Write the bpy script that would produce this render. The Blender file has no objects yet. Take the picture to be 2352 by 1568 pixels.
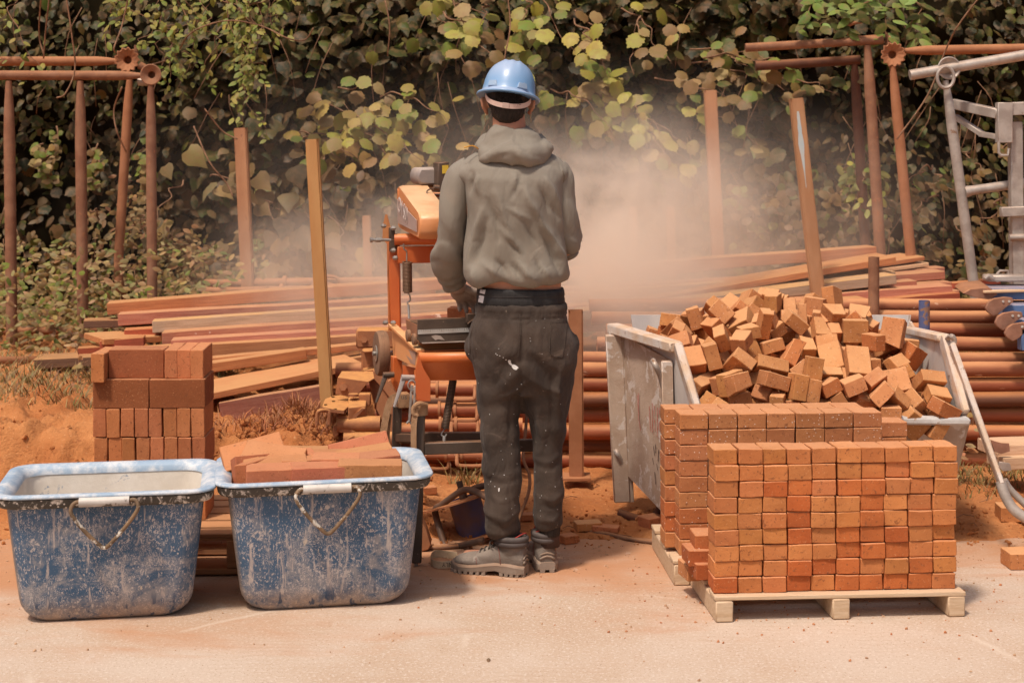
import bpy, bmesh, math, random
from mathutils import Vector, Matrix, Euler, noise, Quaternion
from mathutils.bvhtree import BVHTree
V=Vector; PI=math.pi; R=math.radians
random.seed(11)
sc=bpy.context.scene
# ---------- camera ----------
F=3600.0; CX=1176.0; HY=320.0; CH=1.5
cam=bpy.data.cameras.new('camera'); camo=bpy.data.objects.new('camera',cam); sc.collection.objects.link(camo)
camo.location=(0,0,CH); camo.rotation_euler=(PI/2,0,0)
cam.sensor_width=36; cam.lens=36*F/2352; cam.shift_y=-(784-HY)/2352; cam.clip_end=300; cam.clip_start=.05
cam.dof.use_dof=True; cam.dof.focus_distance=5.5; cam.dof.aperture_fstop=6.3
sc.camera=camo
# ---------- sky, sun, exposure ----------
SUN_EL=R(63); SUN_AZ=R(-35)      # azimuth of the sun measured from the camera's back towards +X
w=bpy.data.worlds.new('World'); sc.world=w; w.use_nodes=True
nt=w.node_tree; bg=nt.nodes['Background']
sky=nt.nodes.new('ShaderNodeTexSky'); sky.sky_type='NISHITA'; sky.sun_disc=False
sky.sun_elevation=SUN_EL; sky.dust_density=6; sky.air_density=1.0; sky.ozone_density=.3
sd=V((math.sin(SUN_AZ)*math.cos(SUN_EL),-math.cos(SUN_AZ)*math.cos(SUN_EL),math.sin(SUN_EL)))
sky.sun_rotation=math.atan2(sd.x,sd.y)
nt.links.new(sky.outputs[0],bg.inputs[0]); bg.inputs[1].default_value=.12
sl=bpy.data.lights.new('sun','SUN'); sl.energy=3.7; sl.angle=R(6); sl.color=(1,.885,.755)
so=bpy.data.objects.new('sun',sl); sc.collection.objects.link(so); so.rotation_euler=sd.to_track_quat('Z','Y').to_euler(); so.location=(0,0,10)
sc.view_settings.view_transform='Standard'; sc.view_settings.look='None'; sc.view_settings.exposure=-.21; sc.view_settings.gamma=1
sc.cycles.volume_step_rate=1.0; sc.cycles.volume_max_steps=128; sc.cycles.max_bounces=6; sc.cycles.transparent_max_bounces=16
sc.cycles.volume_bounces=6
# ---------- pixel helper: a photo point at a known distance is a point of the place ----------
def P(px,py,Y): return V(((px-CX)*Y/F,Y,CH-(py-HY)*Y/F))
def ss(a,b,x):
    t=max(0.,min(1.,(x-a)/(b-a))); return t*t*(3-2*t)
def lerp(a,b,t): return a+(b-a)*t
def fn(x,y,z,s=1.,o=3): return noise.fractal(V((x*s,y*s,z*s)),1.0,2.0,o,noise_basis='PERLIN_ORIGINAL')
# ---------- object helpers ----------
WL={}
def tag(o,label=None,cat=None,group=None,kind=None):
    if label: o['label']=label
    if cat: o['category']=cat
    if group: o['group']=group
    if kind: o['kind']=kind
    return o
def thing(name,loc,label,cat,group=None):
    o=bpy.data.objects.new(name,None); o.empty_display_size=.1; sc.collection.objects.link(o); o.location=loc; WL[o]=V(loc)
    return tag(o,label,cat,group)
def finish(name,me,mats,parent=None,smooth=0,origin=None):
    """link a world-space mesh; origin moves to its base (or to the parent's frame)"""
    if not isinstance(mats,(list,tuple)): mats=[mats]
    for m in mats: me.materials.append(m)
    if parent is not None: org=WL[parent]
    elif origin is not None: org=V(origin)
    else:
        xs=[v.co for v in me.vertices]
        lo=V([min(c[i] for c in xs) for i in range(3)]); hi=V([max(c[i] for c in xs) for i in range(3)])
        org=V(((lo.x+hi.x)/2,(lo.y+hi.y)/2,lo.z))
    me.transform(Matrix.Translation(-org))
    o=bpy.data.objects.new(name,me); sc.collection.objects.link(o)
    if parent is not None: o.parent=parent
    else: o.location=org
    WL[o]=org
    if smooth:
        me.polygons.foreach_set('use_smooth',[True]*len(me.polygons))
        if smooth<180:
            me.set_sharp_from_angle(angle=R(smooth))
    me.update()
    return o
class G:
    def __init__(s): s.b=bmesh.new()
    def _mi(s,fs,mi):
        for f in fs: f.material_index=mi
    def box(s,c,size,rot=None,bev=0.,mi=0,seg=1):
        m=Matrix.Translation(V(c))
        if rot is not None: m=m@(rot.to_4x4() if isinstance(rot,Matrix) else Euler(rot).to_matrix().to_4x4())
        m=m@Matrix.Diagonal((size[0],size[1],size[2],1))
        r=bmesh.ops.create_cube(s.b,size=1,matrix=m); vs=r['verts']
        fs=set(f for v in vs for f in v.link_faces); s._mi(fs,mi)
        if bev>0:
            es=list(set(e for v in vs for e in v.link_edges))
            bmesh.ops.bevel(s.b,geom=es,offset=bev,segments=seg,affect='EDGES',profile=.7,clamp_overlap=True,material=-1)
        return s
    def beam(s,p0,p1,w,h,bev=0.,mi=0,up=(0,0,1),roll=0):
        p0=V(p0);p1=V(p1); d=(p1-p0); L=d.length; x=d.normalized(); u=V(up)
        if abs(x.dot(u))>.98: u=V((0,1,0))
        y=u.cross(x).normalized(); z=x.cross(y)
        m=Matrix((x,y,z)).transposed()
        if roll: m=m@Matrix.Rotation(roll,3,'X')
        return s.box((p0+p1)/2,(L,w,h),m,bev,mi)
    def tube(s,pts,r,n=12,mi=0,caps=True,closed=False,flat=1.0,inner=0):
        pts=[V(p) for p in pts]; N=len(pts)
        rr=r if isinstance(r,(list,tuple)) else [r]*N
        rings=[]; prev=None
        for i,p in enumerate(pts):
            if closed: t=(pts[(i+1)%N]-pts[i-1])
            else: t=(pts[min(i+1,N-1)]-pts[max(i-1,0)])
            if t.length<1e-9: t=V((0,0,1))
            t.normalize()
            if prev is None:
                u=V((0,0,1)) if abs(t.z)<.9 else V((0,1,0))
                a=u.cross(t).normalized()
            else:
                a=(prev-t*prev.dot(t))
                a=a.normalized() if a.length>1e-6 else V((1,0,0))
            prev=a; b=t.cross(a)
            rings.append([s.b.verts.new(p+a*math.cos(2*PI*k/n)*rr[i]+b*math.sin(2*PI*k/n)*rr[i]*flat) for k in range(n)])
        s._skin(rings,closed,mi)
        if caps and not closed: s._cap(rings,mi)
        return s
    def _skin(s,rings,closed,mi):
        n=len(rings[0]); N=len(rings)
        for i in range(N if closed else N-1):
            A=rings[i];B=rings[(i+1)%N]
            for k in range(n):
                f=s.b.faces.new((A[k],A[(k+1)%n],B[(k+1)%n],B[k])); f.material_index=mi; f.smooth=True
    def _cap(s,rings,mi):
        for rg,rev in ((rings[0],True),(rings[-1],False)):
            try:
                f=s.b.faces.new(rg[::-1] if rev else rg); f.material_index=mi
            except ValueError: pass
    def loft(s,rings,mi=0,caps=True,closed=False):
        rs=[[s.b.verts.new(V(p)) for p in r] for r in rings]
        s._skin(rs,closed,mi)
        if caps and not closed: s._cap(rs,mi)
        return s
    def ell(s,c,r,rot=None,mi=0,u=20,v=12):
        m=Matrix.Translation(V(c))
        if rot is not None: m=m@Euler(rot).to_matrix().to_4x4()
        if not isinstance(r,(tuple,list)): r=(r,r,r)
        m=m@Matrix.Diagonal((r[0],r[1],r[2],1))
        q=bmesh.ops.create_uvsphere(s.b,u_segments=u,v_segments=v,radius=1,matrix=m)
        for vv in q['verts']:
            for f in vv.link_faces: f.material_index=mi; f.smooth=True
        return s
    def prism(s,poly,vec,mi=0,bev=0.):
        """poly: list of 3D points of one flat face, vec: thickness vector"""
        vec=V(vec); a=[s.b.verts.new(V(p)) for p in poly]; b=[s.b.verts.new(V(p)+vec) for p in poly]
        n=len(a); fs=[s.b.faces.new(a),s.b.faces.new(b[::-1])]
        for k in range(n): fs.append(s.b.faces.new((a[(k+1)%n],a[k],b[k],b[(k+1)%n])))
        s._mi(fs,mi)
        if bev:
            es=list(set(e for v in a+b for e in v.link_edges))
            bmesh.ops.bevel(s.b,geom=es,offset=bev,segments=1,affect='EDGES')
        return s
    def poly(s,pts,mi=0):
        f=s.b.faces.new([s.b.verts.new(V(p)) for p in pts]); f.material_index=mi; return s
    def mesh(s,recalc=True,name='m'):
        if recalc: bmesh.ops.recalc_face_normals(s.b,faces=s.b.faces)
        me=bpy.data.meshes.new(name); s.b.to_mesh(me); s.b.free(); return me
    def build(s,name,mats,parent=None,smooth=40,origin=None):
        return finish(name,s.mesh(name=name),mats,parent,smooth,origin)
def single(o,label,cat,group=None,kind=None): return tag(o,label,cat,group,kind)
def spring(p0,p1,r,turns,wire,n=10):
    p0=V(p0);p1=V(p1);d=p1-p0;x=d.normalized();a=x.orthogonal().normalized();b=x.cross(a)
    return [p0+d*(i/(turns*n))+a*r*math.cos(2*PI*i/n)+b*r*math.sin(2*PI*i/n) for i in range(int(turns*n)+1)]
def curve(pts,k=8):
    """catmull-rom through points"""
    pts=[V(p) for p in pts]; out=[]; q=[pts[0]*2-pts[1]]+pts+[pts[-1]*2-pts[-2]]
    for i in range(1,len(q)-2):
        for j in range(k):
            t=j/k; a,b,c,d=q[i-1],q[i],q[i+1],q[i+2]
            out.append(.5*((2*b)+(c-a)*t+(2*a-5*b+4*c-d)*t*t+(3*b-a-3*c+d)*t**3))
    out.append(pts[-1]); return out
def remesh(g,vox,smooth=4,fac=.6):
    """fuse a union of shapes into one continuous skin"""
    me=g.mesh(); o=bpy.data.objects.new('tmp',me); sc.collection.objects.link(o)
    m=o.modifiers.new('r','REMESH'); m.mode='VOXEL'; m.voxel_size=vox; m.use_smooth_shade=True
    if smooth:
        k=o.modifiers.new('s','SMOOTH'); k.iterations=smooth; k.factor=fac
    dg=bpy.context.evaluated_depsgraph_get(); dg.update()
    out=bpy.data.meshes.new_from_object(o.evaluated_get(dg)); bpy.data.objects.remove(o); bpy.data.meshes.remove(me)
    return out
def displace(me,f):
    ns=[v.normal.copy() for v in me.vertices]
    for v,n in zip(me.vertices,ns):
        d=f(v.co,n)
        v.co=v.co+(d if isinstance(d,Vector) else n*d)
    me.update()
# ---------- materials ----------
DUST=(.50,.21,.075)
MC={}
class NB:
    def __init__(s,name):
        s.m=bpy.data.materials.new(name); s.m.use_nodes=True; s.t=s.m.node_tree; s.n=s.t.nodes; s.bs=s.n['Principled BSDF']; s.out=s.n['Material Output']
        s.bs.inputs['Specular IOR Level'].default_value=.3
    def nd(s,ty,**k):
        n=s.n.new(ty)
        for a,v in k.items():
            if a.startswith('i_'):
                key=a[2:]; key=int(key) if key.isdigit() else key.replace('_',' ')
                if isinstance(v,bpy.types.NodeSocket): s.t.links.new(v,n.inputs[key])
                else: n.inputs[key].default_value=v
            else: setattr(n,a,v)
        return n
    def link(s,a,b): s.t.links.new(a,b)
    def co(s,rnd=True,scale=(1,1,1)):
        tc=s.nd('ShaderNodeTexCoord'); o=tc.outputs['Object']
        if rnd:
            oi=s.nd('ShaderNodeObjectInfo'); ml=s.nd('ShaderNodeMath',operation='MULTIPLY',i_0=oi.outputs['Random'],i_1=37.)
            ad=s.nd('ShaderNodeVectorMath',operation='ADD'); s.link(o,ad.inputs[0]); s.link(ml.outputs[0],ad.inputs[1]); o=ad.outputs[0]
        if scale!=(1,1,1):
            mp=s.nd('ShaderNodeMapping'); mp.inputs['Scale'].default_value=scale; s.link(o,mp.inputs[0]); o=mp.outputs[0]
        return o
    def noise(s,co,sc_,det=4,ro=.55,dist=0):
        n=s.nd('ShaderNodeTexNoise',i_Scale=sc_,i_Detail=float(det),i_Roughness=ro,i_Distortion=float(dist)); s.link(co,n.inputs['Vector']); return n.outputs['Fac']
    def ramp(s,x,a,b,lo=0.,hi=1.):
        m=s.nd('ShaderNodeMapRange',i_1=a,i_2=b,i_3=lo,i_4=hi); m.clamp=True; m.interpolation_type='SMOOTHSTEP'; s.link(x,m.inputs[0]); return m.outputs[0]
    def math(s,op,a,b=0.):
        m=s.nd('ShaderNodeMath',operation=op)
        for i,v in enumerate((a,b)):
            if isinstance(v,(int,float)): m.inputs[i].default_value=v
            else: s.link(v,m.inputs[i])
        return m.outputs[0]
    def mix(s,f,a,b,bl='MIX'):
        m=s.nd('ShaderNodeMix',data_type='RGBA',blend_type=bl)
        for i,v in ((0,f),(6,a),(7,b)):
            if isinstance(v,(int,float)): m.inputs[i].default_value=v
            elif isinstance(v,tuple): m.inputs[i].default_value=(*v[:3],1)
            else: s.link(v,m.inputs[i])
        return m.outputs[2]
    def nz(s,comp='Z'):
        g=s.nd('ShaderNodeNewGeometry'); x=s.nd('ShaderNodeSeparateXYZ'); s.link(g.outputs['Normal'],x.inputs[0]); return x.outputs[comp]
    def oc(s):
        return s.nd('ShaderNodeObjectInfo').outputs['Color']
    def bump(s,h,strength=.3,dist=.01,prev=None):
        b=s.nd('ShaderNodeBump',i_Strength=strength,i_Distance=dist); s.link(h,b.inputs['Height'])
        if prev is not None: s.link(prev,b.inputs['Normal'])
        return b.outputs[0]
    def done(s,col,rough=.7,nrm=None,metal=0.):
        if isinstance(col,tuple): s.bs.inputs['Base Color'].default_value=(*col[:3],1)
        else: s.link(col,s.bs.inputs['Base Color'])
        if isinstance(rough,(int,float)): s.bs.inputs['Roughness'].default_value=rough
        else: s.link(rough,s.bs.inputs['Roughness'])
        if nrm is not None: s.link(nrm,s.bs.inputs['Normal'])
        s.bs.inputs['Metallic'].default_value=metal
        return s.m
def mat(name,col,col2=None,rough=.7,metal=0.,vs=6.,dust=0.,side=0.,dcol=DUST,bump=.25,bs=120.,chip=None,chipt=.62,chips=14.,stretch=(1,1,1),rnd=True,usec=False,spec=None):
    """general worn surface: two tones, chips of another colour, settled dust on the upper faces"""
    if name in MC: return MC[name]
    b=NB(name); co=b.co(rnd,stretch)
    n1=b.noise(co,vs,5,.6); c=b.mix(b.ramp(n1,.35,.65),col,col2 or tuple(x*.65 for x in col))
    if usec: c=b.mix(1.,c,b.oc(),'MULTIPLY')
    if chip:
        n2=b.noise(co,chips,6,.65,.4); c=b.mix(b.ramp(n2,chipt,chipt+.04),c,chip)
    if dust or side:
        up=b.ramp(b.nz(),.15,.8,side,max(dust,side)); n3=b.noise(co,vs*1.7+3,4,.6)
        f=b.math('MULTIPLY',up,b.ramp(n3,.25,.6,.55,1.)); c=b.mix(f,c,dcol)
    nr=b.bump(b.noise(co,bs,4,.6),bump,.004)
    if spec is not None: b.bs.inputs['Specular IOR Level'].default_value=spec
    MC[name]=b.done(c,rough,nr,metal); return MC[name]
# ================= GROUND =================
def ground_mats():
    b=NB('concrete'); g=b.nd('ShaderNodeNewGeometry'); p=g.outputs['Position']
    sx=b.nd('ShaderNodeSeparateXYZ'); b.link(p,sx.inputs[0])
    base=b.mix(b.ramp(b.noise(p,1.6,6,.6),.35,.65),(.54,.425,.34),(.48,.345,.25))
    agg=b.noise(p,95,3,.7); base=b.mix(b.ramp(agg,.52,.66),base,(.62,.52,.44))
    base=b.mix(b.ramp(b.noise(p,140,2,.7),.60,.70),base,(.30,.19,.12))
    # red dust: thick towards the dirt, thin and patchy in front
    ylev=b.nd('ShaderNodeMapRange',i_1=4.65,i_2=5.75,i_3=-.15,i_4=.75); b.link(sx.outputs['Y'],ylev.inputs[0]); ylev.clamp=False
    mp=b.nd('ShaderNodeMapping'); mp.inputs['Scale'].default_value=(1,2.2,1); b.link(p,mp.inputs[0])
    nn=b.noise(mp.outputs[0],1.3,6,.62,.6)
    f=b.math('ADD',ylev.outputs[0],b.math('MULTIPLY',b.math('SUBTRACT',nn,.5),2.3))
    xl=b.nd('ShaderNodeMapRange',i_1=-1.6,i_2=1.6,i_3=.22,i_4=-.22); b.link(sx.outputs['X'],xl.inputs[0]); xl.clamp=False
    f=b.math('ADD',f,xl.outputs[0])
    base=b.mix(b.ramp(f,-.15,.85,0,.9),base,(.47,.22,.105))
    # pale brushed lime streaks
    mp2=b.nd('ShaderNodeMapping'); mp2.inputs['Scale'].default_value=(3.2,1.1,1); mp2.inputs['Rotation'].default_value=(0,0,.5); b.link(p,mp2.inputs[0])
    base=b.mix(b.ramp(b.noise(mp2.outputs[0],2.6,8,.7,1.2),.60,.72,0,.4),base,(.66,.58,.51))
    vo=b.nd('ShaderNodeTexVoronoi',feature='DISTANCE_TO_EDGE',i_Scale=.55); dn=b.nd('ShaderNodeTexNoise',i_Scale=2.5,i_Detail=5.); b.link(p,dn.inputs['Vector'])
    av=b.nd('ShaderNodeVectorMath',operation='MULTIPLY_ADD'); b.link(dn.outputs['Color'],av.inputs[0]); av.inputs[1].default_value=(.10,.10,0); b.link(p,av.inputs[2]); b.link(av.outputs[0],vo.inputs['Vector'])
    base=b.mix(b.math('MULTIPLY',b.ramp(vo.outputs['Distance'],.0,.009,.45,0),b.ramp(b.noise(p,2,3),.5,.62)),base,(.66,.55,.45))
    wv=b.nd('ShaderNodeTexWave',i_Scale=9.,i_Distortion=5.,i_Detail=3.); wv.bands_direction='Y'; b.link(p,wv.inputs['Vector'])
    base=b.mix(b.math('MULTIPLY',b.ramp(wv.outputs['Fac'],.55,.9,0,.22),b.ramp(b.noise(p,1.1,3),.48,.6)),base,(.40,.27,.18))
    base=b.mix(b.ramp(b.noise(p,7,6,.75,.5),.64,.72,0,.35),base,(.34,.20,.12))
    h=b.math('ADD',b.math('MULTIPLY',agg,.5),b.noise(p,30,5,.7))
    b.done(base,.85,b.bump(h,.35,.006)); conc=b.m
    b=NB('dirt'); g=b.nd('ShaderNodeNewGeometry'); p=g.outputs['Position']
    c=b.mix(b.ramp(b.noise(p,2.2,6,.65),.35,.65),(.56,.235,.085),(.40,.135,.04))
    c=b.mix(b.ramp(b.noise(p,38,5,.7),.55,.72,0,.7),c,(.27,.085,.03))
    c=b.mix(b.ramp(b.noise(p,70,3,.7),.6,.7,0,.6),c,(.68,.36,.17))
    h=b.math('ADD',b.noise(p,24,8,.7),b.math('MULTIPLY',b.noise(p,120,3,.7),.4))
    b.done(c,.95,b.bump(h,.8,.02)); return conc,b.m
CONC,DIRT=ground_mats()
def gh(x,y):
    """height of the dirt ground"""
    e=5.80+.10*fn(x,3.1,0,1.1)+.05*fn(x,7,0,5)
    h=-.03+.045*ss(e-.05,e+.18,y)
    bank=ss(-.30,-.85,x+.16*fn(x,y,2,2))*ss(6.02,6.30,y+.16*fn(x,y,5,2.3)+.05*fn(x,y,1,9))
    left=ss(-1.25,-1.7,x)
    h+=bank*(.23+.10*left+.04*fn(x,y,0,3))
    h+=.30*ss(7.35,8.2,y)*(1-bank)
    h+=.05*ss(6.0,6.6,y)*ss(.2,.5,x)*0
    rough=.018*fn(x,y,0,4,4)+.010*fn(x,y,4,16,3)+.006*fn(x,y,8,40,2)
    h+=rough*ss(e,e+.25,y)*(1+1.8*bank)+bank*.05*abs(fn(x,y,3,5,4))-bank*.07*ss(.25,.55,abs(fn(x*1.5,y,6,2.2,2))*2)*ss(6.7,6.2,y)
    return h
def grid(x0,x1,nx,y0,y1,ny,f):
    xs=[lerp(x0,x1,i/nx) for i in range(nx+1)]; ys=[lerp(y0,y1,j/ny) for j in range(ny+1)]
    vs=[(x,y,f(x,y)) for y in ys for x in xs]; W=nx+1
    fs=[(j*W+i,j*W+i+1,(j+1)*W+i+1,(j+1)*W+i) for j in range(ny) for i in range(nx)]
    me=bpy.data.meshes.new('g'); me.from_pydata(vs,[],fs); return me
o=finish('dirt_ground',grid(-4.6,4.6,460,5.55,11.5,300,gh),DIRT,smooth=180); o['kind']='structure'
g=G(); g.poly([(-80,-20,-.05),(80,-20,-.05),(80,120,-.05),(-80,120,-.05)]); o=g.build('ground',DIRT,smooth=0); o['kind']='structure'
me=grid(-4.6,4.6,120,-1.5,5.98,110,lambda x,y:.004*fn(x,y,0,.8)*ss(3,4,y)*0)
o=finish('concrete_pavement',me,CONC,smooth=0); o['kind']='structure'
# small stones and clods on the dirt and on the slab edge
def clods(name,n,region,rs,m,label,zf,cat='stones'):
    g=G()
    for i in range(n):
        x,y=region(); r=random.uniform(*rs)*random.uniform(.5,1)
        q=bmesh.ops.create_icosphere(g.b,subdivisions=1,radius=r,matrix=Matrix.Translation((x,y,zf(x,y)+r*.35))@Euler((random.random()*6,random.random()*6,0)).to_matrix().to_4x4()@Matrix.Diagonal((1,random.uniform(.6,1),random.uniform(.45,.8),1)))
        for v in q['verts']: v.co+=V((random.uniform(-1,1),random.uniform(-1,1),random.uniform(-1,1)))*r*.18
    o=g.build(name,m,smooth=0); tag(o,label,cat,kind='stuff')
STONE=mat('stone_grit',(.52,.33,.20),(.38,.22,.13),rough=.9)
clods('dirt_clods',1500,lambda:(random.uniform(-2.6,2.6),5.75+abs(random.gauss(0,.5))),(.004,.016),DIRT,'loose red dirt clods scattered over the dirt ground',lambda x,y:max(gh(x,y),0))
clods('slab_grit',1200,lambda:(random.uniform(-2.2,2.2),5.9-abs(random.gauss(0,.6))),(.0015,.006),STONE,'fine grit scattered on the concrete slab',lambda x,y:0)
clods('brick_crumbs',200,lambda:(random.gauss(.95,.5),random.gauss(5.1,.28)),(.0015,.007),mat('brick_crumb',(.42,.15,.06),(.5,.25,.13),rough=.95),'orange brick crumbs on the slab around the pallets',lambda x,y:0)
clods('bank_rubble',900,lambda:(random.uniform(-1.2,-.35),random.uniform(6.2,7.0)),(.006,.026),DIRT,'crumbly red earth lumps on the bank behind the tubs',gh)
# ================= VEGETATION =================
def leafmat(name,rough=.55,trans=.25):
    b=NB(name); a=b.nd('ShaderNodeVertexColor',layer_name='Col'); co=b.co(False)
    c=b.mix(b.ramp(b.noise(co,26,3,.6),.4,.65,0,.35),a.outputs[0],(.30,.15,.07))
    b.done(c,rough,b.bump(b.noise(co,90,3),.3,.003))
    t=b.nd('ShaderNodeBsdfTranslucent'); b.link(c,t.inputs[0]); m=b.nd('ShaderNodeMixShader',i_0=trans)
    b.link(b.bs.outputs[0],m.inputs[1]); b.link(t.outputs[0],m.inputs[2]); b.link(m.outputs[0],b.out.inputs[0]); return b.m
LEAF=leafmat('leaf'); 
TWIG=mat('twig',(.30,.16,.09),(.17,.085,.045),rough=.8,vs=20)
ROUND=[(0,.04),(.22,-.02),(.36,.09),(.38,.16),(.48,.26),(.46,.36),(.53,.47),(.46,.58),(.46,.70),(.34,.78),(.28,.90),(.14,.93),(0,1.12)]
HEART=[(0,.05),(.28,-.04),(.47,.16),(.42,.48),(.20,.80),(0,1.15)]
OVAL=[(0,0),(.16,.12),(.25,.38),(.22,.65),(.10,.88),(0,1.0)]
class Leaves:
    def __init__(s): s.v=[];s.f=[];s.c=[]
    def add(s,p,nrm,up,size,shape,col,cup=.12,jag=.0):
        n=V(nrm).normalized(); u=V(up); u=(u-n*u.dot(n))
        if u.length<1e-4: u=n.orthogonal()
        u.normalize(); r=u.cross(n); b0=len(s.v)
        L=[(x,y) for x,y in shape]; Rr=[(-x,y) for x,y in shape[1:-1]][::-1]
        pts=L+Rr
        cy=.5
        s.v.append(tuple(p+u*cy*size*1.0-n*cup*size*.0))
        for x,y in pts:
            k=1+random.uniform(-jag,jag)
            q=p+r*x*size*k+u*y*size-n*(cup*size*(abs(x)*1.5+((y-.5)*1.6)**2*.7))
            s.v.append(tuple(q))
        m=len(pts)
        for i in range(m): s.f.append((b0,b0+1+i,b0+1+(i+1)%m))
        s.c+= [col]*(m+1)
    def build(s,name,parent=None,mat_=None):
        me=bpy.data.meshes.new(name); me.from_pydata(s.v,[],s.f)
        a=me.color_attributes.new('Col','FLOAT_COLOR','POINT')
        fl=[]
        for c in s.c: fl+= [c[0],c[1],c[2],1.]
        a.data.foreach_set('color',fl)
        return finish(name,me,mat_ or LEAF,parent,smooth=180)
def vary(c,v=.25):
    k=random.uniform(1-v,1+v); return (c[0]*k*random.uniform(.9,1.1),c[1]*k,c[2]*k*random.uniform(.8,1.2))
GRN=(.085,.095,.018); DGRN=(.045,.050,.013); YEL=(.31,.29,.05); YG=(.16,.20,.03); BRN=(.20,.12,.038); DBRN=(.085,.060,.022); TAN=(.34,.235,.085)
def rleafn():
    return V((random.gauss(0,.55),-1,random.gauss(.75,.55)))
HB=10.15
def depthf(x,z):   # lumpy hedge face: distance of the leaf surface
    return HB-.38*fn(x,z,3,.85,3)-.15*fn(x,z,9,3,2)-.16*max(0,z-1.6)
# dark mass behind
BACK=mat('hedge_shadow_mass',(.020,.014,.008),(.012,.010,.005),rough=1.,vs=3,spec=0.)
hedge=thing('hedge',(0,10,.25),'dark dusty wall of climbing leaves along the back of the yard','hedge')
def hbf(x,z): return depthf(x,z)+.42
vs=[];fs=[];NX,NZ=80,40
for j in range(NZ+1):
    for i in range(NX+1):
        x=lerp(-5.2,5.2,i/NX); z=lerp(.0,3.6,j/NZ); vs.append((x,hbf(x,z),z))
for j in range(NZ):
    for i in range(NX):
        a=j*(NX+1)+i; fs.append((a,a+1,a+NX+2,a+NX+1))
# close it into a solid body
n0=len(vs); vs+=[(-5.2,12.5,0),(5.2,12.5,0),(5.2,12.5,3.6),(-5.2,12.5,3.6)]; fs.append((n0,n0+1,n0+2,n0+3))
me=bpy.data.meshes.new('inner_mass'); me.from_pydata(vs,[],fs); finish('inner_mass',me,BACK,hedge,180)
def leafcol(px,py):
    """species tint over the hedge: yellow-green above, dust-brown towards the saw"""
    d=ss(150,520,py)*(.55+.45*math.exp(-((px-1150)/650)**2)); r=random.random()
    if r<d*.85: c=random.choice((BRN,BRN,DBRN,(.26,.17,.08)))
    elif r<.92: c=random.choice((GRN,DGRN,DGRN,DBRN,(.13,.11,.03)))
    else: c=YG
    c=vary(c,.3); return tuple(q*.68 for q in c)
L=Leaves()
for k in range(9000):
    px=random.uniform(-120,2470); py=random.uniform(-60,830)
    x=(px-CX)*10/F; z=CH-(py-HY)*10/F
    cl=fn(x,z,1,1.6,3)
    if cl<.02 and random.random()<.8: back=random.uniform(.20,.42)
    else: back=random.uniform(-.02,.30)
    y=depthf(x,z)+back
    right=px>1850 or px<420
    shape=random.choice((ROUND,ROUND,HEART,OVAL)) if not right else random.choice((OVAL,ROUND,OVAL))
    sz=random.uniform(.07,.125) if not right else random.uniform(.055,.09)
    L.add(V((x*y/10,y,z)),rleafn(),V((random.gauss(0,.45),0,-1)),sz,shape,leafcol(px,py),cup=random.uniform(.05,.3),jag=.08)
L.build('foliage',hedge)
g=G()
for i in range(150):
    px=random.uniform(0,2352); py=random.uniform(0,700); x=(px-CX)*10/F; z=CH-(py-HY)*10/F; y=depthf(x,z)-.02; a=random.uniform(-.6,.6); l=random.uniform(.15,.5)
    q=[V((x,y,z)),V((x+a*l*.5,y-.03,z-l*.4)),V((x+a*l+random.uniform(-.05,.05),y+.02,z-l))]; g.tube(curve(q,3),.0028,4)
g.build('stems',TWIG,hedge,180)['kind']='stuff'
def twigpath(a,b,sag=.1,n=7,wob=.04):
    a=V(a);b=V(b); pts=[]
    for i in range(n+1):
        t=i/n; p=a.lerp(b,t); p.z-=sag*math.sin(PI*t); w=V((random.uniform(-wob,wob),random.uniform(-wob,wob)*.5,random.uniform(-wob,wob)*.6))
        if 0<i<n: p+=w
        pts.append(p)
    return curve(pts,3)
def branch(path,L,cols,sz,shape,step=.06,spread=.06,droop=.5,pair=False):
    acc=0
    for i in range(1,len(path)):
        acc+=(path[i]-path[i-1]).length
        while acc>step:
            acc-=step; t=(path[i]-path[i-1]).normalized()
            for sd in ((-1,1) if pair else (random.choice((-1,1)),)):
                p=path[i]+V((random.gauss(0,spread),random.gauss(-.03,.04),random.gauss(0,spread)))
                up=V((sd*(.8 if pair else random.random()),0,-droop))+t*.4
                L.add(p,V((random.gauss(0,.5),-1,random.gauss(.8,.45))),up,random.uniform(*sz),shape,vary(random.choice(cols),.22),cup=random.uniform(.05,.25),jag=.07)
def shrub(name,label,cat,base,arms,cols,sz,shape,step=.055,spread=.06,group=None,pair=False,r=.006,droop=.5):
    o=thing(name,base,label,cat,group); g=G(); L=Leaves()
    for a in arms:
        g.tube(a,[lerp(r,r*.3,i/len(a)) for i in range(len(a))],5); branch(a,L,cols,sz,shape,step,spread,droop,pair)
    g.build('branches',TWIG,o,180); L.build('foliage',o); return o
def arms(n,x0,x1,y0,y1,D,dx,dy,sag=.1):
    out=[]
    for i in range(n):
        px=random.uniform(x0,x1); py=random.uniform(y0,y1); d=random.uniform(*D)
        a=P(px,py,d+.35); b=P(px+random.uniform(*dx),py+random.uniform(*dy),d)
        out.append(twigpath(a,b,-sag))
    return out
HZ=[TAN,YEL,YG,BRN,(.36,.31,.07),(.36,.26,.08),YEL,(.26,.20,.05)]
GRP='hazel branches over the hedge'
shrub('hazel_branch','broad hazel branches with tan and yellow leaves hanging left of the helmet','branch',P(760,60,9.5),
  arms(9,640,880,190,330,(9.2,9.5),(60,230),(40,110),.08),HZ,(.07,.115),ROUND,.05,.07,GRP)
shrub('hazel_branch','hazel branches with bright yellow-green leaves hanging at the top above the helmet','branch',P(1200,-40,9.5),
  arms(11,850,1500,-60,60,(9.2,9.5),(-60,160),(60,170),.06),[TAN,YEL,YEL,YG,BRN,(.36,.30,.07)],(.07,.115),ROUND,.075,.08,GRP)
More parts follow.
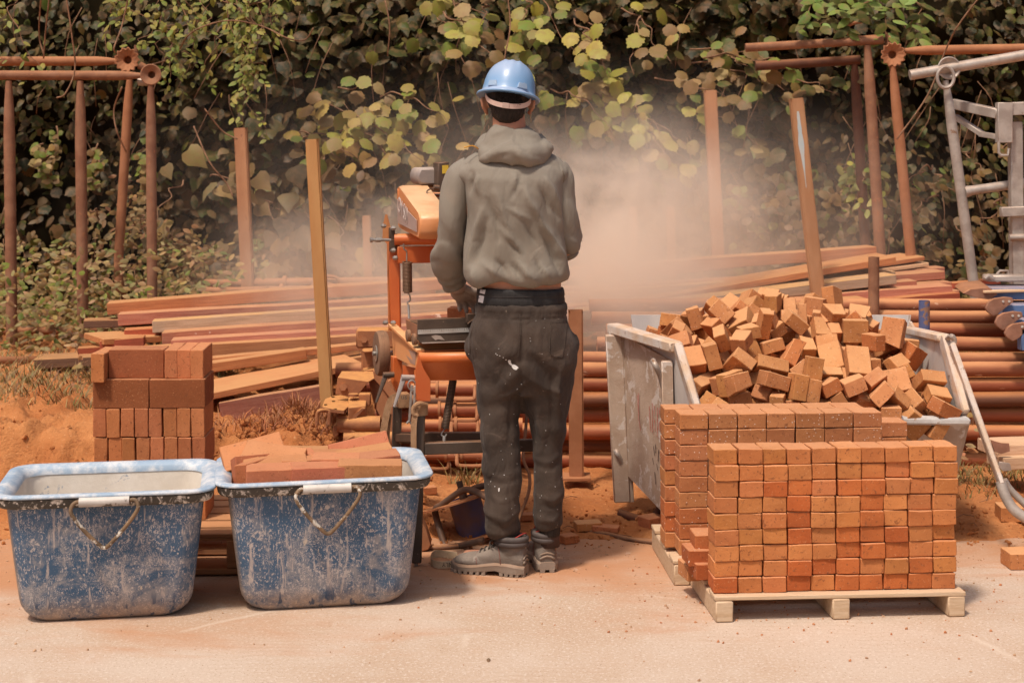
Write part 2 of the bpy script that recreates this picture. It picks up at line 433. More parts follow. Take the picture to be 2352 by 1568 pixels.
shrub('hazel_branch','hazel branches with drooping tan leaves spreading right of the helmet','branch',P(1450,200,9.5),
  arms(10,1250,1600,180,300,(9.1,9.5),(60,220),(30,120),.08),HZ,(.07,.11),ROUND,.06,.08,GRP)
shrub('hazel_branch','low row of hazel leaves hanging under the top right corner beside the post','branch',P(1650,130,9.5),
  arms(7,1500,1800,100,200,(9.0,9.4),(80,220),(20,70),.05),[BRN,TAN,YG,GRN,BRN],(.07,.10),ROUND,.06,.06,GRP)
shrub('heart_leaf_creeper','creeper of large heart-shaped dusty leaves behind the left timber posts','creeper',P(600,520,9.5),
  arms(13,420,800,330,600,(9.2,9.6),(-80,120),(40,140),.03),[BRN,DBRN,(.20,.15,.08),BRN,TAN],(.10,.16),HEART,.085,.09)
shrub('snowberry_shrub','dusty small-leaved shrub low behind the rusty trestle posts','shrub',P(330,640,9.3),
  arms(16,180,440,470,640,(8.9,9.3),(-90,110),(-60,60),.02),[TAN,(.34,.17,.07),BRN,TAN],(.035,.06),OVAL,.022,.045,droop=.2)
shrub('oak_sapling','small sapling with light green leaves between the right posts','sapling',P(1990,330,9.3),
  arms(5,1920,1990,330,400,(9.0,9.3),(-20,60),(20,90),.03),[YG,YEL,(.30,.30,.07)],(.06,.09),OVAL,.03,.03,droop=.3)
shrub('round_leaf_shrub','sprays of small round leaves on dark shrub behind the galvanised frame','shrub',P(2150,600,9.3),
  arms(18,1880,2360,330,640,(9.0,9.4),(-70,90),(20,90),.02),[BRN,DGRN,GRN,(.2,.14,.06),BRN],(.045,.07),ROUND,.045,.03)
shrub('ivy_spray','dusty ivy sprays on the hedge behind the leaning square posts','ivy',P(1800,480,9.4),
  arms(14,1650,1960,420,580,(9.2,9.6),(-70,90),(20,80),.02),[BRN,(.3,.2,.1),DBRN,YG],(.045,.07),ROUND,.035,.035)
shrub('ash_branch','green ash branch with feathered leaflets hanging in at the top right','branch',P(2010,-40,9.0),
  [twigpath(P(1990+dx,-50,9.0),P(1880+dx*1.7,60+abs(dx)*.3,8.8),-.03) for dx in (-30,0,40,90,130)],[(.14,.22,.035),GRN,(.20,.28,.06)],(.07,.11),OVAL,.045,.006,pair=True,droop=.35)
VC=[YG,(.26,.25,.04),(.20,.22,.04),YG,(.30,.26,.05)]
vn=['above the left trestle cup','hanging nearest the left edge','beside the flanged cup','longest, hanging over the pale creeper','hanging right of the trestle','short one near the top','thickest, over the dark gap']
for i,(x0,y0,x1,y1,n) in enumerate(((255,-40,300,110,4),(-10,-40,15,200,4),(410,-40,400,260,5),(560,-60,590,330,7),(480,-60,450,250,5),(640,-40,610,120,3),(545,-40,560,230,6))):
    al=[twigpath(P(x0+random.uniform(-40,40),y0,8.9+.1*i),P(x1+random.uniform(-55,55),y1*random.uniform(.6,1),8.7+.1*i),.0,8,.07) for k in range(max(2,n-2))]
    shrub('hanging_vine','yellow-green leafy vine '+vn[i]+', top left of the hedge','vine',P(x0,y0,9),al,VC,(.035,.065),OVAL,.030,.022,'hanging vines at the top left',r=.004)
shrub('berry_spray','drooping spray of small dusty leaflets between the first two trestle posts','spray',P(120,300,8.9),
  [twigpath(P(130,290,9.1),P(118,420,8.9),0),twigpath(P(100,330,9.1),P(95,400,8.9),0),twigpath(P(225,330,9.1),P(218,430,8.9),0),twigpath(P(330,340,9.1),P(330,450,8.9),0)],[TAN,BRN,YG],(.035,.05),ROUND,.022,.004,pair=True)
# bare twigs
bt=[([(150,-20),(165,80),(172,160),(150,215),(130,225)],'long pale bare stem hanging past the left trestle tubes'),
    ([(95,-20),(90,80),(102,130)],'short bare stem hanging at the far left'),
    ([(115,-20),(105,70),(100,135)],'curved bare stem beside the short stem at far left'),
    ([(300,-30),(280,60),(262,110),(268,125)],'bare brown stem hooked above the gear cup'),
    ([(720,65),(700,92),(660,88),(600,60),(520,48),(440,75),(400,130),(345,150)],'long arching bare stem from the flanged cup to the right'),
    ([(280,200),(262,250),(268,300),(290,350)],'thin bare stem curving between the trestle posts'),
    ([(470,250),(510,300),(545,320)],'bare stem curving to the top of the shorter timber post'),
    ([(445,290),(480,370),(520,420),(535,450)],'slanting bare stem left of the shorter timber post'),
    ([(1165,-20),(1172,60),(1160,130),(1155,190)],'bare stem hanging just above the blue helmet'),
    ([(2260,-20),(2200,60),(2170,120),(2130,220),(2060,320)],'long curling bare stem hanging across the right trestle'),
    ([(880,-20),(895,60),(890,130)],'bare stem hanging left of the helmet at the top')]
for pts,l in bt:
    g=G(); D=8.35 if pts[0][0]<700 or pts[0][0]>2000 else 9.0
    g.tube(curve([P(x,y,D+random.uniform(-.1,.1)) for x,y in pts],6),.0045,5); tag(g.build('bare_stem',TWIG,smooth=180),l,'stem','bare stems hanging from the hedge')
# weeds at the left and grass
def weeds(name,label,n,reg,cols,sz,hgt,kind='stuff',shape=OVAL,cat='weeds'):
    L=Leaves()
    for i in range(n):
        x,y=reg(); z=gh(x,y); h=random.uniform(*hgt); d=V((random.gauss(0,.25),random.gauss(0,.25),1))*h
        for k in range(3):
            t=(k+1)/3; L.add(V((x,y,z))+d*t,rleafn(),V((random.gauss(0,1),random.gauss(0,.3),random.uniform(-.5,.5))),random.uniform(*sz),shape,vary(random.choice(cols),.3),.2,.1)
    tag(L.build(name),label,cat,kind=kind)
weeds('bramble_patch','low dusty brambles growing behind the rusty trestle at the left',1300,lambda:(random.uniform(-3.4,-1.5),random.uniform(8.3,9.7)),[TAN,BRN,(.30,.26,.09),YG,(.34,.2,.09)],(.03,.06),(.04,.55))
weeds('bramble_patch','low leafy growth along the foot of the hedge behind the timber',900,lambda:(random.uniform(-1.5,3.4),random.uniform(9.2,9.9)),[BRN,DBRN,GRN,TAN],(.04,.07),(.05,.5))
def grass(name,label,n,reg,cols,hgt,wd=.004):
    v=[];f=[];c=[]
    for i in range(n):
        x,y=reg(); z=gh(x,y)-.005; h=random.uniform(*hgt); a=random.uniform(0,6.28); l=random.uniform(.4,1.5)
        dx,dy=math.cos(a)*l*h,math.sin(a)*l*h; b0=len(v); w_=wd*random.uniform(.5,1)
        px_,py_=-math.sin(a+.5)*w_,math.cos(a+.5)*w_
        v+=[(x-px_,y-py_,z),(x+px_,y+py_,z),(x+dx*.4+px_*.7,y+dy*.4,z+h*.6),(x+dx*.4-px_*.7,y+dy*.4,z+h*.6),(x+dx,y+dy,z+h*.9)]
        f+=[(b0,b0+1,b0+2,b0+3),(b0+3,b0+2,b0+4)]; cc=vary(random.choice(cols),.3); c+= [cc]*5
    me=bpy.data.meshes.new(name); me.from_pydata(v,[],f); at=me.color_attributes.new('Col','FLOAT_COLOR','POINT')
    fl=[]; [fl.extend((*q,1.)) for q in c]; at.data.foreach_set('color',fl)
    tag(finish(name,me,LEAF),label,'grass',kind='stuff')
GC=[(.30,.22,.08),(.22,.20,.06),(.40,.28,.12),(.20,.10,.04)]
grass('grass','dry short grass on top of the earth bank at the left',7000,lambda:(random.uniform(-3.4,-1.42),random.uniform(6.75,8.3)),GC,(.02,.09))
grass('grass','thin dry grass behind the skip at the right',2200,lambda:(random.uniform(1.75,2.7),random.gauss(6.95,.2)),GC,(.015,.06))
grass('dead_roots','tangle of orange dead plant roots on the bank beside the steel brackets',1800,lambda:(random.gauss(-.92,.16),random.gauss(6.85,.12)),[(.45,.18,.07),(.33,.12,.05)],(.02,.09))
grass('grass','small tuft of pale dry grass behind the standing worker',60,lambda:(random.gauss(-.2,.04),random.gauss(6.75,.04)),GC,(.04,.12))
grass('grass','tall thin grass stalks beside the galvanised frame',60,lambda:(random.uniform(2.3,2.75),random.gauss(8.6,.1)),[(.40,.34,.12)],(.2,.55),.003)
WD=[(.42,.20,.09),(.36,.24,.09)]
shrub('weed_plant','leafy reddish weed between the skip and the pipes at the right','weed',(1.88,6.75,.02),[twigpath(V((1.88+a*.3,6.75,.0)),V((1.88+a,6.75,.34)),0) for a in (-.06,.0,.07)],WD,(.035,.055),OVAL,.035,.02,r=.003)
shrub('weed_plant','small weed with a few leaves by the end of the dark timber','weed',(-1.97,7.1,.3),[twigpath(V((-1.97,7.1,.30)),V((-1.99,7.1,.60)),0),twigpath(V((-1.97,7.1,.30)),V((-1.92,7.1,.50)),0)],WD,(.03,.045),OVAL,.05,.015,r=.003)
# ================= DUST IN THE AIR =================
def dust():
    b=NB('airborne_dust'); b.n.remove(b.bs)
    g=b.nd('ShaderNodeNewGeometry'); p=g.outputs['Position']
    def blob(c,r,k):
        s=b.nd('ShaderNodeVectorMath',operation='SUBTRACT'); b.link(p,s.inputs[0]); s.inputs[1].default_value=c
        m=b.nd('ShaderNodeVectorMath',operation='DIVIDE'); b.link(s.outputs[0],m.inputs[0]); m.inputs[1].default_value=r
        l=b.nd('ShaderNodeVectorMath',operation='LENGTH'); b.link(m.outputs[0],l.inputs[0])
        return b.math('MULTIPLY',b.ramp(l.outputs['Value'],1.,.0),k)
    tot=None
    for c,r,k in BLOBS:
        x=blob(c,r,k); tot=x if tot is None else b.math('ADD',tot,x)
    nn=b.noise(p,2.1,4,.6,.9); tot=b.math('MULTIPLY',tot,b.ramp(nn,.36,.66,.12,1.8))
    v=b.nd('ShaderNodeVolumePrincipled'); v.inputs['Color'].default_value=(1.,.90,.80,1); v.inputs['Anisotropy'].default_value=.1
    b.link(tot,v.inputs['Density']); b.link(v.outputs[0],b.out.inputs['Volume']); return b.m
BLOBS=[((.50,7.9,1.0),(1.0,1.0,.8),1.4),((.40,7.8,1.05),(.6,.8,.6),1.3),((.75,8.4,1.0),(1.8,1.2,.85),.8),((-.80,8.2,.75),(1.1,1.1,.6),1.0),((.1,8.4,1.15),(2.9,1.2,1.0),.13),((.42,7.3,.80),(.85,.6,.45),1.5)]
g=G(); g.ell((.15,8.25,1.05),(3.0,1.75,1.3)); o=g.build('dust_cloud',dust(),smooth=180); tag(o,'pale orange brick dust drifting behind the worker and the saw','dust',kind='stuff')
# ================= STEEL AND TIMBER =================
RUST=mat('rust_steel',(.28,.145,.09),(.19,.085,.052),rough=.75,vs=9,dust=.45,side=.12,chip=(.33,.14,.07),chipt=.60,chips=40,bump=.35)
RUSTD=mat('rust_dark',(.14,.055,.032),(.09,.038,.025),rough=.8,vs=9,dust=.3,chip=(.45,.38,.34),chipt=.72,chips=12)
RUSTO=mat('rust_orange',(.38,.165,.085),(.29,.115,.055),rough=.75,vs=7,dust=.4,side=.15)
GALV=mat('galvanised',(.50,.46,.42),(.36,.32,.29),rough=.5,metal=.35,vs=14,dust=.35,side=.08,dcol=(.5,.27,.14),chip=(.28,.17,.11),chipt=.64,chips=22)
PIPE=mat('dusty_pipe',(.34,.10,.045),(.24,.06,.03),rough=.6,vs=5,dust=.9,side=.0,dcol=(.54,.23,.09),chip=(.50,.22,.12),chipt=.66,chips=30,stretch=(.35,1,1))
PIPEP=mat('dusty_pipe_pale',(.36,.12,.06),(.24,.075,.04),rough=.75,vs=5,dust=.9,side=.12,dcol=(.58,.27,.12),chip=(.62,.42,.30),chipt=.63,chips=42,stretch=(.35,1,1))
PIPED=mat('dark_pipe',(.12,.055,.035),(.20,.07,.035),rough=.6,vs=4,dust=.7,dcol=(.50,.20,.07),chip=(.40,.20,.12),chipt=.62,chips=26,stretch=(.35,1,1))
def wood(name,a,b_,dust=.5,side=.1,dcol=(.60,.33,.12),chip=None,ct=.64):
    if name in MC: return MC[name]
    b=NB(name); co=b.co(True,(.6,9,9)); c2=b.co(True)
    g=b.noise(co,9,6,.65,.5); c=b.mix(b.ramp(g,.35,.68),a,b_)
    c=b.mix(b.ramp(b.noise(co,30,4,.7),.62,.75,0,.45),c,tuple(x*.4 for x in b_))
    c=b.mix(1.,c,b.oc(),'MULTIPLY')
    if chip: c=b.mix(b.ramp(b.noise(c2,7,6,.7,.4),ct,ct+.04),c,chip)
    up=b.ramp(b.nz(),.2,.8,side,max(dust,side)); c=b.mix(b.math('MULTIPLY',up,b.ramp(b.noise(c2,6,4,.6),.25,.6,.5,1.)),c,dcol)
    MC[name]=b.done(c,.85,b.bump(b.math('ADD',g,b.noise(c2,90,4,.6)),.35,.004)); return MC[name]
WOOD=wood('timber_orange',(.50,.20,.08),(.36,.125,.05),.8,.1,(.54,.28,.12))
WPINK=wood('timber_pink',(.50,.21,.14),(.38,.12,.08),.55,.03,(.60,.34,.15),(.75,.62,.55),.66)
WRED=wood('timber_red',(.42,.09,.05),(.30,.06,.035),.5,.05)
WDARK=wood('timber_dark',(.17,.09,.06),(.11,.055,.04),.8,.05,(.50,.25,.10))
WGREY=wood('timber_grey',(.42,.30,.24),(.30,.20,.15),.8,.1)
WPALE=wood('timber_pale',(.62,.44,.29),(.50,.32,.19),.4,.1,(.60,.36,.18))
POSTM=mat('post_steel',(.50,.26,.14),(.38,.17,.085),rough=.7,vs=6,dust=.3,side=.2,chip=(.20,.085,.05),chipt=.64,chips=16,stretch=(1,1,.35))
POSTY=mat('post_ochre',(.56,.32,.13),(.48,.24,.09),rough=.7,vs=5,dust=.3,side=.1,chip=(.30,.30,.30),chipt=.69,chips=11,stretch=(1,1,.3))
POSTB=mat('post_blue_worn',(.48,.27,.15),(.36,.18,.09),rough=.7,vs=6,side=.15,chip=(.22,.10,.06),chipt=.62,chips=12,stretch=(1,1,.3))
STUBB=mat('stub_blue_worn',(.34,.20,.12),(.24,.13,.09),rough=.6,vs=8,side=.1,chip=(.06,.11,.26),chipt=.46,chips=7)
def sqpost(top,bot,D,wpx,m,label,D2=None,ht=None):
    D2=D2 or D; a=P(*top,D); b=P(*bot,D2); s=wpx*D/F
    g=G(); d=(a-b).normalized(); y=V((0,1,0)); y=(y-d*y.dot(d)).normalized(); x=y.cross(d)
    # open square tube
    def ring(p,h): return [p+x*sx*h+y*sy*h for sx,sy in ((-1,-1),(1,-1),(1,1),(-1,1))]
    h=s/2; t=.004
    g.loft([ring(b,h),ring(a,h),ring(a,h-t),ring(a-d*.25,h-t)],caps=True)
    for f in g.b.faces: f.smooth=False
    es=[e for e in g.b.edges if abs((e.verts[0].co-e.verts[1].co).normalized().dot(d))>.95]
    bmesh.ops.bevel(g.b,geom=es,offset=.006,segments=2,affect='EDGES')
    return tag(g.build('steel_post',m,smooth=50),label,'post','square posts holding the timber')
sqpost((553,294),(571,690),8.9,28,POSTM,'rusty square post standing behind the left boards, in front of heart-shaped leaves')
sqpost((717,320),(752,935),7.0,29,POSTY,'tall ochre square post in front of the left timber pile, next to the saw')
sqpost((1631,208),(1650,620),8.9,28,POSTM,'tall square post rising from behind the boards, just right of the dust')
lp_=sqpost((1828,226),(1880,690),7.85,30,POSTB,'leaning square post with a pale blue paint strip, above the brick heap')
g=G(); n_=14; Lp=[];Rp=[]
for k in range(n_+1):
    t=k/n_; y=256+t*175; x=1833+t*19; w_=(5.5*math.sin(PI*min(1,t*1.15+.08))+1)*random.uniform(.7,1.15); dd=7.85-15.5*7.85/F; Lp.append(P(x-w_,y,dd)); Rp.append(P(x+w_*.8,y,dd))
for k in range(n_): g.poly([Lp[k],Lp[k+1],Rp[k+1],Rp[k]])
g.build('paint_strip',mat('pale_blue_paint',(.40,.50,.54),(.52,.52,.50),rough=.7),lp_,0)
sqpost((1540,474),(1544,640),9.2,19,POSTM,'short square post half lost in dust, left of the tall one')
sqpost((1454,474),(1457,640),9.3,17,POSTM,'faint short post in the thickest dust right of the worker')
sqpost((842,495),(846,640),9.2,19,POSTM,'short faint post in the dust left of the saw')
def rstub(x,y0,y1,D,wpx,m,label,base=False,x2=None):
    g=G(); r=wpx*D/F/2; a=P(x,y0,D); b=P(x2 or x,y1,D)
    g.tube([b,a],r,20,caps=False); g.tube([a,a-V((0,0,.2))],r*.86,20,caps=False); 
    ring=[(math.cos(2*PI*k/20),math.sin(2*PI*k/20)) for k in range(20)]
    g.loft([[a+V((c*r,s*r,0)) for c,s in ring],[a+V((c*r*.86,s*r*.86,0)) for c,s in ring]],caps=False)
    if base: g.box(b+V((0,0,.0)),(.16,.16,.02),bev=.003)
    return tag(g.build('steel_stub_post',m,smooth=50),label,'post')
rstub(2007,590,760,7.55,25,RUST,'short round rusty stub post standing in front of the right board ends')
rstub(2123,690,800,6.95,25,STUBB,'short round stub post with worn blue paint beside the skip')
sqpost((1322,712),(1324,1096),6.72,33,RUSTO,'rust-orange upright post right behind the worker, holding back the pipes')
g=G(); g.box(P(1324,1096,6.72)+V((0,0,.004)),(.12,.12,.012),bev=.002); tag(g.build('base_plate',RUSTO),'orange square base plate lying under the post behind the worker','plate')
# --- trestle frames ---
def flare(g,c,r,gear,mi=0,axis=V((0,-1,0))):
    """socket cup opening towards the camera: a plain flange or a scalloped one"""
    n=42; rings=[]
    def ring(rr,off,sc_=0):
        return [c+V((math.cos(2*PI*k/n),0,math.sin(2*PI*k/n)))*(rr*(1+sc_*math.cos(13*2*PI*k/n)))+axis*off for k in range(n)]
    k=.11 if gear else 0
    rings=[ring(r*.35,-.06),ring(r*.45,-.02),ring(r*.95,.012,k),ring(r*1.02,.018,k),ring(r*.93,.020,k),ring(r*.42,.002),ring(r*.36,.0),ring(r*.30,-.05)]
    g.loft(rings,mi,caps=True)
PXM=lambda px,D: px*D/F
def flatpost(g,a,b,r):
    a=V(a);b=V(b); N=10; pts=[a.lerp(b,i/N) for i in range(N+1)]
    g.tube(pts,[r*(.55+.45*ss(0,.16,i/N)) for i in range(N+1)],14)
def trestle(label,D,mt,tube_,rt,cup,rc,gear,posts,extra=None,group='rusty trestle frames'):
    o=thing('trestle_frame',P(posts[0][1][0],posts[0][1][1],D),label,'trestle',group)
    g=G(); a=P(*tube_[0],D); b=P(*tube_[1],D); N=14; pts=[a.lerp(b,i/N) for i in range(N+1)]
    g.tube(pts,[PXM(rt,D)*(1-.5*ss(.88,1,i/N) if len(tube_)<3 else 1) for i in range(N+1)],16); g.build('top_tube',mt,o)
    if cup:
        g=G(); flare(g,P(*cup,D),PXM(rc,D),gear); g.build('socket_cup',mt,o)
    for p in posts:
        g=G(); g_a=P(*p[0],D); g_b=P(*p[1],D); flatpost(g,g_a,g_b,PXM(p[2],D)); g.build('leg',mt,o)
    if extra: extra(o,D)
    return o
def ex1(o,D):
    g=G(); g.tube([P(318,188,D+.05),P(345,188,D+.05)],PXM(10,D),12); g.build('stub_tube',GALV,o)
trestle('front rusty trestle frame with a round flanged cup at its right end',8.6,RUST,((-60,173),(328,174)),11,(348,172),24,False,
  [((20,186),(28,830),13),((184,186),(191,800),13),((346,196),(350,720),12)],ex1)
def ex2(o,D):
    g=G(); g.tube([P(313,104,D),P(312,150,D)],PXM(5,D),10); g.build('pin',RUST,o)
    g=G(); g.tube([P(320,150,D),P(340,160,D)],PXM(9,D),12); g.build('collar',RUST,o)
trestle('rear rusty trestle frame at the left with a scalloped cup and slanting leg',9.0,RUSTO,((-60,141),(270,141)),11,(293,138),27,True,
  [((298,175),(272,600),11)],ex2)
def ex2b(o,D): pass
g=G(); g.tube([P(273,590,9.0),P(272,640,9.0),P(284,700,9.0)],PXM(11,9.0),12); tag(g.build('bent_tube',RUSTO,smooth=180),'bent rusty tube end standing behind the left boards','tube')
def ex3(o,D):
    g=G(); g.tube(curve([P(2013,84,D),P(1975,86,D),P(1948,78,D),P(1944,64,D),P(1960,54,D),P(1990,48,D)],6),PXM(4,D),8); g.build('hook',RUSTO,o)
    g=G(); c=P(2036,96,D); n=18; g.loft([[c+V((.03*s_,0,0))+V((0,math.cos(2*PI*k/n),math.sin(2*PI*k/n)))*PXM(14 if (s_+k)%2 else 24,D) for k in range(n)] for s_ in (0,.3,.6)]); g.build('socket_cup',RUST,o)
trestle('rusty trestle frame at the right with a hooked rod on its top tube',8.8,RUST,((1712,110),(2028,92),0),10,None,0,False,[((1992,104),(2023,600),13)],ex3)
trestle('dark rusty trestle frame furthest back at the right',9.1,RUSTD,((1735,152),(1975,138),0),11,None,0,False,[((1962,140),(1990,600),12)])
trestle('orange rusty trestle frame at the right with a scalloped cup and tapering leg',8.6,RUSTO,((2440,110),(2078,117)),11,(2050,126),27,True,[((2050,152),(2097,640),12)])
def ex5(o,D):
    g=G(); c=P(2172,178,D-.04); g.tube([c+V((math.cos(a)*PXM(19,D),0,math.sin(a)*PXM(24,D))) for a in [2*PI*k/24 for k in range(24)]],PXM(4,D),8,closed=True); g.build('ring',GALV,o)
    g=G(); g.tube([P(2216,441,D),P(2235,437,D),P(2440,408,D)],[PXM(14,D),PXM(11,D),PXM(11,D)],14); g.build('rung',GALV,o)
trestle('pale galvanised trestle frame with a flanged cup and long leaning leg',8.0,GALV,((2440,112),(2090,173),0),12,(2178,157),26,False,[((2172,185),(2243,700),12)],ex5,group='galvanised frames')
D=7.9; o=thing('galvanised_frame',P(2335,690,D),'galvanised box-section frame with bracket and loops at the right edge','frame','galvanised frames')
g=G(); g.beam(P(2186,238,D+.3),P(2296,262,D),.05,PXM(22,D),.003); g.beam(P(2290,252,D),P(2450,245,D),.04,PXM(30,D),.003); g.build('top_beam',GALV,o)
g=G(); g.beam(P(2194,268,D+.3),P(2256,308,D+.12),.03,PXM(12,D),.002); g.beam(P(2252,308,D+.12),P(2300,316,D),.03,PXM(12,D),.002); g.build('brace',GALV,o)
g=G(); g.box(P(2306,282,D-.01),(PXM(34,D),.05,PXM(92,D)),bev=.003); g.build('bracket_plate',GALV,o)
g=G(); g.beam(P(2331,280,D+.04),P(2336,660,D+.04),.06,PXM(28,D),.004,up=(1,0,0)); g.build('leg',GALV,o)
for x,y in ((2303,345),(2300,636)):
    g=G(); q=[P(x-9,y-20,D-.03),P(x-9,y+6,D-.03),P(x-4,y+12,D-.03),P(x+12,y+12,D-.03),P(x+14,y-4,D-.03)] if y<400 else [P(x-9,y+12,D-.03),P(x-9,y-8,D-.03),P(x-3,y-14,D-.03),P(x+14,y-14,D-.03),P(x+18,y+12,D-.03)]
    g.tube(q,PXM(3.5,D),8); g.build('loop',GALV,o)
for x,y,r in ((2298,487,11),(2318,546,8)):
    g=G(); g.beam(P(x,y,D),P(2450,y-6,D),.045,PXM(2*r,D),.003) if r>9 else g.tube([P(x,y,D),P(2450,y-6,D)],PXM(r,D),12); g.build('rung',GALV,o)
# --- pipe pile ---
pipe_names=['bottom','second','third','fourth','fifth','sixth','seventh','eighth','ninth','tenth','eleventh','twelfth','thirteenth','topmost']
rows=[(7.10,.045),(7.12,.115),(7.08,.183),(7.12,.250),(7.09,.318),(7.13,.385),(7.14,.450)]
k=0
for j in range(5):
    rows.append((7.25+.115*j,.485+.050*j))
for j,(Y,Z) in enumerate(rows):
    if j>=14: break
    x0=-.80+random.uniform(-.03,.08) if j<7 else (.42 if j>7 else -.2)+random.uniform(-.05,.1)
    if j in(3,4): x0=-.62
    x1=3.1; r=.034
    g=G(); a=V((x0,Y,Z)); b=V((x1,Y+random.uniform(-.02,.03),Z+random.uniform(-.008,.012)))
    N=8; pts=[a.lerp(b,i/N)+V((0,0,.004*math.sin(i*1.3+j))) for i in range(N+1)]
    g.tube(pts,r,18,caps=False); g.tube([a,a+V((.12,0,0))],r*.84,18,caps=False)
    m=[PIPE,PIPED,PIPE,PIPE,PIPED,PIPE,PIPEP][j] if j<7 else PIPEP if j%3 else PIPE
    tag(g.build('steel_pipe',m,smooth=180),'long dusty orange pipe, %s from the ground in the pile behind the skip'%pipe_names[j],'pipe','long pipes in the pile')
# props with collars seen below the saw
for i,(x0,x1,y,D) in enumerate(((985,1110,893,6.93),(990,1112,941,6.91),(992,1118,976,6.88),(1005,1118,1045,6.86),(925,1112,1052,6.98))):
    lab=['uppermost','second','third','lowest pale','lowest rear'][i]
    o=thing('steel_prop',P(x0,y,D),'rusty steel prop with collar and bent handle, %s below the saw'%lab,'prop','props below the saw')
    r=PXM(17,D) if i<3 else PXM(13,D)
    g=G(); g.tube([P(x0-40,y,D),P(x0+20,y,D)],r*.8,16); g.tube([P(x0+18,y,D),P(1200,y,D)],r,16); g.build('tube',PIPE if i!=3 else PIPEP,o)
    [G().tube([P(x0+q_,y,D),P(x0+q_+6,y,D)],r*1.22,16).build('collar',RUSTO,o) for q_ in (16,52)]
    g=G(); q=PXM(1,D); c=P(x0+75,y+6,D-.05)
    g.tube(curve([c+V((-30*q,0.03,12*q)),c+V((-30*q,0,-12*q)),c+V((-22*q,0,-18*q)),c+V((22*q,0,-18*q)),c+V((30*q,0,-12*q)),c+V((30*q,.03,12*q))],4),PXM(4.5,D),8); g.build('handle',RUSTO,o)
# --- boards ---
def board(label,a,b,h,wd,m,tint=1.,group='stacked boards',roll=0,name='timber_board'):
    """a,b: photo point and distance of the front upper edge at both ends; h: height, wd: depth in metres"""
    A=P(a[0],a[1],a[2]); B=P(b[0],b[1],b[2]); d=(B-A).normalized(); up=V((0,0,1)); back=up.cross(d).normalized(); upv=d.cross(back)
    c=(A+B)/2+back*wd/2-upv*h/2
    M=Matrix((d,back,upv)).transposed()
    if roll: M=M@Matrix.Rotation(roll,3,'X')
    g=G(); bmesh.ops.create_cube(g.b,size=1,matrix=Matrix.Diagonal(((B-A).length,wd,h,1)))
    bmesh.ops.subdivide_edges(g.b,edges=[e for e in g.b.edges if abs((e.verts[0].co-e.verts[1].co).x)>.1],cuts=9)
    bmesh.ops.bevel(g.b,geom=list(g.b.edges),offset=.0025,segments=1,affect='EDGES')
    s0=random.uniform(0,50)
    for v in g.b.verts: v.co+=V((0,.006*fn(v.co.x,s0,0,1.2),.007*fn(v.co.x,s0,5,1.2)))
    me=g.mesh(); me.materials.append(m); o=bpy.data.objects.new(name,me); sc.collection.objects.link(o)
    o.location=c; o.rotation_euler=M.to_euler(); WL[o]=c; o.color=(tint,tint*random.uniform(.93,1),tint*random.uniform(.88,1),1)
    me.set_sharp_from_angle(angle=R(35)); 
    return tag(o,label,'board',group)
LB='long boards of the left timber pile'; RB='board ends of the right timber pile'
board('topmost long orange board of the left pile, its end above the others',(245,696,8.1),(2013,566,8.7),.060,.14,WOOD,.95,LB)
board('long pink-red board with white paint marks, second from the top of the left pile',(270,722,8.0),(2170,612,8.5),.060,.12,WPINK,.95,LB)
board('short dark board end poking out left under the pink-red board',(192,737,8.05),(700,722,8.3),.040,.12,WDARK,1.1,LB)
board('long tan board with pale end, third long one of the left pile',(349,739,7.85),(2057,622,8.3),.060,.10,WGREY,1.2,LB)
board('long red-ended board just under the tan pale-ended board',(371,762,7.75),(2187,648,8.2),.060,.11,WPINK,.85,LB)
board('long pinkish board with bright dusty top, under the red-ended board',(393,781,7.65),(2204,668,8.1),.060,.12,WPINK,1.0,LB)
board('long plain orange board in the middle of the left pile, right of the brick stack',(300,803,7.55),(1990,694,8.0),.060,.14,WOOD,.9,LB)
board('wide short board lying on the left pile behind the brick stack',(238,778,7.7),(400,770,7.9),.03,.30,WOOD,1.05,LB)
board('bright red block end under the dark board end at the left',(285,757,7.9),(420,750,7.95),.05,.10,WRED,1.,LB)
board('red timber end left of the wide short board',(228,782,7.72),(330,775,7.75),.045,.1,WRED,.9,LB)
board('small dark red timber end sticking out left above the dark beam',(178,800,7.75),(300,792,7.8),.05,.08,WRED,.7,LB)
board('thin orange board above the split log in the left pile',(437,826,7.4),(890,782,7.6),.03,.08,WOOD,.95,LB)
board('broken-ended split timber lying in front of the thin orange board',(437,842,7.32),(703,801,7.45),.045,.09,WOOD,.85,LB)
board('dark brown double beam sticking out at the far left of the pile',(78,826,7.6),(520,802,7.75),.046,.2,WDARK,1.1,LB)
board('lower dark brown beam under the double beam at the far left',(78,850,7.62),(520,826,7.77),.036,.2,WDARK,.9,LB)
board('wide dusty plank sloping up to the right in front of the left pile',(440,910,6.98),(833,832,7.28),.030,.33,WOOD,1.15,LB)
board('weathered red timber at the bottom of the left pile, left of the ochre post',(502,923,7.02),(738,885,7.1),.098,.05,WPINK,.62,LB)
board('short dark timber behind the weathered red timber at the bottom',(470,930,7.15),(520,926,7.15),.05,.2,WRED,.6,LB)
board('pale plank end low at the left behind the brick stack',(146,912,7.3),(480,896,7.4),.042,.15,WGREY,1.2,LB)
board('brown board end lying on the low pale plank behind the brick stack',(163,888,7.35),(480,868,7.4),.032,.12,WOOD,.7,LB)
board('upper right end of an orange board resting by the steel brackets',(725,838,7.5),(868,812,7.55),.05,.1,WOOD,.8,LB)
board('thin pink board along the top edge of the right pile',(1400,632,8.75),(2014,566,8.8),.03,.08,WPINK,1.0,RB)
board('wide orange plank slanting over the right pile, its cut end beside the leaning post',(1240,728,7.95),(2057,590,8.15),.034,.30,WOOD,1.08,RB)
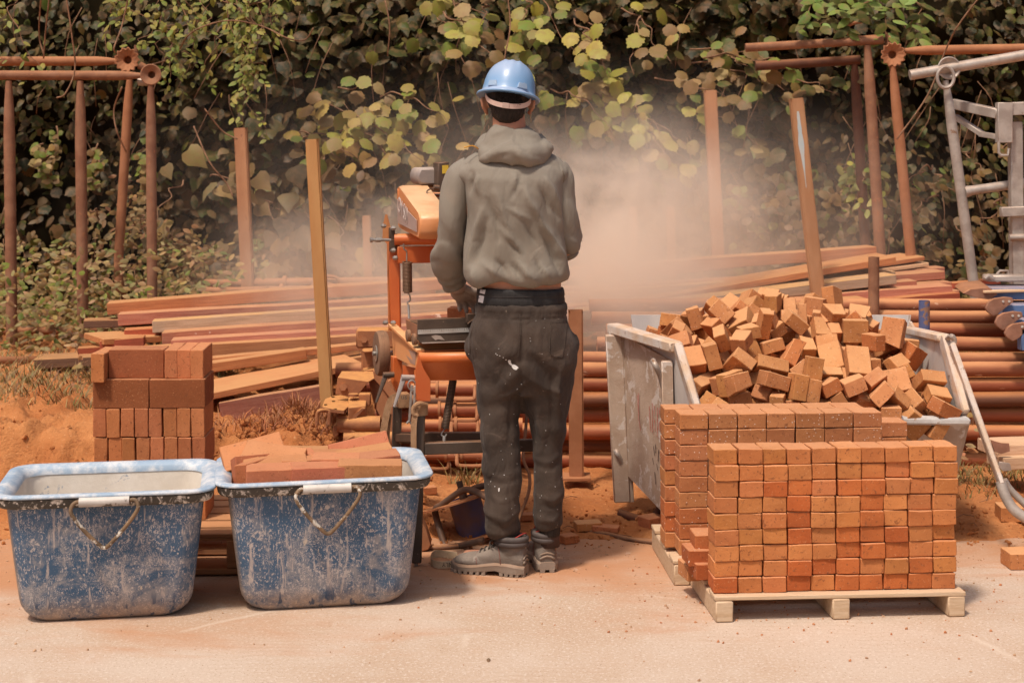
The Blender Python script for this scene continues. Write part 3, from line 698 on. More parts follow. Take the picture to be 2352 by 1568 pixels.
board('short orange plank end right behind the wide slanting plank',(1850,628,8.3),(2124,588,8.5),.022,.26,WOOD,1.1,RB)
board('thin whitish plank end under the short orange plank end at the right',(1850,640,8.3),(2134,603,8.5),.02,.2,WPALE,1.3,RB)
board('orange board with a greyish edge under the wide slanting plank',(1330,715,7.75),(2058,632,8.0),.048,.16,WGREY,1.1,RB)
board('red board with pale paint, second board end at the far right of the pile',(1760,650,8.2),(2171,622,8.3),.042,.16,WPINK,.9,RB)
board('short pink board end in front of the red painted board',(1730,672,8.0),(2106,644,8.1),.042,.12,WPINK,.85,RB)
board('pale pink board end above the dark red one near the pipes',(1700,692,7.85),(2188,655,8.0),.044,.16,WPINK,1.1,RB)
board('dark red board at the bottom right of the right pile',(1900,697,7.8),(2205,672,7.95),.04,.12,WRED,1.,RB)
board('short orange board end lowest in the right pile, left of the round stub post',(1650,706,7.6),(1992,686,7.7),.03,.14,WOOD,1.05,RB)
board('thin red lath pointing right to the blue brackets',(2185,650,8.2),(2298,640,8.2),.03,.08,WRED,1.1,RB)
board('dusty orange plank buried in the dust behind the saw',(760,700,8.5),(1500,655,8.7),.05,.25,WOOD,1.0,RB)
for i,(x0,x1,y,D,l) in enumerate(((470,905,650,8.9,'upper'),(463,1000,668,8.75,'lower'))):
    g=G(); g.tube([P(x0,y,D),P(x0+120,y,D)],PXM(9,D),14); g.tube([P(x0+118,y,D),P(x1,y-4,D)],PXM(11,D),14)
    g.tube([P(x0+180,y-1,D),P(x0+188,y-1,D)],PXM(16,D),14); g.tube(curve([P(x0+250,y,D-.04),P(x0+258,y-14,D-.04),P(x0+300,y-14,D-.04),P(x0+310,y,D-.04)],4),PXM(4,D),8)
    tag(g.build('steel_prop',RUSTO,smooth=60),'%s dusty steel prop with collar lying behind the left boards'%l,'prop')
g=G(); g.tube([V((-3.6,8.75,.42)),V((-1.9,8.75,.44))],.022,12); tag(g.build('ground_tube',RUSTO,smooth=180),'rusty tube lying low behind the left trestle legs','tube')
g=G(); g.tube([V((-3.6,7.7,.40)),V((-2.35,7.75,.41))],.02,12); tag(g.build('ground_tube',RUSTO,smooth=180),'rusty tube on the ground left of the dark double beam','tube')
# --- rusty couplers and brackets left of the saw ---
BRK=mat('bracket_steel',(.36,.14,.065),(.24,.09,.05),rough=.7,vs=14,dust=.95,side=.15,dcol=(.58,.27,.09),bump=.4)
BG='rusty scaffold brackets left of the saw'
def plate(pts,D,th,holes=(),tilt=(0,0)):
    """a thick plate outlined by photo points, tilt (dy per px x, dy per px y) leans it back"""
    c=V((sum(p[0] for p in pts)/len(pts),sum(p[1] for p in pts)/len(pts)))
    q=[P(x,y,D+tilt[0]*(x-c[0])+tilt[1]*(c[1]-y)) for x,y in pts]
    return q
def brk(name,label,build,m=None):
    g=G(); build(g); return tag(g.build(name,m or BRK,smooth=40),label,'bracket',BG)
def b1(g):
    D=6.75; T=.004
    top=[(785,852),(858,852),(870,862),(846,876),(800,878),(776,866)]
    g.prism([P(x,y,D+(878-y)*.006) for x,y in top],(0,0,-.006),bev=.001)
    g.prism([P(*p,D) for p in ((776,866),(846,876),(826,902),(812,912),(770,905))],(0,.006,0),bev=.001)
    g.prism([P(*p,D+.1) for p in ((846,872),(872,862),(880,915),(858,925))],(0,.006,0),bev=.001)
    g.tube([P(788,889,D-.02),P(788,889,D+.01)],PXM(9,D),6); g.tube([P(838,888,D+.07),P(838,888,D+.09)],PXM(5,D),8)
brk('channel_bracket','bent channel bracket with a hexagonal bolt head on its front',b1)
def b2(g):
    D=6.55
    pts=[(740,932),(746,916),(765,908),(800,906),(804,930),(790,942),(770,946),(750,944)]
    g.prism([P(x,y,D+(946-y)*.008) for x,y in pts],(0,0,-.008),bev=.0015)
    g.prism([P(*p,D) for p in ((742,936),(790,943),(790,950),(744,944))],(0,.005,0))
    for x,y in ((748,930),(766,922),(765,912),(770,940)):
        g.tube([P(x,y,D+(946-y)*.008)+V((0,0,.001)),P(x,y,D+(946-y)*.008)+V((0,0,.003))],PXM(4,D),10,mi=1)  # near-black discs laid on the plate; the holes' shade is put into their colour
g=G(); b2(g); tag(g.build('plate_bracket',[BRK,BACK],smooth=40),'rounded plate bracket with four dark discs as holes, pointing left','bracket',BG)
def b3(g):
    D=6.6
    g.prism([P(x,y,D+(935-y)*.006) for x,y in ((800,912),(818,906),(842,916),(840,932),(800,936))],(0,0,-.05),bev=.002)
    g.tube([P(812,904,D+.1),P(812,910,D+.1)],PXM(12,D),12)
    g.box(P(838,916,D+.12),(.05,.05,.05),bev=.003)
brk('clamp_bracket','box-shaped clamp with a flat cap beside the holed plate',b3)
brk('steel_hoop','rusty U-shaped handle hanging over the dead roots',lambda g:g.tube(curve([P(728,976,6.5),P(729,952,6.5),P(735,943,6.5),P(752,943,6.52),P(756,950,6.52),P(756,974,6.52)],5),PXM(4.5,6.5),8))
def b5(g):
    D=6.62; g.tube([P(776,974,D),P(874,974,D)],PXM(19,D),18,caps=False); g.tube([P(776,974,D),P(800,974,D)],PXM(16,D),18)
brk('tube_end','rusty tube end with torn lip under the clamp bracket',b5)
def b6(g):
    D=6.62; g.prism([P(x,y,D-.02) for x,y in ((774,955),(806,958),(832,936),(838,938),(812,966),(774,962))],(0,.06,0),bev=.001)
brk('bent_strip','bent steel strip lying on the rusty tube end',b6)
def b7(g):
    D=6.6; g.tube([P(790,1008,D),P(905,1008,D)],PXM(17,D),18)
    g.prism([P(x,y,D-.06) for x,y in ((792,1010),(812,1000),(822,1018),(800,1024))],(0,.012,0),bev=.001)
brk('tube_end','lowest rusty tube end just above the bricks of the right tub',b7)
def b8(g):
    D=6.6; g.prism([P(x,y,D) for x,y in ((765,978),(775,972),(778,998),(768,1006),(764,992))],(0,.09,0),bev=.002)
    g.prism([P(x,y,D-.01) for x,y in ((778,985),(806,986),(832,1000),(826,1006),(800,994),(778,992))],(0,.05,0),bev=.001)
brk('angle_bracket','small folded angle bracket at the left end of the tube ends',b8)
def b9(g):
    D=6.7
    g.prism([P(x,y,D) for x,y in ((856,852),(872,850),(912,905),(903,925),(878,890),(860,872))],(0,.05,0),bev=.002)
    g.prism([P(x,y,D+.01) for x,y in ((880,880),(905,868),(912,880),(896,905),(908,930),(912,990),(898,998),(874,958),(864,940),(866,920))],(0,.05,0),bev=.002)
brk('cross_bracket','large orange crossed bracket between the brackets and the saw legs',b9,RUSTO)
def b10(g):
    D=6.95
    for p,q in (((832,805),(864,803)),((832,850),(864,846))): g.beam(P(*p,D),P(*q,D),.10,.006,.001)
    g.beam(P(832,805,D-.05),P(832,850,D-.05),.006,.008,up=(1,0,0)); g.box(P(848,827,D+.05),(.065,.006,.085))
brk('square_bracket','open square channel bracket beside the saw wheel',b10)
def b11(g):
    D=7.1; g.box(P(868,775,D),(.19,.10,.085),bev=.008); g.tube([P(836,780,D-.06),P(836,780,D-.03)],PXM(8,D),6)
brk('steel_shoe','rounded steel shoe with a bolt head lying above the wheel',b11)
# --- blue brackets at the right ---
BLUE=mat('blue_paint',(.075,.17,.36),(.06,.12,.27),rough=.5,vs=6,dust=.55,side=.08,dcol=(.55,.36,.26),chip=(.42,.20,.11),chipt=.68,chips=12)
TAB=mat('tab_steel',(.42,.22,.15),(.30,.15,.10),rough=.5,metal=.3,vs=12,dust=.5)
for i,(x,y,D) in enumerate(((2252,666,7.3),(2278,702,7.2),(2300,735,7.12),(2322,760,7.05))):
    o=thing('blue_bracket',P(x,y,D),'blue steel bracket with a rusty paddle tab, %s of the overlapping set'%['topmost','second','third','lowest'][i],'bracket','blue brackets at the right edge')
    g=G(); g.box(P(x+95,y+(6 if i else 4),D+.10),(.34,.20,.055),bev=.004); 
    if i==3: g.box(P(x+60,y+18,D),(.16,.06,.10),bev=.004)
    g.build('beam',BLUE,o)
    g=G(); 
    if i: g.prism([P(px,py,D-.03) for px,py in ((x-10,y+14),(x-14,y+6),(x-8,y-8),(x+4,y-16),(x+30,y-20),(x+48,y-18),(x+50,y-8),(x+34,y+2),(x+16,y+18),(x+4,y+24))],(0,.02,0),bev=.002)
    else: g.prism([P(px,py,D-.03) for px,py in ((x-40,y+8),(x-24,y-2),(x+20,y-6),(x+40,y+10),(x+20,y+22),(x-10,y+18))],(0,.15,.02),bev=.002)
    g.build('paddle_tab',TAB,o)
    if i:
        g=G()
        for dx in (0,14): g.tube([P(x+26+dx,y-10,D-.034),P(x+26+dx,y-10,D-.031)],PXM(3,D),10)
        g.build('rivet',GALV,o)
g=G(); g.box(P(2310,638,7.45),(.20,.09,.03),bev=.006); g.tube(curve([P(2262,640,7.4),P(2270,634,7.4),P(2280,640,7.4)],4),.012,8); tag(g.build('steel_shoe',GALV),'pale rounded steel piece lying on top of the blue brackets','shoe')
board('pale board resting on the blue brackets at the right edge',(2262,668,7.25),(2420,662,7.3),.012,.2,WPALE,1.25,None)
board('scrap of pale board with a rounded steel tab right of the skip',(2290,1022,6.55),(2440,1016,6.6),.05,.18,WPALE,1.15,None)
board('lower pale scrap board under the other, right of the skip',(2306,1052,6.5),(2440,1046,6.55),.05,.15,WPALE,1.0,None)
g=G(); g.prism([P(x,y,6.5) for x,y in ((2276,1010),(2300,1018),(2318,1018),(2320,1036),(2300,1042),(2284,1036))],(0,.01,0),bev=.001); tag(g.build('steel_tab',WPALE and TAB),'thin rounded steel tab on the pale scrap boards','tab')
g=G(); g.prism([P(x,y,6.45) for x,y in ((2296,1060),(2320,1064),(2324,1080),(2304,1082),(2294,1072))],(0,.012,0),bev=.001); tag(g.build('steel_tab',GALV),'grey curved steel tab under the lower scrap board','tab')
# ================= BRICKS =================
def brickmat(name,a,b_,fleck=0.,top=.6,dcol=(.66,.33,.17),dark=False):
    if name in MC: return MC[name]
    b=NB(name); co=b.co(True)
    c=b.mix(b.ramp(b.noise(co,9,5,.6),.3,.7),a,b_); c=b.mix(1.,c,b.oc(),'MULTIPLY')
    c=b.mix(b.ramp(b.noise(co,75,5,.75),.57,.64,0,.75),c,(.17,.05,.02))       # pits and drag marks
    c=b.mix(b.ramp(b.noise(co,160,2,.6),.62,.72,0,.5),c,(.62,.30,.14))
    c=b.mix(b.ramp(b.noise(co,5,6,.7,1.),.68,.78,0,.5),c,(.66,.45,.32))      # pale bloom
    if fleck:
        v=b.nd('ShaderNodeTexVoronoi',i_Scale=70.); b.link(co,v.inputs['Vector']); c=b.mix(b.ramp(v.outputs['Distance'],.10,.16,fleck,0),c,(.80,.68,.58))
    up=b.ramp(b.nz(),.3,.9,.06,top); c=b.mix(b.math('MULTIPLY',up,b.ramp(b.noise(co,12,4,.6),.2,.6,.6,1.)),c,dcol)
    h=b.math('ADD',b.noise(co,60,6,.7),b.math('MULTIPLY',b.noise(co,220,2,.6),.5))
    MC[name]=b.done(c,.92,b.bump(h,.55,.003)); return MC[name]
BR=brickmat('brick_clay',(.54,.19,.06),(.44,.145,.045))
BRF=brickmat('brick_flecked',(.47,.18,.07),(.40,.14,.05),.85)
BRL=brickmat('brick_brown',(.47,.165,.07),(.39,.13,.05),0,.5,(.58,.28,.14))
BRH=brickmat('brick_heap',(.49,.20,.075),(.42,.155,.055),.35,.75,(.68,.36,.17))
def brickmesh(L,W,H,chip=.0012,cut=0,seed=0):
    rnd=random.Random(seed); g=G(); b=g.b
    bmesh.ops.create_cube(b,size=1,matrix=Matrix.Diagonal((L,W,H,1)))
    if cut:
        # a broken or sawn end
        n=V((1,rnd.uniform(-.5,.5),rnd.uniform(-.4,.4))).normalized()
        r=bmesh.ops.bisect_plane(b,geom=list(b.verts)+list(b.edges)+list(b.faces),plane_co=(L*rnd.uniform(.15,.35),0,0),plane_no=n,clear_outer=True)
        bmesh.ops.holes_fill(b,edges=[e for e in b.edges if e.is_boundary])
    bmesh.ops.bevel(b,geom=list(b.edges),offset=.0022,segments=1,affect='EDGES',profile=.7)
    bmesh.ops.subdivide_edges(b,edges=[e for e in b.edges if e.calc_length()>.03],cuts=3,use_grid_fill=True)
    for v in b.verts:
        k=chip*1.15
        v.co+=V((fn(v.co.x+seed,v.co.y,v.co.z,28),fn(v.co.x,v.co.y+seed,v.co.z,31),fn(v.co.x,v.co.y,v.co.z+seed,27)))*k
    me=g.mesh(name='brick'); me.set_sharp_from_angle(angle=R(30)); return me
def inst(me,m,loc,rot,col,name='brick'):
    o=bpy.data.objects.new(name,me)
    if not me.materials: me.materials.append(m)
    sc.collection.objects.link(o); o.location=loc; o.rotation_euler=rot; o.color=(*col,1); WL[o]=V(loc); return o
def bcol(kind=None):
    k=random.uniform(.88,1.12)
    if kind=='red': return (.95*k,.74*k,.60*k)
    if kind=='deep': return (.86*k,.57*k,.42*k)
    if kind=='pale': return (1.08*k,1.16*k,1.15*k)
    return (k,k*random.uniform(.94,1.08),k*random.uniform(.9,1.1))
ORD=['','first','second','third','fourth','fifth','sixth','seventh','eighth','ninth','tenth','eleventh']
ROWN=lambda r,n:'top' if r==0 else 'bottom' if r==n-1 else ORD[r+1]
# --- front pallet: one row of bricks ten wide and nine high, end faces to the front ---
yaw1=R(4.5); A1=P(1640,1358,4.90); A1.z=.080; u1=V((math.cos(yaw1),math.sin(yaw1),0)); n1=V((-math.sin(yaw1),math.cos(yaw1),0))
W1,D1,H1=.0779,.104,.0500
meshes=[brickmesh(W1-.0030,D1,H1-.0022,.0014,0,s) for s in range(9)]
red={(2,2):'deep',(2,3):'red',(3,3):'deep',(4,3):'deep',(5,3):'deep',(7,3):'deep',(8,3):'deep',(8,0):'deep',(7,4):'deep',(3,6):'red',(4,6):'red',(5,6):'red',(6,5):'red',(7,5):'red',(8,5):'red',(8,6):'red',(8,7):'red',(8,8):'red',(5,7):'deep',(6,7):'red',(7,8):'red',(6,6):'red',(5,5):'red',(2,5):'red',(2,6):'red',(0,9):'pale',(0,8):'pale',(3,5):'pale',(4,4):'pale',(6,3):'pale',(1,3):'pale',(3,7):'pale',(5,8):'pale',(0,5):'pale',(3,4):'pale',(6,2):None}
tone={'deep':'dark red','red':'reddish','pale':'pale',None:'orange'}
for r in range(9):
    for c in range(10):
        k=red.get((r,c)); off=random.uniform(-.005,.005)+ (.008 if random.random()<.1 else 0)
        wob=.0025*math.sin(r*1.3)+ .006*(4-r)/8*0
        loc=A1+u1*((c+.5)*W1+wob+.004*(c>4)*(r<3))+n1*(D1/2+off)+V((0,0,(8-r+.5)*H1+ .0012*math.sin(c*1.7+r)))
        o=inst(random.choice(meshes),BR,loc,(random.gauss(0,.008),random.gauss(0,.010),yaw1+random.gauss(0,.018)),bcol(k))
        tag(o,'%s brick, %s row, %s from left in the front pallet stack'%(tone[k],ROWN(r,9),ORD[c+1]),'brick','bricks on the front pallet')
# --- rear pallet stack ---
yaw2=R(3.5); A2=P(1560,1278,5.33); A2.z=.085; u2=V((math.cos(yaw2),math.sin(yaw2),0)); n2=V((-math.sin(yaw2),math.cos(yaw2),0))
W2,D2,H2=.1005,.105,.0535
meshes2=[brickmesh(W2-.0034,D2-.004,H2-.0026,.0014,0,20+s) for s in range(5)]
for row in range(2):
    for r in range(9):
        for c in range(8):
            if row==0 and c==7: continue
            if row==0 and r>2 and c>0: continue
            if row==1 and not (c==0 or c==7 or r==0): continue
            if row==1 and r==0 and c==7: continue
            w_=0.012 if row==1 else 0
            loc=A2+u2*((c+.5)*W2-.034*row+ (.055 if row and c==7 else 0)+random.uniform(-.001,.001))+n2*(D2*(row+.5)+random.uniform(-.003,.003))+V((0,0,(8-r+.5)*H2))
            o=inst(random.choice(meshes2),BRF,loc,(0,0,yaw2+random.gauss(0,.01)),bcol('red' if r>5 and random.random()<.7 else None))
            tag(o,'flecked brick, %s row, %s from left, %s line of rear pallet stack'%(ROWN(r,9),ORD[c+1],'front' if row==0 else 'back'),'brick','bricks on the rear pallet')
# hidden core rows keep the stack solid
for i,(px,py,Y,l) in enumerate(((1607,1237,5.10,'top one'),(1590,1272,5.08,'middle one'),(1606,1303,5.06,'lowest one'),(1583,1306,5.16,'pale one at the outer left'))):
    p=P(px+17,py,Y); o=inst(meshes2[i],BRF,p,(0,0,yaw2+.05*i),bcol('deep' if i in(1,2) else 'red' if i==0 else 'pale'))
    tag(o,'loose brick between the pallet stacks, %s'%l,'brick')
# pallets
PAL=wood('pallet_wood',(.60,.45,.31),(.50,.35,.22),.35,.08,(.66,.42,.26),(.36,.22,.12),.70)
def pallet(A,u,n,Wd,Dp,top,label,blocks=3,slats=3):
    o=thing('wooden_pallet',A,label,'pallet','pallets')
    rot=math.atan2(u.y,u.x); base=V((A.x,A.y,0))
    for k in range(blocks):
        g=G(); x=.03+(Wd-.06)*k/(blocks-1); c=base+u*x+n*(Dp/2)+V((0,0,(top-.014)/2+.0005)); g.box(c,(.055,Dp,top-.015),(0,0,rot),.004); g.build('runner',PAL,o)
    for k in range(slats):
        g=G(); y=.05+(Dp-.1)*k/(slats-1); c=base+u*(Wd/2)+n*y+V((0,0,top-.0068)); g.box(c,(Wd,.095,.013),(0,R(.15),rot+R(random.uniform(-.3,.3))),.002); g.build('slat',PAL,o)
    return o
pallet(A1-n1*.035-u1*.004,u1,n1,.80,.46,.0795,'pale wooden pallet under the front brick stack with three runners showing')
pallet(A2-u2*.03-n2*.06,u2,n2,.95,.5,.0845,'wooden pallet under the rear brick stack, its left edge showing')
# --- left stack of long bricks ---
yaw3=R(2); A3=P(214,1262,5.58); A3.z=.128; u3=V((math.cos(yaw3),math.sin(yaw3),0)); n3=V((-math.sin(yaw3),math.cos(yaw3),0))
s3=5.58/F
mE=[brickmesh(.0462,.205,.1015,.0012,0,40+s) for s in range(4)]
mS=[brickmesh(.197,.049,.103,.0010,0,50+s) for s in range(3)]
def ls(me,x,y,z,label,dz=0,ry=0):
    o=inst(me,BRL,A3+u3*x+n3*y+V((0,0,z)),(random.gauss(0,.006),ry+random.gauss(0,.006),yaw3+random.gauss(0,.01)),tuple(q*f_ for q,f_ in zip(bcol(),(.64,.50,.45) if me in mS else (1.1,1.05,1.)))); return tag(o,label,'brick','bricks in the left stack')
for r in range(4):      # rows of end faces, from the bottom
    for c in range(8):
        if r<1 and c<5: continue
        ls(random.choice(mE),.026+c*.0498+.006*(r>2)*0+(-.004 if r==3 else 0),.10+random.uniform(-.004,.004),.052+r*.1035,'brown brick on edge, %s from left in the %s course of left stack'%(ORD[c+1],['bottom','second lowest','fourth visible','third visible'][r]))
z4=.052+4*.1035
for c in range(2):
    for d in range(4): ls(random.choice(mS),.098+c*.200,.022+d*.0515,z4,'long brown brick, %s half, %s slice back, second course of left stack'%(['left','right'][c],ORD[d+1]))
z5=z4+.1035
ls(mE[1],.024,.07,z5-.008,'single orange brick end at the upper left corner of the left stack')
for d in range(2): ls(mS[d],.148,.045+d*.052,z5,'long brown brick in the top course of the left stack, %s'%['front one','behind the front one'][d])
for c in range(3): ls(mE[c],.272+c*.0468,.11,z5,'upright brick end in top course of left stack, %s right of the long one'%ORD[c+1])
# pallet under the left stack, with visible slats and block
o=thing('wooden_pallet',(A3.x,A3.y,0),'dark dusty slatted pallet behind the tubs under the left brick stack','pallet','pallets')
PALD=wood('pallet_dusty',(.42,.20,.10),(.30,.14,.07),.7,.25,(.56,.27,.12))
for k in range(6):
    g=G(); g.box((A3.x+.28,A3.y-.16+.105*k,.1375),(.68,.082,.014),(0,0,yaw3),.002); g.build('slat',PALD,o)
for k in range(3):
    for j in range(3):
        g=G(); g.box((A3.x+.02+.26*k,A3.y-.16+.26*j,.075),(.062,.07,.096),(0,0,yaw3),.003); g.build('block',PALD,o)
for j in range(3):
    g=G(); g.box((A3.x+.28,A3.y-.16+.26*j,.016),(.68,.09,.018),(0,0,yaw3),.002); g.build('base_board',PALD,o)
    g=G(); g.box((A3.x+.28,A3.y-.16+.26*j,.1265),(.66,.085,.007),(0,0,yaw3),.001); g.build('cross_board',PALD,o)
# ================= TUBS =================
def tubmat(name,seed):
    b=NB(name); co=b.co(False); g=b.nd('ShaderNodeNewGeometry'); sx=b.nd('ShaderNodeSeparateXYZ'); b.link(co,sx.inputs[0])
    ad=b.nd('ShaderNodeVectorMath',operation='ADD'); b.link(co,ad.inputs[0]); ad.inputs[1].default_value=(seed,seed*.7,0); co=ad.outputs[0]
    c=b.mix(b.ramp(b.noise(co,3,5,.6),.35,.65),(.045,.095,.17),(.07,.125,.21))
    # lilac-white cement film
    film=b.math('ADD',b.noise(co,7,8,.72,.8),b.math('MULTIPLY',b.noise(co,60,4,.7),.35))
    low=b.ramp(sx.outputs['Z'],.0,.36,.07,-.02)
    c=b.mix(b.ramp(b.math('ADD',film,low),.64,.84,0,.7),c,(.34,.31,.30))
    v=b.nd('ShaderNodeTexVoronoi',i_Scale=120.,i_Randomness=1.); b.link(co,v.inputs['Vector'])
    rr=b.ramp(b.noise(co,11,5,.75),.36,.66,.10,.46)
    sp_=b.math('ADD',b.noise(co,105,3,.75),b.math('MULTIPLY',b.math('SUBTRACT',b.noise(co,9,5,.75),.5),.42)); c=b.mix(b.ramp(sp_,.59,.63,0,.8),c,(.52,.45,.42))
    mps=b.nd('ShaderNodeMapping'); mps.inputs['Scale'].default_value=(1,1,.35); mps.inputs['Rotation'].default_value=(.1,.35,0); b.link(co,mps.inputs[0]); sq_=b.math('ADD',b.noise(mps.outputs[0],150,3,.7),b.math('MULTIPLY',b.math('SUBTRACT',b.noise(co,6,4,.7),.5),.35)); c=b.mix(b.ramp(sq_,.60,.63,0,.7),c,(.56,.50,.47))
    v4=b.nd('ShaderNodeTexVoronoi',i_Scale=300.); b.link(co,v4.inputs['Vector']); c=b.mix(b.math('MULTIPLY',b.math('LESS_THAN',v4.outputs['Distance'],b.ramp(b.noise(co,7,5,.8),.4,.6,.0,.42)),.7),c,(.50,.44,.42))
    v2=b.nd('ShaderNodeTexVoronoi',i_Scale=24.); b.link(co,v2.inputs['Vector'])
    c=b.mix(b.math('MULTIPLY',b.math('LESS_THAN',v2.outputs['Distance'],b.ramp(b.noise(co,5,3),.52,.7,.0,.20)),.8),c,(.60,.52,.46))
    mp=b.nd('ShaderNodeMapping'); mp.inputs['Scale'].default_value=(26,26,2.2); b.link(co,mp.inputs[0])
    c=b.mix(b.ramp(b.noise(mp.outputs[0],1.6,6,.65,.6),.57,.66,0,.75),c,(.50,.42,.38))
    mp3=b.nd('ShaderNodeMapping'); mp3.inputs['Scale'].default_value=(7,7,2.4); mp3.inputs['Rotation'].default_value=(.3,.6,0); b.link(co,mp3.inputs[0])
    c=b.mix(b.ramp(b.noise(mp3.outputs[0],3.2,5,.6,.8),.68,.71,0,.8),c,(.58,.48,.38))
    # scuffed bottom
    bt=b.math('MULTIPLY',b.ramp(sx.outputs['Z'],.0,.10,1,0),b.ramp(b.noise(co,9,5,.7),.35,.6)); c=b.mix(b.math('MULTIPLY',bt,.75),c,(.42,.30,.22))
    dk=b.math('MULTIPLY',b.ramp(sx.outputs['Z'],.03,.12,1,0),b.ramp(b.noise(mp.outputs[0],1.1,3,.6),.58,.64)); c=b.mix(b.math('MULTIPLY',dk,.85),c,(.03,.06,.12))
    # brown dust on the sheltered left end
    nx=b.nz('X'); c=b.mix(b.ramp(nx,-.55,-.95,0,.8),c,(.27,.19,.13))
    return b.done(c,.55,b.bump(b.noise(co,70,5,.7),.25,.003))
def liner():
    b=NB('tub_liner'); co=b.co(False)
    c=b.mix(b.ramp(b.noise(co,5,6,.7),.3,.7),(.72,.66,.59),(.60,.53,.45))
    c=b.mix(b.ramp(b.noise(co,16,7,.75,.7),.62,.66,0,.85),c,(.16,.23,.34))
    mp=b.nd('ShaderNodeMapping'); mp.inputs['Scale'].default_value=(22,22,5); b.link(co,mp.inputs[0])
    c=b.mix(b.ramp(b.noise(mp.outputs[0],1.6,5,.7),.68,.72,0,.8),c,(.10,.16,.27))
    return b.done(c,.8,b.bump(b.noise(co,40,6,.7),.5,.004))
def rimmat():
    b=NB('tub_rim_blue'); co=b.co(False)
    c=b.mix(b.ramp(b.noise(co,14,7,.75),.40,.66),(.30,.40,.52),(.64,.65,.67)); return b.done(c,.5,b.bump(b.noise(co,90,4),.25,.002))
def bandmat():
    b=NB('tub_band'); co=b.co(False)
    c=b.mix(b.ramp(b.noise(co,20,7,.75,.6),.52,.60),(.07,.06,.05),(.62,.56,.50))
    v=b.nd('ShaderNodeTexVoronoi',i_Scale=60.); b.link(co,v.inputs['Vector']); c=b.mix(b.ramp(v.outputs['Distance'],.16,.22,.9,0),c,(.72,.66,.60))
    return b.done(c,.6,b.bump(b.noise(co,60,5,.7),.4,.003))
HND=mat('tub_handle_rod',(.24,.15,.085),(.12,.08,.05),rough=.65,vs=22,chip=(.60,.55,.48),chipt=.55,chips=28,bump=.5)
SLV=mat('tub_sleeve',(.55,.51,.47),(.42,.38,.35),rough=.5,vs=12,chip=(.12,.10,.08),chipt=.60,chips=20,dust=.6,dcol=(.75,.68,.62))
LIN=liner(); RIMM=rimmat(); BAND=bandmat()
def rrect(cx,cy,z,hx,hy,r,n=7):
    pts=[]
    for sx,sy,a0 in ((1,1,0),(-1,1,90),(-1,-1,180),(1,-1,270)):
        for k in range(n+1):
            a=R(a0+90*k/n); pts.append(V((cx+sx*(hx-r)+math.cos(a)*r,cy+sy*(hy-r)+math.sin(a)*r,z)))
    return pts
def tub(label,cx,cy,yaw,Lx,Ly,Ht,seed,tilt=0):
    """open plastic mortar tub with flared rim; local frame turned by yaw"""
    o=thing('mortar_tub',(cx,cy,0),label,'tub','blue mortar tubs')
    M=Matrix.Translation((cx,cy,0))@Matrix.Rotation(yaw,4,'Z')@Matrix.Rotation(tilt,4,'Y')
    def tr(rg): return [M@p for p in rg]
    bx,by=Lx*.5*.76,Ly*.5*.70
    def sec(z):      # half sizes of the outer wall
        t=z/Ht; k=1-(1-min(1,z/.07))**2.4*.14 if z<.07 else 1
        return (lerp(bx,Lx*.5*.905,t**.85)*k,lerp(by,Ly*.5*.90,t**.85)*k)
    body=[]
    for z in (0,.004,.014,.03,.05,.07,.12,.2,.28,.34,Ht-.035):
        hx,hy=sec(z)
        if z==0: hx-=.02;hy-=.02
        body.append(tr(rrect(0,0,z,hx,hy,.062)))
    g=G(); g.loft(body,0,caps=False)
    bmesh.ops.contextual_create(g.b,geom=[]) if False else None
    g._cap([[v for v in g.b.verts][:len(body[0])]],0)
    hx,hy=sec(Ht-.035)
    for f in g.b.faces: f.smooth=True
    # inner wall
    inn=[tr(rrect(0,0,z,a-.012,b_-.012,.07)) for z,a,b_ in [(zz,*sec(zz)) for zz in (Ht-.012,.30,.2,.10,.035,.012)]]
    g2=G(); g2.loft(inn,0,caps=False); n=len(inn[0]); g2.b.verts.ensure_lookup_table(); g2._cap([list(g2.b.verts)[-n:]],0)
    ob=g.build('body',tubmat('tub_blue_%d'%seed,seed*3.1),o,180)
    g2.build('liner',LIN,o,180)
    # dark rolled band below the rim, then the light blue lip
    bd=G(); bd.loft([tr(rrect(0,0,Ht-.040,hx-.002,hy-.002,.075)),tr(rrect(0,0,Ht-.042,Lx/2-.012,Ly/2-.012,.075)),tr(rrect(0,0,Ht-.034,Lx/2-.006,Ly/2-.006,.078)),tr(rrect(0,0,Ht-.014,Lx/2-.003,Ly/2-.003,.08))],0,caps=False)
    bd.build('rim_band',BAND,o,180)
    lp=G(); a,b_=Lx/2,Ly/2
    prof=[(-.001,-.010),(.003,-.0095),(.004,-.006),(.003,-.002),(-.001,0),(-.020,.0005),(-.028,-.001),(-.033,-.006)]
    lp.loft([tr(rrect(0,0,Ht+dz,a+dr,b_+dr,max(.03,.083+dr))) for dr,dz in prof]+[tr(rrect(0,0,Ht-.013,hx-.012,hy-.012,.07)),tr(rrect(0,0,Ht-.03,hx-.014,hy-.014,.07))],0,caps=False)
    lp.build('rim',RIMM,o,180)
    for side in (-1,1):
        g=G(); yy=side*(Ly/2+.008)
        g.tube([M@V((x,yy,Ht-.022)) for x in (-.072,-.02,.04,.078)],[.0145]*4,16); g.build('handle_grip',SLV,o,60)
        g=G(); s_=side; k=[(-.066,0,-.022),(-.084,.004,-.020),(-.097,.010,-.032),(-.096,.014,-.055),(-.06,.012,-.105),(-.016,.006,-.152),(0,.004,-.162),(.016,.006,-.152),(.062,.012,-.100),(.098,.014,-.050),(.099,.010,-.028),(.088,.004,-.018),(.07,0,-.022)]
        g.tube(curve([M@V((x+.004,yy+s_*dy,Ht+z)) for x,dy,z in k],4),.0062,10); g.build('handle',HND,o,180)
    return o,M
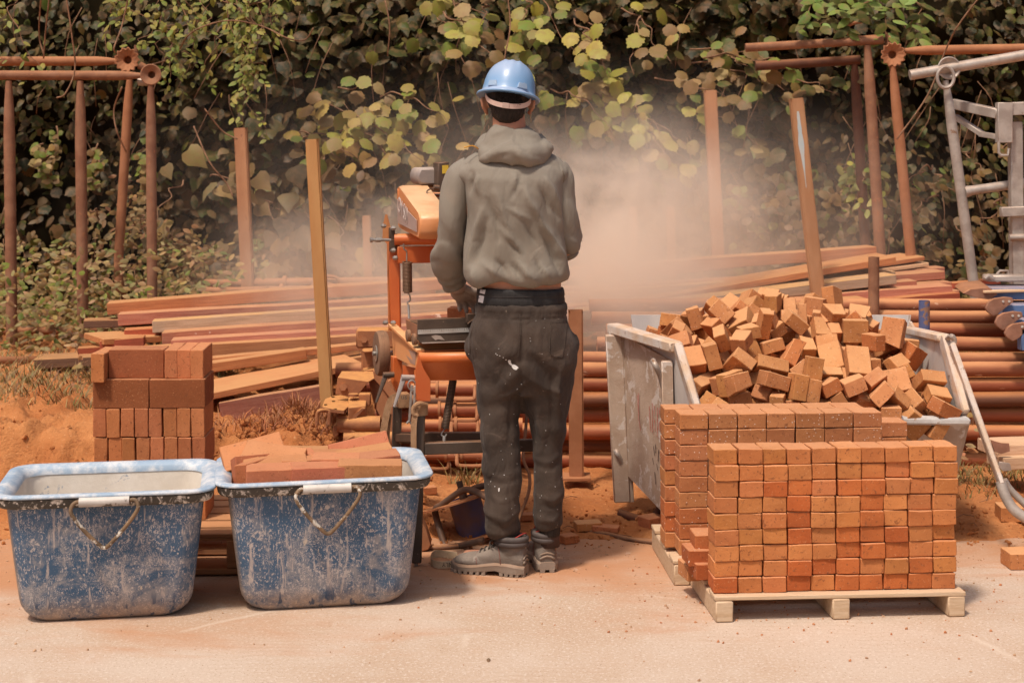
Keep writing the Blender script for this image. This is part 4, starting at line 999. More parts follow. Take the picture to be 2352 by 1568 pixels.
tubL,ML=tub('battered blue mortar tub at the left, empty, with pale cement-caked inside',-1.296,5.06,R(9.5),.672,.50,.412,1)
tubR,MR=tub('blue mortar tub full of bricks standing between the empty tub and the saw',-.622,5.18,R(9.5),.688,.50,.425,5,R(-.6))
# bricks in the right tub
mT=[brickmesh(.155,.10,.050,.0012,0,60+s) for s in range(3)]+[brickmesh(.205,.10,.05,.0012,0,70)]
tb=[(640,1076,5.00,3,0,0,12,'front row left brick, just behind the tub lip'),(742,1072,5.02,3,0,0,10,'front row middle brick, just behind the tub lip'),(850,1066,5.04,3,0,2,8,'front row right brick, just behind the tub lip'),
 (632,1062,5.08,3,8,0,14,'brick lying second from the front at the left'),(700,1056,5.12,0,0,0,12,'brick in the second row, middle'),(772,1052,5.12,0,0,0,6,'brick in the second row, right of middle'),(845,1050,5.13,3,0,-6,14,'tilted brick second from the front at the right'),
 (650,1046,5.20,3,4,0,16,'long brick across the middle left'),(730,1044,5.22,3,0,0,8,'long brick across the middle'),(830,1038,5.22,3,2,-9,12,'long brick rising to the right in the middle'),
 (582,1034,5.20,3,40,-12,14,'tall-leaning brick at the far left of the tub'),(628,1044,5.15,3,34,8,-6,'brick leaning left over the tall-leaning one'),
 (700,1036,5.33,3,0,0,6,'back row brick left of centre'),(770,1034,5.35,3,0,-4,4,'back row brick at the centre'),(828,1030,5.34,3,60,-12,10,'highest brick, on edge at the back right'),
 (590,1070,5.12,0,70,0,30,'brick on edge low at the left corner'),(590,1080,5.08,0,80,0,60,'brick end standing low at the left corner')]
for px,py,Y,mi,rx,ry,rz,l in tb:
    p=P(px,py,Y)-V((0,0,.016)); o=inst(mT[mi],BRL,p,(R(rx+random.uniform(-3,3)),R(ry+random.uniform(-2,2)),R(rz+random.uniform(-4,4))),tuple(q*random.uniform(.8,1.1) for q in bcol('pale' if random.random()<.5 else None))); tag(o,l+', in the right blue tub','brick','bricks in the right tub')
g=G(); g.box(MR@V((0,0,.18)),(.40,.27,.30),(0,0,R(9.5)),.01); g.build('brick_fill',BRL,smooth=0); o=bpy.data.objects['brick_fill']; tag(o,'packed bricks filling the lower part of the right blue tub','bricks',kind='stuff')
# ================= SKIP =================
SKM=mat('skip_paint',(.50,.41,.34),(.37,.28,.22),rough=.6,vs=7,dust=.5,side=.22,dcol=(.58,.36,.22),chip=(.62,.58,.55),chipt=.56,chips=12,bump=.4)
SKR=mat('skip_rim',(.60,.45,.33),(.66,.60,.56),rough=.6,vs=12,dust=.45,dcol=(.66,.38,.20),chip=(.36,.24,.18),chipt=.62,chips=24,bump=.4)
SKI=mat('skip_inner',(.58,.56,.54),(.46,.44,.44),rough=.6,vs=7,side=.1,dust=.4,dcol=(.6,.4,.26),chip=(.36,.28,.24),chipt=.60,chips=20,stretch=(1,1,.3))
skip=thing('metal_skip',(1.1,6.1,0),'battered pale metal skip heaped with broken bricks behind the pallets','skip')
BLT=P(1408,755,6.30); BLB=P(1432,1165,6.30); FLT=P(1538,815,5.86); FLB=P(1532,1200,5.86)
def part(nm,m,parent,f,sm=40):
    g=G(); f(g); return g.build(nm,m,parent,sm)
xL0,xL1=BLT.x,FLT.x
part('left_panel',SKM,skip,lambda g:g.prism([BLT+V((.03,0,-.02)),FLT+V((.0,0,-.02)),FLT+V((.004,0,-.62)),BLT+V((.045,0,-.575))],(.012,.0,0)))
part('post',SKM,skip,lambda g:(g.beam(BLT+V((0,-.02,-.02)),V((BLT.x+.035,BLT.y-.02,.05)),.045,.065,.004,up=(1,0,0)),g.beam(BLT+V((.032,-.03,-.03)),V((BLT.x+.065,BLT.y-.03,.05)),.012,.035,.002,up=(1,0,0))))
part('post',SKM,skip,lambda g:g.beam(FLT+V((-.012,-.01,-.02)),V((FLT.x+.0,FLT.y-.01,.03)),.03,.042,.004,up=(1,0,0)))
top=BLT; 
part('left_rim',SKR,skip,lambda g:(g.beam(BLT+V((.0,.03,0)),P(1553,797,5.82),.055,.04,.006)))
part('left_cheek_edge',SKR,skip,lambda g:g.beam(P(1556,792,5.81),P(1602,945,5.68),.062,.03,.006,up=(1,0,0)))
part('left_cheek',SKI,skip,lambda g:g.prism([P(1440,770,6.28),P(1556,800,5.81),P(1600,945,5.68),P(1590,1110,5.7),P(1470,1110,6.2)],(.012,0,0)))
for (x,y,Y) in ((1400,758,6.34),(1500,828,5.88),(1412,1030,6.30)):
    part('lifting_hook',GALV,skip,lambda g:g.tube(curve([P(x,y,Y-.02),P(x+6,y+12,Y-.05),P(x+17,y+36,Y-.03),P(x+24,y+66,Y-.02)],4),[.011]*12+[.008],10))
XR=P(2165,775,5.9)
part('back_wall',SKI,skip,lambda g:g.prism([V((.50,6.60,.76)),V((1.68,6.60,.76)),V((1.60,6.52,.2)),V((.58,6.52,.2))],(0,.012,0)))
part('right_cheek',SKI,skip,lambda g:g.prism([P(2078,752,6.55),P(2165,776,5.9),P(2212,960,5.72),P(2150,1110,5.75),P(2060,1080,6.5)],(.012,0,0)))
part('right_rim',SKR,skip,lambda g:g.beam(P(2086,758,6.56),P(2168,776,5.9),.05,.03,.006))
part('right_cheek_edge',SKR,skip,lambda g:g.beam(P(2168,774,5.9),P(2216,952,5.72),.065,.03,.006,up=(1,0,0)))
part('front_lip',mat('skip_lip',(.62,.60,.58),(.50,.46,.43),rough=.5,vs=14,chip=(.40,.26,.18),chipt=.62,chips=26),skip,lambda g:g.beam(P(1575,958,5.69),P(2226,966,5.69),.05,.028,.008))
part('front_wall',SKM,skip,lambda g:g.prism([P(1590,966,5.70),P(2222,972,5.70),P(2190,1095,5.78),P(1620,1110,5.78)],(0,.012,0)))
part('right_end_wall',SKM,skip,lambda g:g.prism([P(2222,968,5.70),P(2190,1098,5.78),V((1.55,6.5,.23)),V((1.66,6.55,.74))],(.010,.0,0)))
part('floor_pan',SKM,skip,lambda g:g.prism([P(1592,1100,5.79),P(2188,1096,5.79),V((1.55,6.52,.22)),V((.60,6.52,.22))],(0,0,.012)))
part('cross_tube',RUSTD,skip,lambda g:g.tube(curve([P(1425,1178,6.2),P(1470,1192,6.1),P(1500,1190,6.1),P(1520,1160,6.1)],5),.016,10))
# lifting bar with bent tube foot at the right
part('hinge',GALV,skip,lambda g:g.tube(curve([P(2176,778,5.86),P(2186,772,5.8),P(2192,782,5.8),P(2186,796,5.8)],4),.010,8))
part('bar',SKR,skip,lambda g:g.beam(P(2186,790,5.80),P(2300,1112,5.62),.02,.045,.004,up=(0,1,0)))
part('elbow',GALV,skip,lambda g:g.tube(curve([P(2298,1105,5.62),P(2310,1140,5.6),P(2335,1175,5.58),P(2400,1215,5.55)],5),[.019]*16,12,flat=.9))
part('foot_tube',GALV,skip,lambda g:g.tube(curve([P(2306,1102,5.66),P(2326,1130,5.66),P(2400,1200,5.62)],5),.013,10))
# faded red painted marks on the left panel (worn illegible letters)
REDM=mat('faded_red_paint',(.45,.16,.12),(.55,.32,.27),rough=.8,vs=60,bump=.1)
BLKM=mat('faded_black_paint',(.10,.07,.06),(.3,.22,.18),rough=.8,vs=60,bump=.1)
def onpanel(u,v_):  # u across 0 back..1 front, v down
    a=BLT+V((.03,0,-.02)); b=FLT+V((0,0,-.02)); p=a.lerp(b,u); return V((p.x+.004*v_-.0025,p.y,p.z-v_*.6))
g=G()
def dab(u0,v0,u1,v1,w=.010):
    g.poly([onpanel(u0,v0),onpanel(u0+w*2,v0+.002),onpanel(u1+w*2,v1),onpanel(u1,v1-.004)])
for st in ((.36,.34,.37,.44),(.38,.32,.38,.50),(.39,.50,.42,.56),(.52,.44,.56,.46),(.60,.36,.62,.52),(.66,.33,.66,.52),(.70,.34,.70,.40),(.70,.42,.71,.50),(.76,.34,.76,.52),(.80,.33,.80,.38),(.80,.42,.80,.48),(.66,.52,.80,.53)): dab(*st)
g.build('painted_mark',REDM,skip,0)
g=G()
for st in ((.68,.60,.70,.66),(.72,.58,.72,.64),(.78,.60,.77,.68),(.66,.68,.68,.72),(.74,.70,.76,.74),(.70,.76,.72,.84)): dab(*st,w=.008)
g.build('painted_mark',BLKM,skip,0)
# heaped broken bricks (settled positions)
HEAP="""4,1.339,6.119,0.715,0.894,0.029,0.442,-0.073;7,1.376,5.845,0.477,0.032,-0.085,-0.996,0.003;6,1.082,5.894,0.589,0.179,0.672,0.22,0.684;6,0.729,6.102,0.7,0.175,-0.921,-0.247,-0.246;0,0.908,5.787,0.487,0.667,0.513,-0.329,0.429;3,0.774,6.31,0.739,0.112,-0.224,0.968,-0.026;6,0.827,5.732,0.438,0.001,-0.264,0.965,0.005;5,0.63,5.96,0.57,0.629,0.323,0.629,-0.323;2,0.537,6.199,0.63,0.554,-0.042,-0.029,0.831;6,0.944,5.917,0.568,0.704,-0.703,0.069,-0.08;3,0.744,5.746,0.485,0.485,-0.497,-0.07,0.717;4,1.364,5.725,0.432,0.717,0.012,0.012,-0.697;1,0.907,6.044,0.679,0.077,-0.993,0.087,0.007;1,0.946,5.779,0.551,0.047,0.918,0.318,-0.233;7,0.814,5.729,0.486,0.641,0.003,0.005,-0.767;5,1.422,5.91,0.535,0.027,0.847,0.043,-0.529;7,0.992,5.808,0.485,0.688,0.026,-0.028,0.725;6,0.658,6.032,0.634,0.004,-0.993,0.042,-0.107;2,1.574,5.895,0.527,0.178,-0.44,-0.343,0.811;6,1.545,5.721,0.453,0.571,-0.315,-0.417,0.633;5,0.754,6.009,0.649,0.226,0.164,0.469,-0.838;5,1.311,6.058,0.678,0.465,-0.465,0.533,-0.533;7,0.983,6.378,0.765,0.673,-0.673,0.218,-0.218;0,1.112,6.019,0.681,0.161,-0.575,0.764,0.243;5,1.007,6.181,0.766,0.7,-0.102,0.696,0.125;7,1.537,6.336,0.654,0,0.793,-0.61,0;7,0.973,5.742,0.436,0.966,0.037,-0.01,0.255;6,0.826,5.771,0.541,0.046,-0.772,0.631,-0.07;7,1.135,5.728,0.439,0.468,-0.468,0.53,-0.53;3,0.797,6.201,0.741,0.004,0.951,0.285,0.118;6,1.062,5.822,0.517,0.324,-0.642,0.603,0.345;0,0.733,6.334,0.782,0.071,0.783,0.611,0.091;0,1.135,5.762,0.509,0.029,0.707,-0.029,0.706;5,1.451,5.821,0.508,0.393,-0.372,-0.834,0.104;6,1.277,6.447,0.766,0.631,0.217,0.242,0.704;6,1.187,6.363,0.764,0.026,-0.881,-0.471,0.049;2,1.202,5.84,0.525,0.702,-0.017,-0.297,-0.647;4,1.084,5.751,0.445,0.518,-0.518,-0.481,0.481;4,0.667,5.857,0.491,0.459,-0.459,-0.538,-0.538;7,1.369,5.863,0.532,0.434,0.497,0.494,0.566;7,1.241,6.161,0.746,0.956,0.285,0.02,0.072;4,1.157,5.927,0.557,0.025,0.025,-0.707,-0.707;2,0.672,5.865,0.615,0.235,-0.88,0.355,0.21;0,1.102,6.178,0.783,0.927,-0.372,0.014,-0.034;6,1.037,5.699,0.6,0.017,-0.763,-0.082,-0.641;4,1.474,6.025,0.629,0.009,-0.957,0.03,0.287;2,0.678,6.023,0.704,0.2,-0.95,0.193,-0.142;6,1.54,6.362,0.702,0,0.49,-0.872,0;1,1.285,5.706,0.456,0.413,0.572,0.575,-0.415;6,1.458,5.707,0.466,0.758,-0.544,0.185,0.31;4,0.626,5.932,0.65,0.614,-0.235,-0.645,0.39;5,1.284,6.001,0.614,0.525,-0.536,-0.462,-0.473;4,0.711,5.937,0.657,0.302,-0.881,-0.344,-0.118;4,0.709,5.946,0.593,0.765,-0.375,-0.471,0.23;5,0.964,5.685,0.546,0.695,0.13,0.703,-0.076;5,0.76,5.894,0.602,0.623,0.691,-0.322,-0.176;6,1.274,5.782,0.475,0.682,0.186,0.215,-0.674;2,1.296,5.913,0.541,0,-0.006,-1,0;5,1.141,5.913,0.624,0.754,0.018,0.656,-0.042;0,0.819,5.898,0.545,0.003,-0.996,-0.035,-0.082;6,1.367,6.446,0.751,0.808,-0.08,0.572,0.113;5,0.963,5.71,0.486,0.027,-0.707,0.027,-0.707;3,1.28,5.767,0.551,0.742,-0.034,0.297,-0.6;5,0.639,6.199,0.671,0.994,0.001,-0,-0.108;0,1.2,5.729,0.535,0.481,-0.032,-0.876,-0.02;1,0.601,6.459,0.69,0,-0.986,0,0.168;7,1.029,5.694,0.439,0.483,0.516,0.484,-0.516;0,1.575,5.712,0.517,0.036,-0.96,-0.149,0.234;5,1.361,5.764,0.495,0.061,-0.94,0.133,0.309;0,1.086,5.71,0.585,0.597,0.466,-0.441,-0.482;0,1.537,5.832,0.5,0.541,-0.012,-0.719,0.437;4,1.249,6.083,0.737,0.178,-0.684,-0.227,0.67;3,0.707,5.826,0.579,0.261,-0.33,0.808,-0.413;5,1.083,6.367,0.765,0,-0.677,0.736,0;0,0.932,6.015,0.726,0.075,-0.954,-0.288,-0.022;4,0.88,6.274,0.756,0.078,-0.233,0.969,-0.019;7,1.187,5.747,0.439,0.546,0.555,0.449,0.439;0,1.557,6.178,0.67,0.706,0.702,-0.039,-0.087;6,0.714,5.786,0.51,0.052,0.436,-0.247,-0.864;1,0.804,5.921,0.636,0.621,0.047,0.628,0.466;2,1.247,6.134,0.784,0.182,-0.71,0.644,0.221;3,1.035,6.293,0.797,0.691,0.22,-0.162,0.669;7,1.031,5.716,0.52,0.418,0.345,-0.642,-0.543;7,1.149,6.436,0.786,0.489,-0.24,-0.141,-0.827;6,1.323,6.042,0.762,0.032,-0.032,-0.706,0.706;2,1.371,5.978,0.606,0.469,-0.469,0.529,-0.529;1,0.566,6.09,0.627,0.492,-0.309,-0.683,0.443;0,0.882,6.141,0.742,0.185,-0.935,-0.263,-0.147;5,1.293,6.241,0.762,0.513,-0.563,0.545,-0.35;1,0.911,6.452,0.81,0.123,-0.346,-0.876,-0.312;2,1.362,5.836,0.591,0.042,-0.709,-0.054,0.702;5,0.817,5.847,0.484,0.684,-0.031,-0.029,0.728;6,0.956,5.721,0.619,0.138,0.102,-0.984,0.05;2,1.374,6.202,0.727,0.29,0.129,0.04,0.947;3,1.542,6.049,0.663,0.514,0.71,0.468,0.113;2,1.485,6.06,0.724,0.331,-0.37,0.342,-0.798;1,1.562,5.985,0.56,0.001,0.046,-0.023,-0.999;1,0.654,6.261,0.774,0.048,-0.367,-0.924,0.093;4,0.43,6.431,0.584,0.601,0.561,-0.451,-0.348;2,0.861,5.964,0.624,0.55,0.362,-0.715,0.236;1,0.639,6.3,0.72,0.078,0.987,-0.119,-0.07;0,0.61,6.115,0.693,0.304,-0.208,-0.929,0.046;7,1.11,5.686,0.507,0.944,0.299,-0.132,-0.042;0,0.779,5.798,0.605,0.583,-0.238,-0.717,-0.3;6,0.495,6.333,0.637,0.404,0.096,-0.885,0.21;1,1.425,6.087,0.706,0.553,0.159,-0.587,0.57;3,0.564,6.244,0.682,0.894,-0.026,0.054,0.443;2,1.406,5.736,0.546,0.454,0.727,-0.515,-0.016;2,0.903,5.93,0.704,0.693,-0.533,0.299,-0.382;4,1.522,6.465,0.739,0.061,0.962,-0.017,-0.264;7,0.578,6.371,0.662,0.638,-0.698,-0.304,-0.115;2,1.369,5.669,0.51,0.001,0.068,0.998,-0.017;2,1.208,5.971,0.645,0.025,0.582,0.641,0.499;7,1.366,5.986,0.671,0.699,-0.699,0.109,-0.11;1,0.54,6.314,0.719,0.004,0.667,-0.608,0.43;4,1.023,6.029,0.687,0.559,-0.526,-0.472,0.433;1,0.698,6.44,0.733,0.701,-0.693,-0.089,-0.142;3,0.561,6.223,0.779,0.614,0.157,0.685,-0.36;2,1.053,6.117,0.734,0.824,0.077,0.052,-0.558;2,1.007,6.052,0.762,0.838,0.249,-0.098,-0.475;5,1.498,5.884,0.554,0.839,0.488,-0.201,0.13;6,0.671,5.845,0.677,0.592,0.233,-0.268,0.723;4,0.975,6.042,0.8,0.161,0.215,0.94,0.212;5,1.488,5.774,0.534,0.184,-0.872,-0.269,0.365;1,1.207,6.014,0.707,0.71,-0.244,0.2,0.629;6,0.461,6.472,0.749,0.486,0.433,0.506,-0.566;3,0.945,6.341,0.825,0.027,0.852,0.237,0.465;7,1.061,5.964,0.634,0.148,0.098,0.866,0.468;4,1.032,5.89,0.578,0.671,-0.182,-0.683,0.223;1,0.803,5.748,0.606,0.686,0.632,0.197,0.303;7,1.467,5.785,0.469,0.139,-0.208,0.845,-0.472;5,1.253,5.914,0.601,0.158,0.027,0.141,-0.977;7,1.326,5.891,0.652,0.017,-0.06,0.998,-0.02;0,0.498,6.463,0.632,0.414,0.236,0.573,-0.667;7,0.959,5.96,0.799,0.199,-0.728,0.067,-0.652;2,1.08,5.836,0.627,0.794,0.42,0.23,-0.374;3,1.207,5.908,0.672,0.593,0.415,0.105,-0.682;0,1.561,6.019,0.755,0.36,-0.597,0.602,-0.39;3,0.552,6.419,0.776,0.479,-0.554,0.658,0.176;0,1.356,6.124,0.774,0.438,-0.254,-0.86,0.062;3,0.85,5.922,0.694,0.719,-0.504,0.345,-0.331;1,1.105,6.254,0.805,0.641,0.254,-0.658,-0.301;3,0.801,6.081,0.749,0.413,0.19,-0.887,0.084;3,1.052,5.914,0.693,0.126,0.85,0.24,0.452;6,1.495,6.251,0.709,0.194,-0.562,0.68,-0.429;0,0.936,6.213,0.793,0.403,0.455,0.756,0.244;5,1.472,6.443,0.705,0.36,-0.767,-0.226,-0.481;5,1.377,5.97,0.728,0.179,0.684,0.179,-0.684;1,1.514,6.12,0.681,0.424,-0.723,-0.095,-0.537;1,1.584,6.261,0.727,0.695,-0.152,-0.691,0.132;7,1.049,5.779,0.593,0.438,0.131,-0.875,0.157;1,1.554,5.835,0.6,0.13,-0.023,-0.335,-0.933;1,1.325,6.364,0.759,0.031,-0.031,0.706,-0.706;6,1.474,5.943,0.604,0.076,-0.236,0.128,0.96;1,0.748,6.256,0.823,0.71,-0.674,0.174,0.11;5,1.155,6.096,0.736,0.703,0.075,-0.669,-0.229;2,1.157,5.726,0.594,0.971,-0.034,-0.219,0.085;6,0.745,5.851,0.691,0.02,0.793,-0.01,-0.608;4,0.629,6.046,0.75,0.238,-0.525,-0.089,0.812;0,0.934,5.833,0.597,0.026,0.234,0.926,-0.296;7,1.576,6.379,0.755,0.573,0.575,0.412,0.414;3,0.958,5.842,0.65,0.945,-0.283,0.088,0.135;1,1.414,6.474,0.793,0.721,-0.268,0.599,-0.223;4,1.247,6.105,0.823,0.047,-0.028,0.284,-0.957;3,1.568,6.159,0.78,0.082,-0.703,-0.16,-0.688;1,1.34,5.671,0.578,0.6,0.246,-0.296,-0.701;6,1.226,6.462,0.816,0.722,0.298,-0.321,-0.536;0,1.097,6.079,0.791,0.688,-0.195,0.262,-0.647;2,1.468,6.171,0.716,0.673,-0.448,-0.215,0.548;0,0.721,6.185,0.795,0.43,-0.599,-0.539,0.408;7,1.135,5.835,0.558,0.671,0.236,-0.648,-0.273;2,0.47,6.397,0.776,0.233,0.563,0.192,0.77;6,1.109,6.471,0.8,0.483,-0.22,0.672,-0.516;7,0.882,6.487,0.778,0.374,0.133,0.308,-0.865;5,1.441,6.355,0.718,0.325,-0.688,0.164,-0.628;3,1.024,6.489,0.784,0.111,-0.734,-0.659,-0.123;7,0.631,6.173,0.752,0.06,-0.81,0.459,-0.359;4,0.669,6.143,0.733,0.309,0.736,0.57,0.194;7,0.753,5.966,0.717,0.312,-0.466,-0.805,0.194;6,0.846,5.821,0.666,0.013,0.587,0.662,-0.466;0,0.52,6.336,0.764,0.081,-0.534,0.728,-0.423;6,1.31,6.406,0.845,0.71,0.101,0.614,-0.328;5,1.043,6.283,0.856,0.186,0.656,0.538,-0.496;7,0.86,6.534,0.819,0.494,0,0.869,-0;5,0.802,6.172,0.792,0.861,-0.029,-0.114,0.494;5,0.585,6.521,0.8,0.227,-0.227,0.67,-0.67;5,1.513,6.361,0.76,0.013,0.707,-0.013,0.707;3,0.61,6.283,0.845,0.592,-0.208,-0.04,-0.778;4,0.899,5.939,0.769,0.12,-0.785,0.606,-0.041;1,0.649,6.382,0.768,0.936,0.309,-0.128,-0.111;4,0.789,5.877,0.752,0.813,0.216,0.526,0.125;1,1.41,6.269,0.747,0.162,0.32,0.456,0.815;7,0.67,6.484,0.781,0.074,-0.038,0.909,-0.407;5,1.46,5.94,0.658,0.885,-0.046,-0.265,-0.38;0,1.05,6.388,0.844,0.434,0.856,-0.238,-0.148;5,0.828,6.412,0.77,0.596,-0.8,0.051,-0.052;4,1.155,6.273,0.791,0.143,0.68,-0.194,-0.693;2,1.229,6.361,0.822,0.373,-0.645,-0.334,-0.577;1,1.388,6.226,0.799,0.274,-0.957,0.091,0.04;5,1.538,6.285,0.783,0.286,-0.579,0.624,-0.44;3,1.458,6.008,0.75,0.396,0.463,0.307,-0.731;7,1.29,6.305,0.747,0.092,-0.089,0.008,-0.992;4,1.57,5.786,0.555,0.132,0.073,-0.953,-0.261;6,0.823,5.685,0.603,0.287,-0.734,0.313,0.53;4,1.437,6.4,0.763,0.567,-0.174,-0.378,-0.711;0,1.033,6.204,0.845,0.174,-0.696,0.098,0.69;7,1.283,5.969,0.671,0.527,-0.4,-0.537,0.523;5,0.857,5.855,0.748,0.183,-0.949,0.25,-0.06;1,0.831,6.347,0.807,0.22,0.892,-0.081,-0.387;7,1.279,5.838,0.613,0.007,0.074,-0.352,0.933;2,1.193,6.035,0.77,0.445,-0.891,-0.05,0.076;4,0.982,5.935,0.717,0.989,-0.052,-0.121,0.068;2,0.974,5.956,0.645,0.296,0.623,0.107,-0.716;7,1.125,5.99,0.718,0.654,0.212,-0.2,0.699;5,1.105,5.747,0.662,0.737,0.67,0.089,-0.031;2,0.786,6.176,0.843,0.016,-0.984,-0.153,-0.086;7,0.888,6.196,0.815,0.415,0.707,-0.572,0.027;7,0.644,5.695,0.504,0.881,0.471,-0.017,0.032;4,1.224,6.228,0.774,0.563,-0.378,0.554,0.483;7,0.777,6.427,0.744,0.48,-0.586,-0.411,0.508;1,1.245,5.693,0.604,0.726,0.149,-0.069,-0.668;5,0.967,6.259,0.835,0.167,-0.304,-0.2,-0.916;4,0.811,6.083,0.826,0.502,-0.778,0.309,0.218;5,1.178,5.797,0.637,0.672,-0.319,-0.25,-0.62;2,1.329,5.744,0.615,0.655,-0.014,-0.435,-0.618;5,1.185,5.853,0.578,0.081,0.544,0.256,0.795;6,1.438,5.851,0.592,0.612,0.247,-0.372,0.653;1,0.89,6.086,0.792,0.062,0.769,0.539,0.338;2,0.774,6.518,0.796,0.71,0.046,0.701,-0.047;3,1.284,5.82,0.669,0.247,-0.646,0.653,0.308;3,1.476,6.104,0.788,0.17,0.976,-0.11,-0.074;4,0.642,5.972,0.725,0.878,0.413,-0.239,-0.045;7,1.466,6.288,0.771,0.58,-0.277,0.32,0.696;1,0.664,6.362,0.847,0.834,-0.501,0.079,-0.216"""
sizes=[(.088,.085,.052),(.100,.083,.050),(.072,.078,.050),(.125,.085,.050),(.085,.065,.046),(.062,.080,.050),(.095,.088,.053),(.110,.052,.044)]
hm=[[brickmesh(*s,.0016,c,80+i*3+c) for c in (0,1)] for i,s in enumerate(sizes)]
for me in [m for a in hm for m in a]: me.materials.append(BRH)
placed=[];heapo=[]
for k,rec in enumerate(HEAP.split(';')):
    q=rec.split(','); si=int(q[0]); x,y,z,qw,qx,qy,qz=map(float,q[1:])
    hx_=CX+x*F/y; hy_=HY+(CH-z)*F/y
    if (hx_<1720 and hy_<752-.26*(hx_-1470)) or (hx_>1950 and hy_<712+.45*(hx_-1950)) or hx_<1490: continue
    placed.append((x,y,z))
    o=bpy.data.objects.new('broken_brick',hm[si][1 if (k*7)%5<2 else 0]); sc.collection.objects.link(o)
    o.rotation_mode='QUATERNION'; o.rotation_quaternion=(qw,qx,qy,qz); o.location=(x,y,z); o.color=(*bcol('red' if random.random()<.12 else 'pale' if random.random()<.2 else None),1)
    px=CX+x*F/y; py=HY+(CH-z)*F/y
    heapo.append((o,px,py,si,(k*7)%5<2))
COLN=['leftmost']+['%s'%w for w in 'second third fourth fifth sixth seventh eighth ninth tenth eleventh twelfth thirteenth'.split()]+['rightmost']
cells={}
for o,px,py,si,cut in heapo:
    c=min(13,max(0,int((px-1440)/56))); cells.setdefault(c,[]).append((py,o,si,cut))
SH_=['squarish','long','small','very long','thin','short stubby','blocky','narrow']
NUM=['top','2nd','3rd','4th','5th','6th','7th','8th','9th','10th','11th','12th','13th','14th','15th','16th','17th','18th','19th','20th','21st','22nd','23rd','24th','25th','26th','27th','28th']
for c,L_ in cells.items():
    L_.sort(key=lambda t:t[0])
    for i,(py,o,si,cut) in enumerate(L_):
        tag(o,'%s %sbrick, %s down in the %s column of the skip heap'%(SH_[si],'broken ' if cut else '',NUM[i],COLN[c]),'brick','bricks heaped in the skip')
def core(x,y):
    q=1-.55*abs((x-1.06)/.58)**2.4
    return .38+.36*ss(5.66,6.25,y)*max(.25,q)
def xlim(y): return .66+(5.86-y)*.36
me=grid(0,1,90,5.72,6.54,70,lambda x,y:0)
for v in me.vertices:
    v.co.x=lerp(xlim(v.co.y),1.60,v.co.x)
    x,y=v.co.x,v.co.y; v.co.z=core(x,y)-.015+.03*fn(x,y,0,14,3)
tag(finish('brick_rubble',me,BRH,smooth=0),'small brick rubble filling the gaps under the heap in the skip','rubble',kind='stuff')
# ================= THINGS ON THE GROUND =================
def gb(px,py,sz,rz,label,m=BRH,name='brick',rx=0,z0=None):
    Y=F*CH/(py-HY); p=P(px,py,Y); p.z=sz[2]/2+max(0,gh(p.x,p.y))+.001; me=brickmesh(*sz,.0014,0,int(px)); o=inst(me,m,p,(R(rx),0,R(rz)),bcol(),name); return tag(o,label,'brick')
gb(2325,1207,(.11,.10,.055),-4,'orange brick lying on the dirt under the bar of the skip')
gb(2345,1300,(.11,.10,.056),3,'orange brick on the concrete at the right edge of the frame')
gb(1350,1222,(.10,.06,.03),12,'flat broken brick piece on the dirt right of the right boot',name='brick_piece')
gb(1305,1246,(.06,.05,.03),30,'reddish brick piece just right of the right boot',name='brick_piece',m=BRL)
gb(1392,1226,(.10,.05,.02),-14,'thin brick shard beside the cable right of the boots',name='brick_piece',m=BRL)
gb(1497,1216,(.085,.07,.04),35,'angular brick lump on the dirt in front of the skip panel',name='brick_piece',m=BRL)
gb(1215,1212,(.07,.05,.025),10,'small brick piece between the two boots',name='brick_piece',m=BRL)
gb(985,1150,(.06,.04,.03),20,'small brick chip behind the cable reel',name='brick_piece',m=BRL)
g=G(); g.prism([P(x,y,5400/(1216-320)+(1216-y)*.006) for x,y in ((2228,1214),(2240,1209),(2262,1210),(2274,1213),(2262,1218),(2236,1218))],(0,0,.004)); tag(g.build('paper_scrap',mat('paper',(.72,.66,.60),(.62,.55,.50),rough=.9)),'white paper scrap on the dirt right of the front brick stack','paper')
L=Leaves(); 
for dx in (0,): L.add(P(1122+dx,1519,4.50)+V((0,0,.004)),V((random.gauss(0,.3),-.2,1)),V((dx*.3,1,0)),.024,OVAL,(.20,.13,.08),.5)
tag(L.build('dry_leaf'),'small dark dry leaf lying on the concrete in the foreground','leaf')
def cable(pts,r,label,m,D=None):
    q=[]
    for p in pts:
        Y=F*CH/(p[1]-HY) if len(p)<3 else p[2]; v=P(p[0],p[1],Y); q.append(v+V((0,0,r)) if len(p)<3 else v)
    g=G(); g.tube(curve(q,6),r,8); return tag(g.build('cable',m,smooth=180),label,'cable')
CAB=mat('cable_dusty',(.26,.14,.085),(.16,.09,.06),rough=.7,vs=20,dust=.5)
cable([(948,1252),(990,1262),(1060,1258),(1130,1240),(1200,1218),(1240,1200),(1290,1202),(1340,1222),(1400,1232),(1450,1243),(1500,1250),(1545,1258)],.0085,'dusty brown cable running along the ground behind the boots to the pallet',CAB)
cable([(1210,910,6.0),(1208,980,6.0),(1202,1050,5.95),(1216,1090,5.9),(1214,1130,5.85),(1196,1180,5.8),(1180,1225,5.72)],.006,'thin cable hanging down between the trouser legs to the ground',CAB)
cable([(2190,1200),(2240,1203),(2300,1215),(2345,1210),(2360,1190,5.9)],.008,'brown cable on the dirt running to the foot of the skip bar',CAB)
TW=mat('dead_twig',(.33,.15,.07),(.20,.09,.045),rough=.9)
